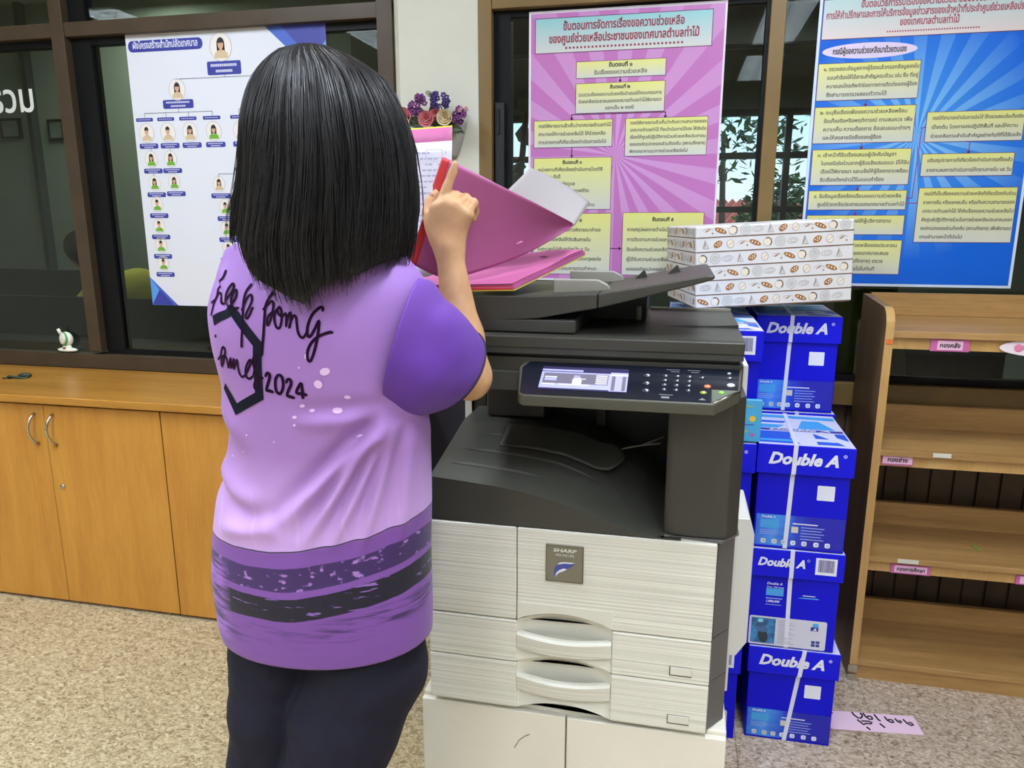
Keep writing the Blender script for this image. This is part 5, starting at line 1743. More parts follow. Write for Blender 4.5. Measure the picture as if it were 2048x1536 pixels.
def slab(dz, dx0, nm, m, par, thick, wav=0.0, shr=0.0):
    def fn(u, v):
        u2 = shr + u * (1 - shr * 1.2)
        p = bil(A, B, C, D, u2, v)
        return (p[0] + dx0, p[1], p[2] + dz + wav * math.sin(u * 7 + v * 9) * v)
    o = MB().grid(fn, 20, 16).build(nm, m, par, smooth=False)
    s = o.modifiers.new('thick', 'SOLIDIFY')
    s.thickness = thick
    s.offset = 1.0
    return o


slab(0.0, 0.0, 'bottom_cover', M_YEL, fo, 0.002)
slab(0.0022, 0.0, 'page_block', M_MAG2, fo, 0.0055, 0.0004, 0.004)
for k in range(3):
    slab(0.0082 + 0.0022 * k, -0.002 * k, 'divider_page', M_MAG2, fo, 0.0009, 0.0012 + 0.0006 * k, 0.006 * (k + 1))
MB().add([(A[0], A[1] - 0.0008, A[2] + 0.002), (B[0] - 0.003, B[1] - 0.0008, B[2] + 0.002), (B[0] - 0.003, B[1] - 0.0008, B[2] + 0.0098), (A[0], A[1] - 0.0008, A[2] + 0.0098)], [(0, 1, 2, 3)]).build('red_edge', M_RED, fo)
# small slot for the file fastener in the top page
MB().ellipsoid((-0.275, 1.54, 1.2695), (0.010, 0.003, 0.0012), 12, 6).build('fastener_slot', mat('slot_shadow_card', S(120, 50, 100), 0.7), fo, smooth=True)

# raised page in the hand: a conical curl
top = [(-0.4255, 1.349, 1.4555), (-0.386, 1.36, 1.436), (-0.330, 1.38, 1.407), (-0.265, 1.43, 1.372), (-0.2075, 1.485, 1.338)]
bot = [(-0.485, 1.305, 1.268), (-0.43, 1.356, 1.236), (-0.365, 1.395, 1.250), (-0.285, 1.455, 1.283), (-0.2075, 1.484, 1.330)]


def interp(P, u):
    q = u * (len(P) - 1)
    k = min(len(P) - 2, int(q))
    f = q - k
    p0 = Vector(P[max(0, k - 1)])
    p1, p2 = Vector(P[k]), Vector(P[k + 1])
    p3 = Vector(P[min(len(P) - 1, k + 2)])
    return 0.5 * ((2 * p1) + (p2 - p0) * f + (2 * p0 - 5 * p1 + 4 * p2 - p3) * f * f + (3 * p1 - p0 - 3 * p2 + p3) * f ** 3)


def page(u, v):
    a, b2 = interp(bot, u), interp(top, u)
    p = a.lerp(b2, v)
    p.y += 0.012 * math.sin(math.pi * v) * (0.3 + 0.7 * u) * 0.8
    return tuple(p)


rp_ = MB().grid(page, 40, 24).build('raised_page', M_MAG, fo, smooth=True)
s = rp_.modifiers.new('thick', 'SOLIDIFY')
s.thickness = 0.0009


def tape(u, v):
    w = 0.085 if v > 0.73 else 0.07
    p = Vector(page(w * u, v))
    p.y -= 0.0016
    p.x -= 0.004 * (1 - u) * (1 if v > 0.73 else 0.3)
    return tuple(p)


tp = MB().grid(tape, 4, 30).build('red_tape', M_RED, rp_, smooth=True)
tp.modifiers.new('thick', 'SOLIDIFY').thickness = 0.0006
MB().ellipsoid((-0.302, 1.4285, 1.3005), (0.0072, 0.0015, 0.0022), 12, 6, rot=Matrix.Rotation(R(-25), 3, 'Y')).build('fastener_slot', mat('pale_slot', S(226, 150, 206), 0.5), rp_, smooth=True)

# white sheet sticking out behind the raised page
W1, W2, W3, W4 = Vector((-0.304, 1.545, 1.4485)), Vector((-0.184, 1.575, 1.3795)), Vector((-0.207, 1.52, 1.333)), Vector((-0.345, 1.47, 1.392))


W5, W6 = Vector((-0.402, 1.44, 1.262)), Vector((-0.300, 1.48, 1.290))


def wsheet(u, v):
    if v <= 0.5:
        p = W1.lerp(W2, u).lerp(W4.lerp(W3, u), v * 2)
    else:
        p = W4.lerp(W3, u).lerp(W5.lerp(W6, u), v * 2 - 1)
    p.z += 0.006 * math.sin(math.pi * u) * max(0, 1 - 2 * v)
    p.y += 0.010 * math.sin(math.pi * u)
    return tuple(p)


ws = MB().grid(wsheet, 20, 24).build('white_sheet', M_SHEET, fo, smooth=True)
ws.modifiers.new('thick', 'SOLIDIFY').thickness = 0.0005

# the other half of the folder, standing up with a printed sheet
U0, U1 = (-0.70, 1.50), (-0.4675, 1.50)


def upr(x0, x1, z0, z1, y, nm, m, par, th=0.0012, tilt=0.03):
    def fn(u, v):
        x = x0 + (x1 - x0) * u
        z = z0 + (z1 - z0) * v + 0.008 * u
        return (x, y + tilt * (v) + 0.012 * math.sin(math.pi * u) * 0.5, z)
    o = MB().grid(fn, 12, 12).build(nm, m, par, smooth=True)
    o.modifiers.new('thick', 'SOLIDIFY').thickness = th
    return o


upr(-0.70, -0.468, 1.22, 1.5265, 1.510, 'upright_cover', M_YEL, fo)
upr(-0.70, -0.468, 1.22, 1.5235, 1.507, 'upright_page', M_MAG2, fo)
ps = upr(-0.70, -0.4665, 1.22, 1.496, 1.503, 'printed_sheet', mat('printed_white_sheet', S(224, 222, 232), 0.6), fo, 0.0006)  # lighter copy of the paper white, making up for weaker light here
b = MB()
rnd = random.Random(9)
for k in range(17):
    z = 1.478 - k * 0.0115
    x = -0.60 + 0.004 * (k % 3)
    while x < -0.478:
        w = rnd.uniform(0.004, 0.012)
        if rnd.random() < 0.72:
            ff = (z - 1.22) / 0.276
            b.rect(x, min(x + w, -0.478), z, z + 0.0036, 1.5005 + 0.03 * ff)
        x += w + 0.0025
for (xa, xb, za, zb) in ((-0.522, -0.487, 1.470, 1.486),):
    b.line([(xa, za), (xb, za), (xb, zb), (xa, zb), (xa, za)], 0.001, 1.5005 + 0.03 * 0.93)
b.build('sheet_print', mat('grey_sheet_print', S(176, 178, 200), 0.7), ps)
b = MB().line([(-0.62, 1.392), (-0.472, 1.3995)], 0.001, 1.5195)
b.build('fold_line', mat('fold_grey', S(150, 150, 170), 0.7), ps)

# ================================================================== WALL POCKET OF SILK FLOWERS ON THE COLUMN
fl = thing('flower_arrangement', 'wall pocket of purple and pink silk flowers on the white column', 'flowers', (-0.76, 2.42, 1.55))
M_VASE = mat('grey_plaster_pocket', S(172, 168, 156), 0.7, var=0.08, vscale=20)


def vase(u, v):
    q = math.pi * (1 + u)
    r = 0.012 + 0.040 * v ** 0.7
    return (-0.745 + r * math.cos(q), 2.454 + 0.9 * r * math.sin(q), 1.545 + 0.115 * v)


vo = MB().grid(vase, 20, 10).build('wall_pocket', M_VASE, fl, smooth=True)
vo.modifiers.new('thick', 'SOLIDIFY').thickness = 0.003
MB().tube([(-0.725, 2.385, 1.66), (-0.735, 2.392, 1.60), (-0.74, 2.41, 1.555)], 0.0022, 6).tube([(-0.748, 2.385, 1.66), (-0.742, 2.392, 1.60), (-0.742, 2.41, 1.555)], 0.0022, 6).build('pocket_ribs', mat('grey_shadow_rib', S(120, 116, 106), 0.7), vo, smooth=True)


def rose(c, r, m, nm='rose'):
    b = MB()
    for layer, (k, rr, tilt) in enumerate(((5, 1.0, 0.55), (4, 0.72, 0.3), (3, 0.45, 0.1))):
        for i in range(k):
            q0 = 2 * math.pi * (i + 0.37 * layer) / k

            def pet(u, v, q0=q0, k=k, rr=rr, tilt=tilt):
                q = q0 + (u - 0.5) * 2 * math.pi / k * 1.35
                rad = r * rr * (0.25 + 0.75 * math.sin(v * math.pi / 2)) * (1 - 0.12 * abs(u - 0.5) * v)
                lip = tilt * v * v * r * 0.5
                dep = r * (0.55 - 0.95 * v)
                return (c[0] + (rad + lip) * math.cos(q), c[1] + dep * 0.8 - 0.2 * r, c[2] + (rad + lip) * math.sin(q) * 0.95)
            b.grid(pet, 5, 5)
    o = b.build(nm, m, fl, smooth=True)
    return o


M_ROSE = mat('rose_pink_silk', S(206, 120, 128), 0.7, var=0.15, vscale=60)
M_ROSEC = mat('cream_silk', S(214, 196, 156), 0.7, var=0.12, vscale=60)
M_PURP = mat('plum_silk', S(108, 52, 108), 0.7, var=0.25, vscale=80)
M_VIO = mat('deep_violet_silk', S(62, 44, 104), 0.7, var=0.25, vscale=80)
M_PINKL2 = mat('dusty_pink_silk', S(190, 140, 150), 0.7)
M_LEAFD = mat('dark_silk_leaf', S(62, 72, 56), 0.6, var=0.2, vscale=40)
rose((-0.806, 2.375, 1.661), 0.021, M_ROSE)
rose((-0.779, 2.385, 1.675), 0.016, M_ROSE)
rose((-0.745, 2.378, 1.664), 0.021, M_ROSEC)
rose((-0.888, 2.385, 1.672), 0.024, M_ROSE)
rose((-0.881, 2.372, 1.651), 0.016, M_ROSEC, 'rosebud')


def cluster(c, rx, rz, n, m, nm, seed, s=0.0075):
    rnd = random.Random(seed)
    b = MB()
    for _ in range(n):
        q, d = rnd.uniform(0, 6.28), math.sqrt(rnd.random())
        p = (c[0] + rx * d * math.cos(q), c[1] + rnd.uniform(-0.015, 0.012), c[2] + rz * d * math.sin(q))
        for i in range(5):
            a = 2 * math.pi * i / 5 + q
            b.ellipsoid((p[0] + s * 0.8 * math.cos(a), p[1], p[2] + s * 0.8 * math.sin(a)), (s * 0.62, s * 0.25, s * 0.5), 6, 4)
    return b.build(nm, m, fl, smooth=True)


cluster((-0.838, 2.385, 1.706), 0.026, 0.030, 22, M_PURP, 'plum_blossoms', 1)
cluster((-0.768, 2.388, 1.716), 0.030, 0.026, 24, M_VIO, 'violet_blossoms', 2)
cluster((-0.704, 2.385, 1.668), 0.022, 0.024, 16, M_PURP, 'plum_blossoms', 3)
cluster((-0.866, 2.395, 1.690), 0.018, 0.016, 10, M_PURP, 'plum_blossoms', 4)
cluster((-0.690, 2.388, 1.692), 0.012, 0.010, 6, M_PINKL2, 'pink_florets', 5, 0.005)
cluster((-0.800, 2.392, 1.742), 0.006, 0.006, 3, mat('sage_silk', S(150, 150, 128), 0.7), 'sage_bud', 6, 0.006)
b = MB()
for (x, z) in ((-0.806, 1.661), (-0.745, 1.664), (-0.838, 1.70), (-0.768, 1.71), (-0.704, 1.66), (-0.885, 1.665), (-0.800, 1.742), (-0.866, 1.69), (-0.69, 1.69)):
    b.tube([(-0.747, 2.42, 1.63), ((x - 0.747) / 2, 2.41, (z + 1.63) / 2 + 0.004), (x, 2.395, z)], 0.0018, 5)
b.build('stems', M_LEAFD, fl, smooth=True)
b = MB()
rnd = random.Random(4)
for (x, z, q, s) in ((-0.845, 1.660, 2.9, 0.032), (-0.835, 1.648, 3.3, 0.034), (-0.86, 1.655, 2.6, 0.03), (-0.775, 1.650, 0.2, 0.03), (-0.720, 1.636, -0.35, 0.036), (-0.705, 1.628, -0.55, 0.030), (-0.79, 1.69, 1.2, 0.026), (-0.90, 1.68, 2.5, 0.02), (-0.76, 1.645, 5.6, 0.03), (-0.82, 1.675, 1.9, 0.028)):
    d = Vector((math.cos(q), -0.25, math.sin(q))).normalized()
    e = d.cross(Vector((0, 1, 0.2))).normalized()
    c = Vector((x, 2.385, z))
    up = Vector((0, -0.004, 0))
    b.add([c - d * s, c - d * s * 0.3 + e * s * 0.38 + up, c + d * s * 0.4 + e * s * 0.30 + up, c + d * s, c + d * s * 0.4 - e * s * 0.30 + up, c - d * s * 0.3 - e * s * 0.38 + up, c], [(0, 1, 6), (1, 2, 6), (2, 3, 6), (3, 4, 6), (4, 5, 6), (5, 0, 6)])
b.build('leaves', M_LEAFD, fl)

# ================================================================== PEOPLE
class SDF:
    """smooth union of tapered capsules and ellipsoids, meshed as one continuous surface"""

    def __init__(self, lo, hi, h):
        self.lo = np.array(lo, float)
        self.h = h
        self.n = np.ceil((np.array(hi, float) - self.lo) / h).astype(int) + 1
        self.F = np.full(tuple(self.n), 1.0, dtype=np.float32)

    def _sub(self, lo, hi):
        a = np.maximum(np.floor((np.array(lo) - self.lo) / self.h).astype(int), 0)
        b = np.minimum(np.ceil((np.array(hi) - self.lo) / self.h).astype(int) + 1, self.n)
        if np.any(b <= a):
            return None
        ax = [self.lo[i] + self.h * np.arange(a[i], b[i]) for i in range(3)]
        X, Y, Z = np.meshgrid(*ax, indexing='ij')
        return tuple(slice(a[i], b[i]) for i in range(3)), X, Y, Z

    def _blend(self, sl, d, k, cut=False):
        f = self.F[sl]
        if cut:
            hh = np.maximum(k - np.abs(f + d), 0) / k
            self.F[sl] = np.maximum(f, -d) + hh * hh * k * 0.25
        else:
            hh = np.maximum(k - np.abs(f - d), 0) / k
            self.F[sl] = np.minimum(f, d) - hh * hh * k * 0.25

    def cap(self, a, ra, b, rb, k=0.01, cut=False):
        a, b = np.array(a, float), np.array(b, float)
        m = max(ra, rb) + k + 3 * self.h
        s = self._sub(np.minimum(a, b) - m, np.maximum(a, b) + m)
        if s is None:
            return self
        sl, X, Y, Z = s
        ba = b - a
        L = float(ba @ ba) or 1e-9
        t = np.clip(((X - a[0]) * ba[0] + (Y - a[1]) * ba[1] + (Z - a[2]) * ba[2]) / L, 0, 1)
        d = np.sqrt((X - a[0] - t * ba[0]) ** 2 + (Y - a[1] - t * ba[1]) ** 2 + (Z - a[2] - t * ba[2]) ** 2) - (ra + (rb - ra) * t)
        self._blend(sl, d, k, cut)
        return self

    def chain(self, pts, rad, k=0.01):
        for i in range(len(pts) - 1):
            self.cap(pts[i], rad[i], pts[i + 1], rad[i + 1], k)
        return self

    def ell(self, c, r, k=0.01, rz=0.0, cut=False):
        m = max(r) + k + 3 * self.h
        s = self._sub(np.array(c) - m, np.array(c) + m)
        if s is None:
            return self
        sl, X, Y, Z = s
        x, y, z = X - c[0], Y - c[1], Z - c[2]
        if rz:
            x, y = x * math.cos(rz) + y * math.sin(rz), -x * math.sin(rz) + y * math.cos(rz)
        q = np.sqrt((x / r[0]) ** 2 + (y / r[1]) ** 2 + (z / r[2]) ** 2)
        g = np.sqrt((x / r[0] ** 2) ** 2 + (y / r[1] ** 2) ** 2 + (z / r[2] ** 2) ** 2) + 1e-9
        self._blend(sl, np.where(q < 1e-3, -min(r), q * (q - 1) / g), k, cut)
        return self

    def mesh(self, mb):
        """surface nets"""
        F = self.F
        S_ = F < 0
        n = F.shape
        acc = np.zeros((n[0] - 1, n[1] - 1, n[2] - 1, 3), np.float32)
        cnt = np.zeros((n[0] - 1, n[1] - 1, n[2] - 1), np.float32)
        c = [(i, j, k) for i in (0, 1) for j in (0, 1) for k in (0, 1)]
        view = lambda A, o: A[o[0]:n[0] - 1 + o[0], o[1]:n[1] - 1 + o[1], o[2]:n[2] - 1 + o[2]]
        act = np.zeros(cnt.shape, bool)
        s0 = view(S_, (0, 0, 0))
        for o in c[1:]:
            act |= view(S_, o) != s0
        idx = np.argwhere(act)
        vals = {o: F[idx[:, 0] + o[0], idx[:, 1] + o[1], idx[:, 2] + o[2]] for o in c}
        P = np.zeros((len(idx), 3))
        C = np.zeros(len(idx))
        for p in c:
            for ax in range(3):
                if p[ax] == 0:
                    q = list(p)
                    q[ax] = 1
                    q = tuple(q)
                    a, b = vals[p], vals[q]
                    m = (a < 0) != (b < 0)
                    t = np.where(m, a / np.where(m, a - b, 1), 0)
                    pos = np.array(p, float)[None, :].repeat(len(idx), 0)
                    pos[:, ax] += t
                    P += np.where(m[:, None], pos, 0)
                    C += m
        P = P / C[:, None] + idx
        V = self.lo + P * self.h
        lut = np.full(act.shape, -1, np.int64)
        lut[tuple(idx.T)] = np.arange(len(idx))
        faces = []
        for ax in range(3):
            o = [0, 0, 0]
            o[ax] = 1
            A = S_[:n[0] - o[0], :n[1] - o[1], :n[2] - o[2]]
            B = S_[o[0]:, o[1]:, o[2]:]
            e = np.argwhere(A != B)
            u, v = (ax + 1) % 3, (ax + 2) % 3
            e = e[(e[:, u] > 0) & (e[:, v] > 0) & (e[:, u] < n[u] - 1) & (e[:, v] < n[v] - 1)]
            flip = S_[tuple(e.T)]
            q = []
            for (du, dv) in ((1, 1), (0, 1), (0, 0), (1, 0)):
                w = e.copy()
                w[:, u] -= du
                w[:, v] -= dv
                q.append(lut[tuple(w.T)])
            q = np.stack(q, 1)
            q[~flip] = q[~flip][:, ::-1]
            faces.append(q)
        Fc = np.concatenate(faces)
        mb.add([tuple(p) for p in V.tolist()], [tuple(f) for f in Fc.tolist()])
        return mb


def skin_mat(name, c0, c1):
    m = bpy.data.materials.new(name)
    m.use_nodes = True
    N, L = m.node_tree.nodes, m.node_tree.links
    p = N['Principled BSDF']
    p.inputs['Roughness'].default_value = 0.5
    p.inputs['Subsurface Weight'].default_value = 0.12
    p.inputs['Subsurface Radius'].default_value = (0.012, 0.005, 0.003)
    p.inputs['Specular IOR Level'].default_value = 0.35
    tc = N.new('ShaderNodeTexCoord')
    nz = N.new('ShaderNodeTexNoise')
    nz.inputs['Scale'].default_value = 26
    L.new(tc.outputs['Object'], nz.inputs['Vector'])
    rp = ramp(N, [(0.35, c0), (0.65, c1)])
    L.new(nz.outputs[0], rp.inputs[0])
    L.new(rp.outputs[0], p.inputs['Base Color'])
    return m


M_SKIN = skin_mat('warm_skin', S(198, 152, 110), S(210, 166, 122))
PXC, PYC = -0.58, 1.12
person = None

# ---- body: one continuous surface from head to toes
sd = SDF((-0.86, 0.93, 0.0), (-0.25, 1.52, 1.62), 0.0042)
# head and neck
sd.ell((-0.565, 1.105, 1.475), (0.074, 0.092, 0.108), 0.01)
sd.ell((-0.560, 1.135, 1.43), (0.058, 0.068, 0.075), 0.03)
sd.cap((-0.555, 1.188, 1.468), 0.007, (-0.553, 1.206, 1.452), 0.011, 0.012)     # nose
sd.ell((-0.556, 1.184, 1.418), (0.022, 0.012, 0.007), 0.006)                      # lips
sd.ell((-0.556, 1.180, 1.405), (0.018, 0.012, 0.006), 0.006)
sd.ell((-0.556, 1.176, 1.378), (0.020, 0.016, 0.014), 0.02)                       # chin
for s in (-1, 1):
    sd.ell((-0.558 + s * 0.032, 1.190, 1.486), (0.015, 0.010, 0.009), 0.012, cut=True)
    sd.ell((-0.562 + s * 0.076, 1.115, 1.462), (0.010, 0.018, 0.030), 0.008)    # ears
sd.cap((-0.575, 1.105, 1.40), 0.050, (-0.580, 1.10, 1.28), 0.055, 0.03)
# torso, kept inside the shirt
sd.ell((-0.585, 1.12, 1.16), (0.150, 0.082, 0.150), 0.05)
sd.ell((-0.590, 1.12, 1.00), (0.130, 0.080, 0.140), 0.05)
sd.ell((-0.600, 1.12, 0.80), (0.165, 0.095, 0.160), 0.05)
sd.cap((-0.69, 1.12, 1.215), 0.045, (-0.47, 1.12, 1.215), 0.045, 0.03)
# legs and feet
LEG = ([(-0.690, 1.12, 0.74), (-0.712, 1.11, 0.44), (-0.722, 1.12, 0.10)], [0.085, 0.058, 0.036])
REG = ([(-0.515, 1.12, 0.74), (-0.572, 1.085, 0.43), (-0.590, 1.13, 0.10)], [0.088, 0.058, 0.036])
for pts, rad in (LEG, REG):
    sd.chain(pts, rad, 0.03)
    f = pts[-1]
    sd.cap((f[0], f[1] - 0.01, 0.055), 0.036, (f[0] - 0.005, f[1] + 0.03, 0.035), 0.033, 0.03)
    sd.cap((f[0] - 0.005, f[1] + 0.03, 0.033), 0.031, (f[0] - 0.012, f[1] + 0.13, 0.024), 0.022, 0.02)
# right arm: upper arm forward, forearm raised
SHO, ELB, WRI = (-0.435, 1.110, 1.198), (-0.360, 1.268, 1.060), (-0.404, 1.296, 1.296)
sd.cap(SHO, 0.036, ELB, 0.038, 0.02)
sd.cap((-0.362, 1.270, 1.072), 0.0385, (-0.376, 1.279, 1.135), 0.0365, 0.02)
sd.cap((-0.376, 1.279, 1.135), 0.0365, WRI, 0.0225, 0.02)
sd.ell((-0.402, 1.294, 1.298), (0.0275, 0.018, 0.024), 0.02)
# right hand
HY = 1.296
sd.cap((-0.422, HY, 1.322), 0.017, (-0.424, HY - 0.002, 1.362), 0.0145, 0.012)
sd.cap((-0.405, HY, 1.318), 0.017, (-0.406, HY - 0.004, 1.368), 0.0145, 0.012)
sd.cap((-0.392, HY, 1.318), 0.016, (-0.386, HY - 0.003, 1.364), 0.0140, 0.012)
sd.cap((-0.388, HY + 0.002, 1.318), 0.015, (-0.369, HY, 1.352), 0.0135, 0.012)
sd.cap((-0.424, HY + 0.004, 1.312), 0.016, (-0.436, HY + 0.008, 1.338), 0.0155, 0.014)
fing = [([(-0.420, HY - 0.001, 1.366), (-0.4065, HY + 0.006, 1.402), (-0.3975, HY + 0.009, 1.424), (-0.3925, HY + 0.010, 1.441)], [0.0105, 0.0088, 0.0080, 0.0066]),
        ([(-0.404, HY - 0.003, 1.372), (-0.3945, HY + 0.020, 1.386), (-0.395, HY + 0.031, 1.366), (-0.397, HY + 0.027, 1.349)], [0.0108, 0.0092, 0.0082, 0.0070]),
        ([(-0.387, HY - 0.002, 1.367), (-0.376, HY + 0.020, 1.382), (-0.377, HY + 0.031, 1.362), (-0.380, HY + 0.027, 1.346)], [0.0104, 0.0088, 0.0080, 0.0068]),
        ([(-0.370, HY + 0.001, 1.354), (-0.3605, HY + 0.018, 1.374), (-0.361, HY + 0.029, 1.358), (-0.365, HY + 0.026, 1.344)], [0.0096, 0.0080, 0.0072, 0.0062]),
        ([(-0.434, HY + 0.008, 1.328), (-0.4465, HY + 0.016, 1.356), (-0.4455, HY + 0.024, 1.376), (-0.4365, HY + 0.030, 1.391)], [0.0150, 0.0118, 0.0098, 0.0080])]
for pts, rad in fing:
    sd.chain(pts, rad, 0.004)
for i in range(4):                                                              # knuckles
    p = fing[i][0][0]
    sd.ell((p[0], p[1] - 0.006, p[2] + 0.001), (0.0085, 0.0065, 0.0085), 0.006)
# left arm: forward, holding the upright half of the folder
sd.cap((-0.705, 1.125, 1.195), 0.036, (-0.735, 1.255, 1.045), 0.036, 0.02)
sd.cap((-0.742, 1.255, 1.045), 0.037, (-0.685, 1.425, 1.150), 0.023, 0.02)
sd.cap((-0.685, 1.425, 1.150), 0.023, (-0.672, 1.462, 1.200), 0.024, 0.015)
for i in range(4):
    x = -0.690 + i * 0.017
    sd.chain([(x + 0.004, 1.470, 1.205), (x + 0.012, 1.488, 1.240), (x + 0.016, 1.490, 1.262), (x + 0.018, 1.489, 1.275)], [0.0098, 0.0085, 0.0076, 0.0064], 0.004)
sd.chain([(-0.655, 1.455, 1.195), (-0.628, 1.465, 1.218), (-0.612, 1.480, 1.238)], [0.012, 0.0098, 0.0078], 0.005)
body = sd.mesh(MB()).build('person', M_SKIN, None, smooth=True)
md = body.modifiers.new('soften', 'SMOOTH')
md.factor = 0.5
md.iterations = 3
tag(body, 'person seen from behind with long black hair and lilac printed shirt, turning a folder page', 'person')
person = body
ORG['person'] = (0, 0, 0)
for s in (-1, 1):
    e = MB().ellipsoid((-0.558 + s * 0.032, 1.180, 1.484), (0.0125, 0.0115, 0.0115), 14, 10).build('eye', mat('eye_white', S(230, 226, 220), 0.2), person, smooth=True)
    MB().ellipsoid((-0.558 + s * 0.032, 1.1885, 1.484), (0.0055, 0.0035, 0.0055), 12, 8).build('iris', mat('dark_iris', S(40, 26, 20), 0.2), e, smooth=True)
# thumb nail
MB().ellipsoid((-0.4400, HY + 0.0205, 1.3875), (0.0052, 0.0022, 0.0066), 10, 6).build('thumb_nail', mat('nail_pink', S(226, 176, 150), 0.3), person, smooth=True)

# ---- shirt
ZS = [0.597, 0.655, 0.728, 0.816, 0.882, 0.954, 1.008, 1.06, 1.086, 1.137, 1.162, 1.203, 1.240, 1.270, 1.297]
XLs = [-0.780, -0.793, -0.794, -0.781, -0.767, -0.738, -0.740, -0.739, -0.745, -0.756, -0.759, -0.764, -0.750, -0.740, -0.728]
XRs = [-0.397, -0.396, -0.395, -0.394, -0.393, -0.394, -0.396, -0.396, -0.395, -0.392, -0.390, -0.386, -0.388, -0.405, -0.434]
BS = [0.136, 0.140, 0.142, 0.136, 0.130, 0.120, 0.117, 0.117, 0.118, 0.118, 0.116, 0.110, 0.100, 0.086, 0.070]
_zd = np.linspace(ZS[0], ZS[-1], 240)
_k = np.hanning(25)
_k /= _k.sum()
XLs, XRs, BS = [np.convolve(np.pad(np.interp(_zd, ZS, a_), 12, mode='reflect', reflect_type='odd'), _k, 'valid') for a_ in (XLs, XRs, BS)]
ZS = _zd
fold_lines = [((-0.432, 1.035), (-0.600, 0.865), 0.0115, 0.011), ((-0.432, 1.035), (-0.560, 0.835), 0.009, 0.010), ((-0.425, 1.030), (-0.515, 0.830), 0.008, 0.0085),
              ((-0.418, 1.030), (-0.470, 0.820), 0.0075, 0.0065), ((-0.425, 1.045), (-0.575, 1.035), 0.013, 0.0040), ((-0.74, 0.945), (-0.60, 0.880), 0.018, 0.005),
              ((-0.600, 0.865), (-0.735, 0.845), 0.016, 0.006), ((-0.76, 1.06), (-0.64, 0.99), 0.02, 0.004), ((-0.405, 1.02), (-0.42, 0.80), 0.008, 0.005),
              ((-0.49, 1.285), (-0.52, 1.24), 0.012, 0.006), ((-0.46, 1.29), (-0.47, 1.25), 0.010, 0.005), ((-0.71, 1.27), (-0.66, 1.20), 0.012, 0.005)]


def fold(x, z):
    d = 0.0
    for (a, b, w, amp) in fold_lines:
        ax, az = a
        bx, bz = b[0] - ax, b[1] - az
        L = bx * bx + bz * bz
        t = max(-0.05, min(1.0, ((x - ax) * bx + (z - az) * bz) / L))
        sgn = ((x - ax) * bz - (z - az) * bx) / math.sqrt(L)
        along = max(0.0, min(1.0, (t + 0.05) / 0.15)) * max(0.0, min(1.0, (1.0 - t) / 0.35))
        dist = math.hypot(x - ax - t * bx, z - az - t * bz)
        d += amp * along * (math.exp(-(dist / w) ** 2) - 0.75 * math.exp(-((sgn - 1.7 * w) / w) ** 2 - (max(0, dist - 3 * w) / w) ** 2))
    d *= 1.5
    d += 0.0022 * noise.noise(Vector((x * 9, z * 7, 0.3))) + 0.0035 * noise.noise(Vector((x * 4, z * 3, 4.0)))
    return d


def shirt_pt(q, z, off=0.0):
    xl, xr, bb = float(np.interp(z, ZS, XLs)), float(np.interp(z, ZS, XRs)), float(np.interp(z, ZS, BS))
    cx, a = (xl + xr) / 2, (xr - xl) / 2
    c, s = math.cos(q), math.sin(q)
    e = 0.86 + 0.09 * max(0.0, min(1.0, (0.95 - z) / 0.15))
    x = cx + (a + off) * math.copysign(abs(c) ** e, c)
    k = 0.85 if s > 0 else 1.0
    y = PYC + (bb + off) * k * math.copysign(abs(s) ** e, s)
    return x, y


NU, NV = 220, 190
vs, fs = [], []
for j in range(NV + 1):
    v = j / NV
    z0 = 0.628 + (1.345 - 0.628) * v
    for i in range(NU):
        q = 2 * math.pi * i / NU
        if z0 <= 1.297:
            x, y = shirt_pt(q, z0)
        else:
            f = (z0 - 1.297) / 0.048
            x, y = shirt_pt(q, 1.297)
            g = math.sin(f * math.pi / 2)
            x = x * (1 - g) + (-0.580 + 0.068 * math.cos(q)) * g
            y = y * (1 - g) + (1.105 + 0.066 * math.sin(q)) * g
        z = z0
        if z0 < 0.70:   # hem dips a little at the middle of the back
            z += (0.006 * math.cos(q) - 0.004 * max(0, -math.sin(q))) * (0.70 - z0) / 0.07
        d = fold(x, z) * max(0.0, min(1.0, (z - 0.625) / 0.05)) if math.sin(q) < 0.2 else 0.0
        n = Vector((math.cos(q) * 0.7, math.sin(q), 0)).normalized()
        vs.append((x + n.x * d, y + n.y * d, z))
for j in range(NV):
    for i in range(NU):
        fs.append((j * NU + i, j * NU + (i + 1) % NU, (j + 1) * NU + (i + 1) % NU, (j + 1) * NU + i))


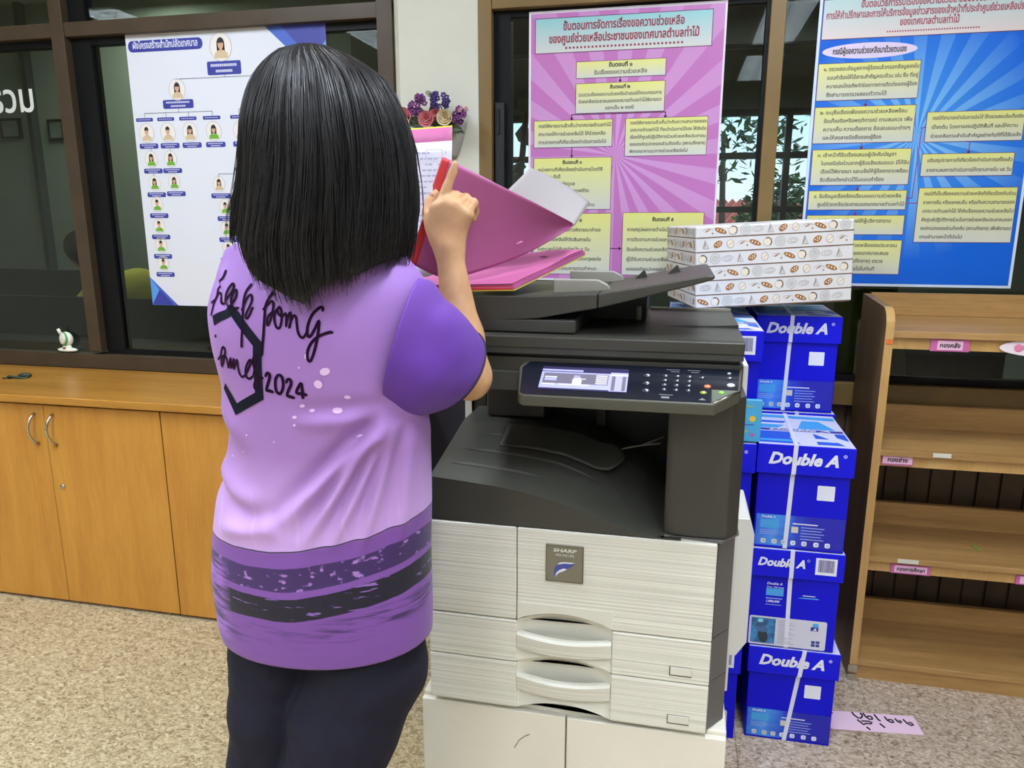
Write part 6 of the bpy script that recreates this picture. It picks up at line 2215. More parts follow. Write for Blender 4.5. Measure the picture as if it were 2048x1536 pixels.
def shirt_mat(name, sleeve=False):
    """lilac ground, darker up the back; sublimation-printed dark brush bands near the hem"""
    m = bpy.data.materials.new(name)
    m.use_nodes = True
    N, L = m.node_tree.nodes, m.node_tree.links
    p = N['Principled BSDF']
    p.inputs['Roughness'].default_value = 0.62
    p.inputs['Sheen Weight'].default_value = 0.12
    p.inputs['Specular IOR Level'].default_value = 0.3
    tc = N.new('ShaderNodeTexCoord')
    sp = N.new('ShaderNodeSeparateXYZ')
    L.new(tc.outputs['Object'], sp.inputs[0])

    def M(op, a, b=None, c=None, clamp=False):
        q = N.new('ShaderNodeMath')
        q.operation = op
        q.use_clamp = clamp
        for i, v in enumerate((a, b, c)):
            if v is None:
                continue
            if isinstance(v, (int, float)):
                q.inputs[i].default_value = v
            else:
                L.new(v, q.inputs[i])
        return q.outputs[0]

    def noise_(scale, sx, sz, detail=3.0):
        mp = N.new('ShaderNodeMapping')
        mp.inputs['Scale'].default_value = (sx, sx, sz)
        L.new(tc.outputs['Object'], mp.inputs['Vector'])
        nz = N.new('ShaderNodeTexNoise')
        nz.inputs['Scale'].default_value = scale
        nz.inputs['Detail'].default_value = detail
        L.new(mp.outputs[0], nz.inputs['Vector'])
        return nz.outputs[0]

    def mixc(f, a, b):
        q = N.new('ShaderNodeMix')
        q.data_type = 'RGBA'
        L.new(f, q.inputs[0])
        for i, v in ((6, a), (7, b)):
            if isinstance(v, tuple):
                q.inputs[i].default_value = v
            else:
                L.new(v, q.inputs[i])
        return q.outputs[2]
    z, x = sp.outputs['Z'], sp.outputs['X']
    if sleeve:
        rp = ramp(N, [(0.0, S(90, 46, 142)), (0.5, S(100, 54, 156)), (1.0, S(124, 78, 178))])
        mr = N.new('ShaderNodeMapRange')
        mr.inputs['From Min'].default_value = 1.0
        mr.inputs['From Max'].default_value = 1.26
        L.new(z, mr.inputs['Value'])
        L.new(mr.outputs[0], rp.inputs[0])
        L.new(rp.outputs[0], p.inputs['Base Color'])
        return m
    xl = M('ADD', x, 0.57)
    g = M('MULTIPLY', M('ADD', xl, M('SQRT', M('ADD', M('MULTIPLY', xl, xl), 0.003))), 0.13)
    zp = M('SUBTRACT', z, g)
    zw = M('ADD', zp, M('MULTIPLY', M('SUBTRACT', noise_(9.0, 1.0, 1.0), 0.5), 0.014))
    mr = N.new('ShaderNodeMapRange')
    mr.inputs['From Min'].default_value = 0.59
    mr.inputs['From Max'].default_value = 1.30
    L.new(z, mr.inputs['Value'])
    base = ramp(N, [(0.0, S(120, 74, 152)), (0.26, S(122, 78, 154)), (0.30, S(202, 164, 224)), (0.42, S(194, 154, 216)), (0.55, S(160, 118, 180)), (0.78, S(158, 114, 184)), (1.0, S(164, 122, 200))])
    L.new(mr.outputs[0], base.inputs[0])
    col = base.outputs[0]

    def band(a, b, soft=0.0015):
        u = M('DIVIDE', M('SUBTRACT', zw, a), soft, clamp=True)
        w = M('DIVIDE', M('SUBTRACT', b, zw), soft, clamp=True)
        return M('MULTIPLY', u, w)
    # purple ground below the brush line
    col = mixc(M('DIVIDE', M('SUBTRACT', 0.823, zw), 0.003, clamp=True), col, S(122, 76, 154))
    # thin dark line on top
    col = mixc(band(0.8205, 0.8245), col, S(44, 30, 66))
    # textured plum band with pale flecks
    fl1 = M('MULTIPLY', M('SUBTRACT', noise_(60, 1.0, 1.6, 2.0), 0.60), 14.0, clamp=True)
    c1 = mixc(M('MULTIPLY', fl1, 0.8), S(62, 40, 92), S(176, 130, 206))
    col = mixc(band(0.756, 0.796), col, c1)
    # black band with streaks
    fl2 = M('MULTIPLY', M('SUBTRACT', noise_(26, 1.0, 7.0, 3.0), 0.635), 18.0, clamp=True)
    c2 = mixc(M('MULTIPLY', fl2, 0.75), S(28, 24, 40), S(150, 110, 190))
    col = mixc(band(0.704, 0.746), col, c2)
    # dry-brush streaks under the band
    st = M('MULTIPLY', M('SUBTRACT', noise_(14, 1.0, 10.0, 5.0), 0.46), 8.0, clamp=True)
    area = M('MULTIPLY', band(0.648, 0.702, 0.016), M('MULTIPLY', M('SUBTRACT', noise_(5.0, 1.0, 1.0), 0.32), 5.0, clamp=True))
    col = mixc(M('MULTIPLY', M('MULTIPLY', st, area), 0.9), col, S(52, 34, 74))
    # dry brush on the far left hip
    hip = M('DIVIDE', M('SUBTRACT', -0.700, x), 0.025, clamp=True)
    hipz = M('MULTIPLY', M('DIVIDE', M('SUBTRACT', 0.80, z), 0.02, clamp=True), M('DIVIDE', M('SUBTRACT', z, 0.63), 0.03, clamp=True))
    col = mixc(M('MULTIPLY', M('MULTIPLY', hip, hipz), 0.85), col, mixc(st, S(156, 104, 196), S(70, 46, 100)))
    # very pale honeycomb ghosts in the lower back
    vo_ = N.new('ShaderNodeTexVoronoi')
    vo_.feature = 'DISTANCE_TO_EDGE'
    vo_.inputs['Scale'].default_value = 13.0
    vo_.inputs['Randomness'].default_value = 0.25
    mp = N.new('ShaderNodeMapping')
    mp.inputs['Scale'].default_value = (1.0, 0.001, 0.8)
    L.new(tc.outputs['Object'], mp.inputs['Vector'])
    L.new(mp.outputs[0], vo_.inputs['Vector'])
    ln = M('MULTIPLY', M('DIVIDE', M('SUBTRACT', 0.05, vo_.outputs['Distance']), 0.03, clamp=True), M('MULTIPLY', M('DIVIDE', M('SUBTRACT', 0.93, z), 0.05, clamp=True), M('DIVIDE', M('SUBTRACT', zw, 0.828), 0.01, clamp=True)))
    col = mixc(M('MULTIPLY', ln, 0.10), col, S(236, 214, 250))
    L.new(col, p.inputs['Base Color'])
    return m


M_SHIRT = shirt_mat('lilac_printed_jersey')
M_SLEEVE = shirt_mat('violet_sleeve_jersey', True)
M_TRIM = mat('black_purple_trim', S(36, 18, 52), 0.7)
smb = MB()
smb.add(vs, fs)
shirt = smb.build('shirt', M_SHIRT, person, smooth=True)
sdm = shirt.modifiers.new('thick', 'SOLIDIFY')
sdm.thickness = 0.0015
sdm.offset = -1
bvh_shirt = BVHTree.FromPolygons([Vector(v) for v in vs], fs)


def sleeve(ring0, ring1, nm, sag):
    """loft from the armhole ring to the cuff ring; rings = centre, axis u, axis v"""
    NS, NR = 40, 72

    def fn(u, v):
        q = 2 * math.pi * u
        e = []
        for (c, a, b) in (ring0, ring1):
            e.append(Vector(c) + Vector(a) * math.cos(q) + Vector(b) * math.sin(q))
        p = e[0].lerp(e[1], v)
        n = (p - Vector(ring0[0]).lerp(Vector(ring1[0]), v)).normalized()
        d = 0.012 * math.sin(math.pi * v) + sag * math.sin(math.pi * v) * max(0, -n.z) + 0.006 * noise.noise(Vector((p.x * 22, p.y * 14, p.z * 22))) * math.sin(math.pi * min(1, v * 1.2))
        d += 0.0035 * math.sin(9 * v + 3 * math.cos(q)) * math.exp(-((v - 0.25) / 0.25) ** 2) * max(0, n.z + 0.3)
        return tuple(p + n * d)
    wv = [fn(i / NR, j / NS) for j in range(NS + 1) for i in range(NR)]
    wf = [(j * NR + i, j * NR + (i + 1) % NR, (j + 1) * NR + (i + 1) % NR, (j + 1) * NR + i) for j in range(NS) for i in range(NR)]
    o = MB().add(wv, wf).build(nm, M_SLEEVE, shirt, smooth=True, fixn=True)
    s = o.modifiers.new('thick', 'SOLIDIFY')
    s.thickness = 0.0015
    s.offset = -1
    pts = [Vector(fn(k / 60, 1.0)) for k in range(61)]
    MB().tube(pts, 0.0026, 6, caps=False).build('cuff_trim', M_TRIM, o, smooth=True)
    return o, fn


ar = (Vector(ELB) - Vector(SHO)).normalized()
c1 = Vector((-0.3755, 1.205, 1.090))
side = ar.cross(Vector((0, 0, 1))).normalized()      # horizontal, across the arm
upv = side.cross(ar).normalized()
R0 = ((-0.4165, 1.085, 1.163), (0.012, -0.066, 0.006), (0.024, 0.022, 0.092))
R1 = (tuple(c1), tuple(side * 0.066), tuple(upv * 0.080))
slv, slv_fn = sleeve(R0, R1, 'right_sleeve', 0.012)
al = (Vector((-0.742, 1.255, 1.045)) - Vector((-0.725, 1.12, 1.215))).normalized()
side2 = al.cross(Vector((0, 0, 1))).normalized()
up2 = side2.cross(al).normalized()
sleeve(((-0.716, 1.10, 1.160), (0.03, -0.050, 0.02), (-0.012, 0.02, 0.098)), ((-0.728, 1.205, 1.085), tuple(side2 * 0.050), tuple(up2 * 0.064)), 'left_sleeve', 0.0)
# collar
cl = MB().tube([(-0.580 + 0.066 * math.cos(q), 1.105 + 0.064 * math.sin(q), 1.345 - 0.006 * math.sin(q)) for q in [2 * math.pi * k / 40 for k in range(41)]], 0.008, 8, caps=False)
cl.build('collar', mat('deep_violet_collar', S(58, 34, 96), 0.7), shirt, smooth=True)


def on_shirt(p, off=0.0012):
    c, n = bvh_shirt.find_nearest(Vector(p))[:2]
    o_ = c - Vector((-0.58, PYC, c.z))
    if n.dot(o_) < 0:
        n = -n
    return c + n * off, n


def ribbon(mb, P, w, off, mitre):
    H = [on_shirt(p, off) for p in P]
    vs_, fs_ = [], []
    for i, (c, n) in enumerate(H):
        d0 = (H[i][0] - H[i - 1][0]) if i else (H[1][0] - c)
        d1 = (H[i + 1][0] - c) if i < len(H) - 1 else d0
        if d0.length < 1e-7 or d1.length < 1e-7:
            d0 = d1 = d0 if d0.length > d1.length else d1
        b0, b1 = d0.normalized().cross(n).normalized(), d1.normalized().cross(n).normalized()
        b_ = (b0 + b1).normalized()
        k = 1.0 / max(0.45, b_.dot(b0)) if mitre else 1.0
        ww = w * k * (1.0 if mitre or 0 < i < len(H) - 1 else 0.6)
        for t_ in (-0.5, -0.17, 0.17, 0.5):
            q_ = c + b_ * ww * t_
            vs_.append(on_shirt(q_, off)[0] if mitre else q_)
        if i:
            o = (i - 1) * 4
            fs_ += [(o + m_, o + m_ + 1, o + m_ + 5, o + m_ + 4) for m_ in range(3)]
    mb.add(vs_, fs_)


def stroke(mb, pts, w, off=0.0012, step=0.003):
    """printed brush stroke lying on the cloth"""
    P = []
    for i in range(len(pts) - 1):
        p0, p1, p2, p3 = [Vector(q) for q in (pts[max(0, i - 1)], pts[i], pts[i + 1], pts[min(len(pts) - 1, i + 2)])]
        n = max(2, int((p2 - p1).length / step))
        for k in range(n):
            f = k / n
            P.append(0.5 * ((2 * p1) + (p2 - p0) * f + (2 * p0 - 5 * p1 + 4 * p2 - p3) * f * f + (3 * p1 - p0 - 3 * p2 + p3) * f ** 3))
    P.append(Vector(pts[-1]))
    ribbon(mb, P, w, off, False)


def blob(mb, p, rx, rz, rot=0.0, off=0.0011):
    c, n = on_shirt(p, off)
    a = Vector((0, 0, 1)).cross(n).normalized()
    e = n.cross(a)
    ring = []
    for k in range(16):
        q = 2 * math.pi * k / 16
        u, v = rx * math.cos(q), rz * math.sin(q)
        ring.append(on_shirt(c + a * (u * math.cos(rot) - v * math.sin(rot)) + e * (u * math.sin(rot) + v * math.cos(rot)), off)[0])
    mb.add([c] + ring, [(0, 1 + k, 1 + (k + 1) % 16) for k in range(16)])
LETTERS = [(0.0041, [(-0.6935, 1.051, 1.2662), (-0.6962, 1.0414, 1.2523), (-0.7131, 1.0583, 1.2376), (-0.7126, 1.0506, 1.2259), (-0.7166, 1.0439, 1.2095), (-0.7217, 1.0435, 1.1938)]), (0.0041, [(-0.724, 1.0502, 1.2133), (-0.7136, 1.0474, 1.22), (-0.7105, 1.0518, 1.229), (-0.7036, 1.0484, 1.2279), (-0.7003, 1.0416, 1.2163), (-0.6937, 1.0387, 1.2144), (-0.6783, 1.023, 1.2232)]), (0.0041, [(-0.6783, 1.023, 1.2232), (-0.6736, 1.0257, 1.2299), (-0.6705, 1.0315, 1.2392), (-0.6713, 1.0347, 1.2449), (-0.6751, 1.0355, 1.2456), (-0.6792, 1.0303, 1.2376), (-0.6803, 1.0248, 1.2275), (-0.6794, 1.0238, 1.2171), (-0.6743, 1.0218, 1.2121), (-0.6683, 1.0208, 1.2162)]), (0.0041, [(-0.6683, 1.0208, 1.2162), (-0.6638, 1.0242, 1.2249), (-0.6632, 1.0285, 1.2343), (-0.6653, 1.0301, 1.2372), (-0.6683, 1.0286, 1.2342), (-0.6701, 1.0235, 1.2249), (-0.6683, 1.0203, 1.2132), (-0.6621, 1.0194, 1.2097), (-0.6553, 1.0195, 1.2113)]), (0.0046, [(-0.6355, 1.0287, 1.2475), (-0.6432, 1.0266, 1.2386), (-0.6473, 1.0238, 1.2283), (-0.648, 1.0183, 1.2094), (-0.6481, 1.0138, 1.1859), (-0.65, 1.0118, 1.1649), (-0.6511, 1.011, 1.1505)]), (0.0041, [(-0.6507, 1.0181, 1.2063), (-0.6445, 1.021, 1.2212), (-0.6391, 1.0226, 1.2294), (-0.6343, 1.0223, 1.2305), (-0.6328, 1.0197, 1.2231), (-0.6356, 1.0176, 1.2143), (-0.6404, 1.0161, 1.2053), (-0.6428, 1.0149, 1.1979), (-0.639, 1.014, 1.1959), (-0.6339, 1.0149, 1.2041), (-0.6316, 1.016, 1.2101), (-0.6286, 1.0162, 1.2124)]), (0.0046, [(-0.5945, 1.0208, 1.2379), (-0.6026, 1.0178, 1.2269), (-0.6075, 1.0149, 1.2152), (-0.6084, 1.0115, 1.1993), (-0.6099, 1.0081, 1.1758), (-0.612, 1.0064, 1.1579), (-0.6144, 1.0057, 1.1399)]), (0.0041, [(-0.6123, 1.0138, 1.2093), (-0.6074, 1.0146, 1.2138), (-0.6027, 1.0156, 1.219), (-0.5972, 1.0163, 1.2227), (-0.5944, 1.0152, 1.2192), (-0.5949, 1.0127, 1.2084), (-0.5983, 1.0104, 1.1952), (-0.6023, 1.0092, 1.1871), (-0.604, 1.0097, 1.1899), (-0.6017, 1.0115, 1.2009), (-0.5929, 1.0127, 1.2084)]), (0.0041, [(-0.5866, 1.0135, 1.2129), (-0.5911, 1.0121, 1.2056), (-0.5916, 1.01, 1.194), (-0.5875, 1.0085, 1.1839), (-0.5826, 1.0085, 1.184), (-0.5797, 1.0099, 1.1943), (-0.5801, 1.0123, 1.2073), (-0.5834, 1.0138, 1.2145), (-0.5865, 1.0132, 1.2115), (-0.5853, 1.0117, 1.2043), (-0.5779, 1.0109, 1.2002)]), (0.0041, [(-0.5779, 1.0109, 1.2002), (-0.5733, 1.012, 1.2061), (-0.5717, 1.0105, 1.1974), (-0.5721, 1.0088, 1.1858), (-0.5706, 1.01, 1.1946), (-0.5668, 1.0121, 1.2062), (-0.5644, 1.0119, 1.2048), (-0.5649, 1.0097, 1.1918), (-0.5673, 1.0084, 1.183)]), (0.0041, [(-0.5673, 1.0084, 1.183), (-0.5642, 1.0101, 1.1947), (-0.5603, 1.0115, 1.2021), (-0.5564, 1.0113, 1.2007), (-0.5546, 1.0096, 1.1892), (-0.5522, 1.008, 1.1762), (-0.546, 1.0075, 1.1698), (-0.5405, 1.0084, 1.175), (-0.5366, 1.0097, 1.1838)]), (0.0046, [(-0.5152, 1.016, 1.2093), (-0.5143, 1.017, 1.2136), (-0.5177, 1.017, 1.2157), (-0.5243, 1.0154, 1.2113), (-0.5308, 1.0133, 1.2041), (-0.5359, 1.011, 1.1925), (-0.5382, 1.0092, 1.1809), (-0.5366, 1.0083, 1.1722), (-0.532, 1.0088, 1.1737), (-0.5259, 1.0106, 1.184), (-0.52, 1.0129, 1.1956), (-0.5206, 1.0108, 1.1812), (-0.5237, 1.0085, 1.1637), (-0.5287, 1.0067, 1.146), (-0.5345, 1.0058, 1.1347), (-0.5382, 1.0057, 1.1383), (-0.5378, 1.0063, 1.1502), (-0.5321, 1.0076, 1.1621), (-0.5229, 1.0093, 1.171), (-0.5124, 1.0112, 1.1762), (-0.5021, 1.0132, 1.1792), (-0.4992, 1.0135, 1.1771)]), (0.0041, [(-0.7116, 1.0347, 1.1609), (-0.7086, 1.033, 1.1659)]), (0.0041, [(-0.7105, 1.0357, 1.1253), (-0.7012, 1.0294, 1.1323), (-0.6943, 1.0252, 1.1458), (-0.6896, 1.0231, 1.1479), (-0.6876, 1.0223, 1.1419), (-0.6932, 1.0256, 1.127), (-0.7013, 1.031, 1.1154), (-0.7016, 1.0304, 1.1227), (-0.6945, 1.0258, 1.1332), (-0.6863, 1.0222, 1.131), (-0.6847, 1.0224, 1.1178), (-0.6839, 1.0223, 1.1147)]), (0.0041, [(-0.6839, 1.0223, 1.1147), (-0.6791, 1.0196, 1.1256), (-0.6758, 1.018, 1.1322), (-0.6773, 1.0195, 1.1163), (-0.6709, 1.0165, 1.128), (-0.6689, 1.0157, 1.1313), (-0.6714, 1.0174, 1.1154), (-0.6647, 1.0146, 1.1271), (-0.6621, 1.0137, 1.1304), (-0.662, 1.014, 1.1211), (-0.66, 1.0141, 1.1087), (-0.6545, 1.0128, 1.1038), (-0.6479, 1.0109, 1.1083)]), (0.0041, [(-0.6479, 1.0109, 1.1083), (-0.6398, 1.0089, 1.1199), (-0.634, 1.0077, 1.1303), (-0.6366, 1.0081, 1.1325), (-0.6431, 1.0093, 1.1243), (-0.6473, 1.0106, 1.1131), (-0.6456, 1.0105, 1.1039), (-0.6389, 1.0092, 1.1029), (-0.6327, 1.008, 1.1081)]), (0.0041, [(-0.6327, 1.008, 1.1081), (-0.6277, 1.007, 1.1208), (-0.6228, 1.0063, 1.1348), (-0.625, 1.0066, 1.1408), (-0.6299, 1.0071, 1.1359), (-0.6311, 1.0073, 1.1267), (-0.6274, 1.007, 1.1146), (-0.6238, 1.0067, 1.1056), (-0.6241, 1.007, 1.0932), (-0.6276, 1.0077, 1.0859), (-0.6321, 1.0084, 1.0879), (-0.6324, 1.0083, 1.0941), (-0.6279, 1.0074, 1.1007), (-0.6185, 1.0061, 1.1052), (-0.614, 1.0057, 1.1055)]), (0.0051, [(-0.6109, 1.0054, 1.1073), (-0.6072, 1.0051, 1.1136), (-0.6031, 1.0048, 1.1123), (-0.6036, 1.0049, 1.1054), (-0.608, 1.0052, 1.0944), (-0.6105, 1.0055, 1.0865), (-0.6052, 1.0051, 1.086), (-0.5976, 1.0046, 1.0842)]), (0.0051, [(-0.5871, 1.0043, 1.1131), (-0.5926, 1.0044, 1.106), (-0.5942, 1.0044, 1.0952), (-0.5925, 1.0044, 1.0853), (-0.5868, 1.0042, 1.0825), (-0.5821, 1.0041, 1.0897), (-0.5805, 1.0041, 1.1005), (-0.5824, 1.0042, 1.1096), (-0.5871, 1.0043, 1.1127)]), (0.0051, [(-0.5757, 1.0041, 1.0992), (-0.5728, 1.0042, 1.1054), (-0.568, 1.0042, 1.1049), (-0.5676, 1.0042, 1.098), (-0.5723, 1.0041, 1.0887), (-0.5753, 1.0041, 1.0808), (-0.5706, 1.0041, 1.0788), (-0.5626, 1.0043, 1.0768)]), (0.0051, [(-0.5505, 1.0046, 1.1018), (-0.5558, 1.0043, 1.094), (-0.5596, 1.0042, 1.0854), (-0.5532, 1.0044, 1.0842), (-0.5415, 1.0051, 1.0823)]), (0.0051, [(-0.5505, 1.0046, 1.1018), (-0.5496, 1.0045, 1.0912), (-0.5495, 1.005, 1.0758)])]
HEXAGON = [(0.0158, [(-0.7149, 1.0381, 1.1869), (-0.6697, 1.0204, 1.2071), (-0.6215, 1.0071, 1.1575), (-0.6241, 1.0065, 1.121), (-0.625, 1.0075, 1.076), (-0.6759, 1.0222, 1.0484), (-0.7038, 1.0368, 1.0822)])]
SPOTS = [((-0.5404, 1.0057, 1.142), 0.0029, 0.004, 0), ((-0.5531, 1.0047, 1.1244), 0.0016, 0.0016, 0), ((-0.5125, 1.0079, 1.1195), 0.0082, 0.0058, 0.3), ((-0.5239, 1.0064, 1.0996), 0.0069, 0.0063, -0.4), ((-0.5522, 1.0061, 1.0646), 0.0042, 0.0026, 0.2), ((-0.5373, 1.008, 1.0575), 0.0045, 0.0026, 0.2), ((-0.4981, 1.014, 1.0579), 0.0079, 0.005, 0), ((-0.5651, 1.0035, 1.0463), 0.004, 0.0024, 0.2), ((-0.4818, 1.016, 1.0798), 0.005, 0.0029, -0.1), ((-0.5654, 1.0025, 1.0338), 0.0026, 0.0024, 0), ((-0.469, 1.0271, 1.0156), 0.0053, 0.0024, 0.5), ((-0.6966, 1.0279, 1.0108), 0.0016, 0.0016, 0), ((-0.6545, 1.0108, 1.0101), 0.0016, 0.0016, 0), ((-0.6029, 1.0032, 1.0044), 0.0013, 0.0013, 0), ((-0.6967, 1.0327, 0.9663), 0.0018, 0.0018, 0), ((-0.6649, 1.0151, 0.9806), 0.0013, 0.0013, 0)]

M_PLUMINK = mat('plum_brush_print', S(34, 12, 38), 0.8, spec=0.08)
b = MB()
for (w, st) in LETTERS:
    stroke(b, st, w)
b.build('printed_lettering', M_PLUMINK, shirt)
b = MB()
for (w, st) in HEXAGON:
    P = []
    for k in range(len(st) - 1):
        P += [Vector(st[k]).lerp(Vector(st[k + 1]), i / 16) for i in range(16)]
    ribbon(b, P + [Vector(st[-1])], w, 0.0009, True)
b.build('printed_hexagon', mat('charcoal_print', S(26, 28, 40), 0.8, spec=0.08), shirt)
b = MB()
for sp_ in SPOTS:
    blob(b, *sp_)
b.build('printed_spots', mat('pale_pink_spots', S(220, 186, 226), 0.6), shirt)

# ---- trousers
tr = SDF((-0.85, 0.95, 0.03), (-0.36, 1.26, 0.86), 0.006)
tr.ell((-0.598, 1.12, 0.72), (0.178, 0.105, 0.15), 0.03)
tr.chain([(-0.690, 1.13, 0.66), (-0.692, 1.12, 0.56), (-0.706, 1.105, 0.44), (-0.716, 1.105, 0.33), (-0.722, 1.115, 0.06)], [0.086, 0.088, 0.080, 0.080, 0.072], 0.015)
tr.chain([(-0.512, 1.13, 0.66), (-0.515, 1.118, 0.56), (-0.548, 1.09, 0.46), (-0.576, 1.075, 0.35), (-0.592, 1.115, 0.06)], [0.098, 0.104, 0.098, 0.086, 0.072], 0.015)
M_TRO = mat('dark_navy_cloth', S(30, 30, 44), 0.8, spec=0.2, var=0.08, vscale=30, bump=0.1)
tro = tr.mesh(MB()).build('trousers', M_TRO, person, smooth=True)
tm = tro.modifiers.new('soften', 'SMOOTH')
tm.iterations = 4
tex = bpy.data.textures.new('cloth_creases', 'CLOUDS')
tex.noise_scale = 0.09
dm = tro.modifiers.new('creases', 'DISPLACE')
dm.texture = tex
dm.strength = 0.012
dm.mid_level = 0.5
for pts, nm in ((LEG[0], 'left'), (REG[0], 'right')):
    f = pts[-1]
    b = MB().grid(lambda u, v, f=f: (f[0] - 0.006 + (0.046 * math.cos(2 * math.pi * u)) * (1 - 0.75 * v ** 3), f[1] + 0.055 + 0.115 * math.sin(2 * math.pi * u) * (1 - 0.5 * v ** 3), 0.002 + 0.068 * v), 24, 8)
    b.build('shoe', mat('black_shoe', S(24, 22, 24), 0.4), person, smooth=True)

# ---- hair: a dark mass with many separate strands
HZ = [1.20, 1.25, 1.311, 1.348, 1.396, 1.444, 1.481, 1.505, 1.530, 1.552, 1.570, 1.583, 1.593, 1.598]
HL = [-0.690, -0.698, -0.699, -0.688, -0.674, -0.663, -0.655, -0.648, -0.638, -0.627, -0.612, -0.597, -0.571, -0.545]
HR = [-0.412, -0.408, -0.404, -0.399, -0.397, -0.399, -0.406, -0.415, -0.429, -0.446, -0.472, -0.495, -0.518, -0.543]
HB = [0.120, 0.130, 0.136, 0.138, 0.138, 0.138, 0.135, 0.128, 0.118, 0.104, 0.088, 0.070, 0.045, 0.004]
BX = [-0.70, -0.66, -0.634, -0.624, -0.611, -0.584, -0.560, -0.528, -0.522, -0.505, -0.489, -0.470, -0.450, -0.430, -0.416, -0.390, -0.37]
BZ = [1.335, 1.322, 1.306, 1.284, 1.270, 1.252, 1.238, 1.222, 1.230, 1.245, 1.251, 1.262, 1.266, 1.276, 1.284, 1.294, 1.305]


def hair_pt(q, z, off=0.0):
    xl, xr, bb = float(np.interp(z, HZ, HL)), float(np.interp(z, HZ, HR)), float(np.interp(z, HZ, HB))
    cx, a = (xl + xr) / 2, (xr - xl) / 2
    c, s = math.cos(q), math.sin(q)
    cy = 1.105
    front = 0.34 + 0.45 * max(0.0, min(1.0, (z - 1.50) / 0.05))
    y = cy + (bb + off) * (front if s > 0 else 1.0) * math.copysign(abs(s) ** 0.92, s)
    x = cx + (a + off) * math.copysign(abs(c) ** 0.92, c)
    # near the shoulders the hair lies closer to the back
    return x, y


def zbot(q):
    if math.sin(q) > 0:
        return 1.325
    x, _ = hair_pt(q, 1.28)
    return float(np.interp(x, BX, BZ))


def clump(q, v):
    return 0.011 * noise.noise(Vector((math.cos(q) * 4, math.sin(q) * 4, v * 1.6))) + 0.0055 * noise.noise(Vector((math.cos(q) * 15, math.sin(q) * 15, v * 1.0 + 5)))


NQ, NVV = 180, 46
b = MB()
hv, hf = [], []
for j in range(NVV + 1):
    v = j / NVV
    for i in range(NQ):
        q = 2 * math.pi * i / NQ
        z = 1.597 - (1.597 - zbot(q)) * (v ** 1.35 if v > 0 else 0)
        x, y = hair_pt(q, z, -0.004 + clump(q, v) * min(1, v * 3))
        hv.append((x, y, z))
for j in range(NVV):
    for i in range(NQ):
        hf.append((j * NQ + i, (j + 1) * NQ + i, (j + 1) * NQ + (i + 1) % NQ, j * NQ + (i + 1) % NQ))
hf.append(tuple(range(NQ)))
hf.append(tuple(NVV * NQ + k for k in range(NQ - 1, -1, -1)))
b.add(hv, hf, 0)
rnd = random.Random(11)
NSTR = 2300
for s_ in range(NSTR):
    q = rnd.uniform(math.pi * 0.93, 2.07 * math.pi) if rnd.random() < 0.9 else rnd.uniform(0, 2 * math.pi)
    zb = zbot(q) + 0.016 * noise.noise(Vector((math.cos(q) * 9, math.sin(q) * 9, 2.0))) + rnd.gauss(0, 0.005) - (0.010 if rnd.random() < 0.05 else 0.0)
    v0 = rnd.choice((0.0, 0.02, 0.05, 0.1, 0.2, 0.35)) * rnd.random()
    off = rnd.uniform(-0.0035, 0.002)
    wob, ph = rnd.uniform(0.0, 0.05), rnd.uniform(0, 6.28)
    drift = 0.16 * noise.noise(Vector((math.cos(q) * 3, math.sin(q) * 3, 9.0))) + rnd.gauss(0, 0.05)
    fly = rnd.random() < 0.035
    pts = []
    for k in range(22):
        v = v0 + (1 - v0) * k / 21
        z = 1.5975 - (1.5975 - zb) * v ** 1.35
        qq = q + drift * v * v + wob * math.sin(v * 6 + ph) * v
        o = off + clump(qq, v) * min(1, v * 3) + (0.012 * v * v if fly else 0) - 0.006 * max(0, v - 0.93) / 0.07
        x, y = hair_pt(qq, z, o)
        pts.append((x, y, z))
    r0 = rnd.uniform(0.0007, 0.0013) * (0.55 if fly else 1)
    b.tube(pts, [r0 * (0.6 + 0.6 * math.sin(math.pi * min(1, 0.2 + 0.8 * k / 21))) * (1 if k < 20 else 0.5) for k in range(22)], 3, 1, caps=False)


def hair_mat(name, c0, c1, rough):
    m = bpy.data.materials.new(name)
    m.use_nodes = True
    N, L = m.node_tree.nodes, m.node_tree.links
    p = N['Principled BSDF']
    p.inputs['Roughness'].default_value = rough
    p.inputs['Specular IOR Level'].default_value = 0.55
    gi = N.new('ShaderNodeNewGeometry')
    rp = ramp(N, [(0.0, c0), (1.0, c1)])
    L.new(gi.outputs['Random Per Island'], rp.inputs[0])
    L.new(rp.outputs[0], p.inputs['Base Color'])
    return m


hair = b.build('hair', [mat('black_hair_mass', S(12, 11, 13), 0.5), hair_mat('black_hair_strands', S(10, 9, 11), S(30, 28, 30), 0.38)], person, smooth=True)

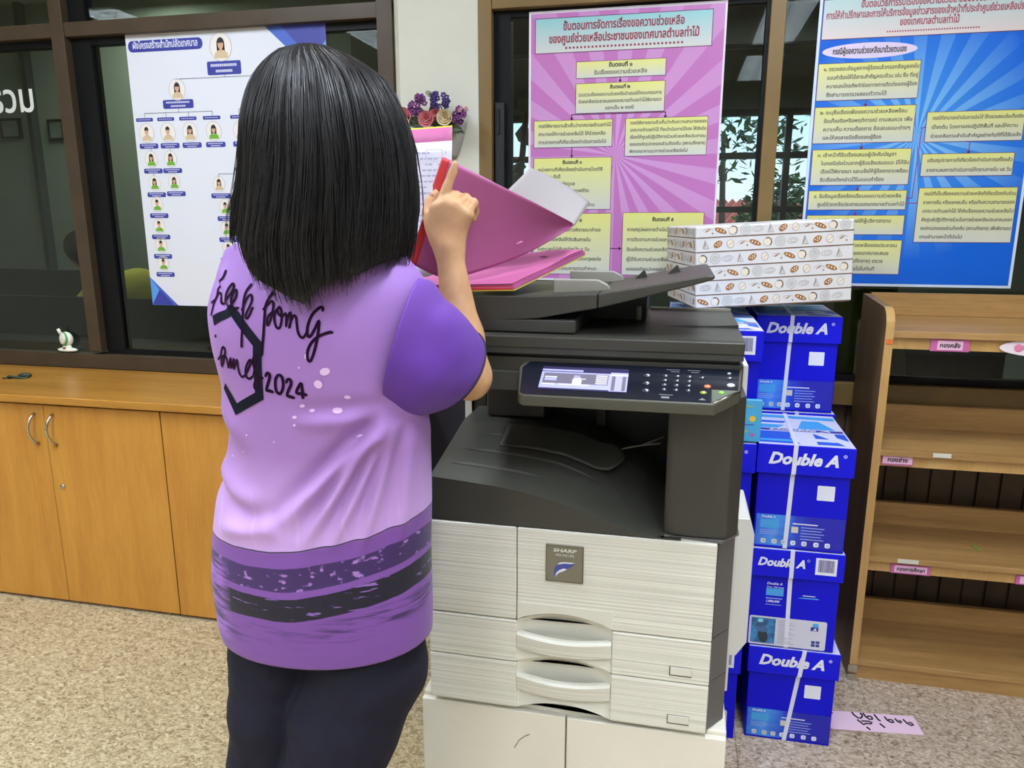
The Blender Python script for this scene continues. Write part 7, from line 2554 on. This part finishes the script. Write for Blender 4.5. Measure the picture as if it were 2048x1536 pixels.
# ---- person in yellow behind the glass
sd2 = SDF((-3.35, 3.0, 0.0), (-2.35, 3.75, 1.36), 0.012)
sd2.ell((-2.985, 3.30, 1.195), (0.085, 0.070, 0.100), 0.02)
sd2.cap((-2.94, 3.30, 1.12), 0.05, (-2.86, 3.32, 1.06), 0.055, 0.03)
sd2.ell((-2.70, 3.32, 0.92), (0.15, 0.13, 0.17), 0.05)
sd2.ell((-2.64, 3.32, 0.70), (0.14, 0.13, 0.16), 0.05)
for s in (-1, 1):
    sd2.chain([(-2.80, 3.32 + s * 0.15, 1.02), (-2.94, 3.32 + s * 0.17, 0.86), (-3.12, 3.32 + s * 0.10, 0.84), (-3.20, 3.32 + s * 0.08, 0.84)], [0.055, 0.045, 0.032, 0.028], 0.03)
    for f in range(4):
        sd2.cap((-3.20, 3.30 + s * 0.08 + f * 0.016, 0.84), 0.012, (-3.26, 3.29 + s * 0.08 + f * 0.019, 0.83), 0.010, 0.006)
    sd2.chain([(-2.64, 3.32 + s * 0.08, 0.58), (-2.98, 3.32 + s * 0.10, 0.53), (-2.96, 3.32 + s * 0.10, 0.08)], [0.08, 0.06, 0.04], 0.03)
    sd2.cap((-2.96, 3.32 + s * 0.10, 0.05), 0.04, (-3.08, 3.32 + s * 0.10, 0.035), 0.032, 0.02)
sd2.cap((-3.068, 3.30, 1.19), 0.012, (-3.078, 3.30, 1.172), 0.014, 0.012)
p2 = sd2.mesh(MB()).build('person', M_SKIN, None, smooth=True)
tag(p2, 'person in a yellow shirt with dark hair bending left, dimly seen behind the left glass', 'person')
ORG[p2.name] = (0, 0, 0)
hs = SDF((-3.2, 3.1, 1.0), (-2.8, 3.5, 1.36), 0.012)
hs.ell((-2.975, 3.30, 1.215), (0.105, 0.095, 0.095), 0.02)
hs.ell((-2.935, 3.30, 1.15), (0.07, 0.08, 0.07), 0.03)
hs.mesh(MB()).build('hair', mat('black_hair_mass', S(20, 19, 21), 0.55), p2, smooth=True)
ys = SDF((-3.0, 3.0, 0.4), (-2.4, 3.7, 1.2), 0.012)
ys.ell((-2.70, 3.32, 0.93), (0.168, 0.148, 0.18), 0.05)
ys.ell((-2.64, 3.32, 0.68), (0.158, 0.148, 0.19), 0.05)
for s in (-1, 1):
    ys.cap((-2.79, 3.32 + s * 0.13, 1.02), 0.072, (-2.90, 3.32 + s * 0.17, 0.91), 0.062, 0.03)
ys.mesh(MB()).build('yellow_shirt', mat('yellow_shirt_cloth', S(196, 186, 60), 0.8, var=0.1, vscale=10), p2, smooth=True)
t = thing('stool', 'dark stool under the yellow shirted person behind the left glass', 'stool', (-2.63, 3.32, 0))
MB().lathe([(0.18, 0.44), (0.19, 0.46), (0.18, 0.485), (0.001, 0.49)], -2.63, 3.32, 20).build('seat', M_SASH, t, smooth=True)
for k in range(4):
    q = math.pi / 4 + math.pi / 2 * k
    MB().tube([(-2.63 + 0.13 * math.cos(q), 3.32 + 0.13 * math.sin(q), 0.45), (-2.63 + 0.18 * math.cos(q), 3.32 + 0.18 * math.sin(q), 0.0)], 0.014, 8).build('leg', M_SASH, t, smooth=True)
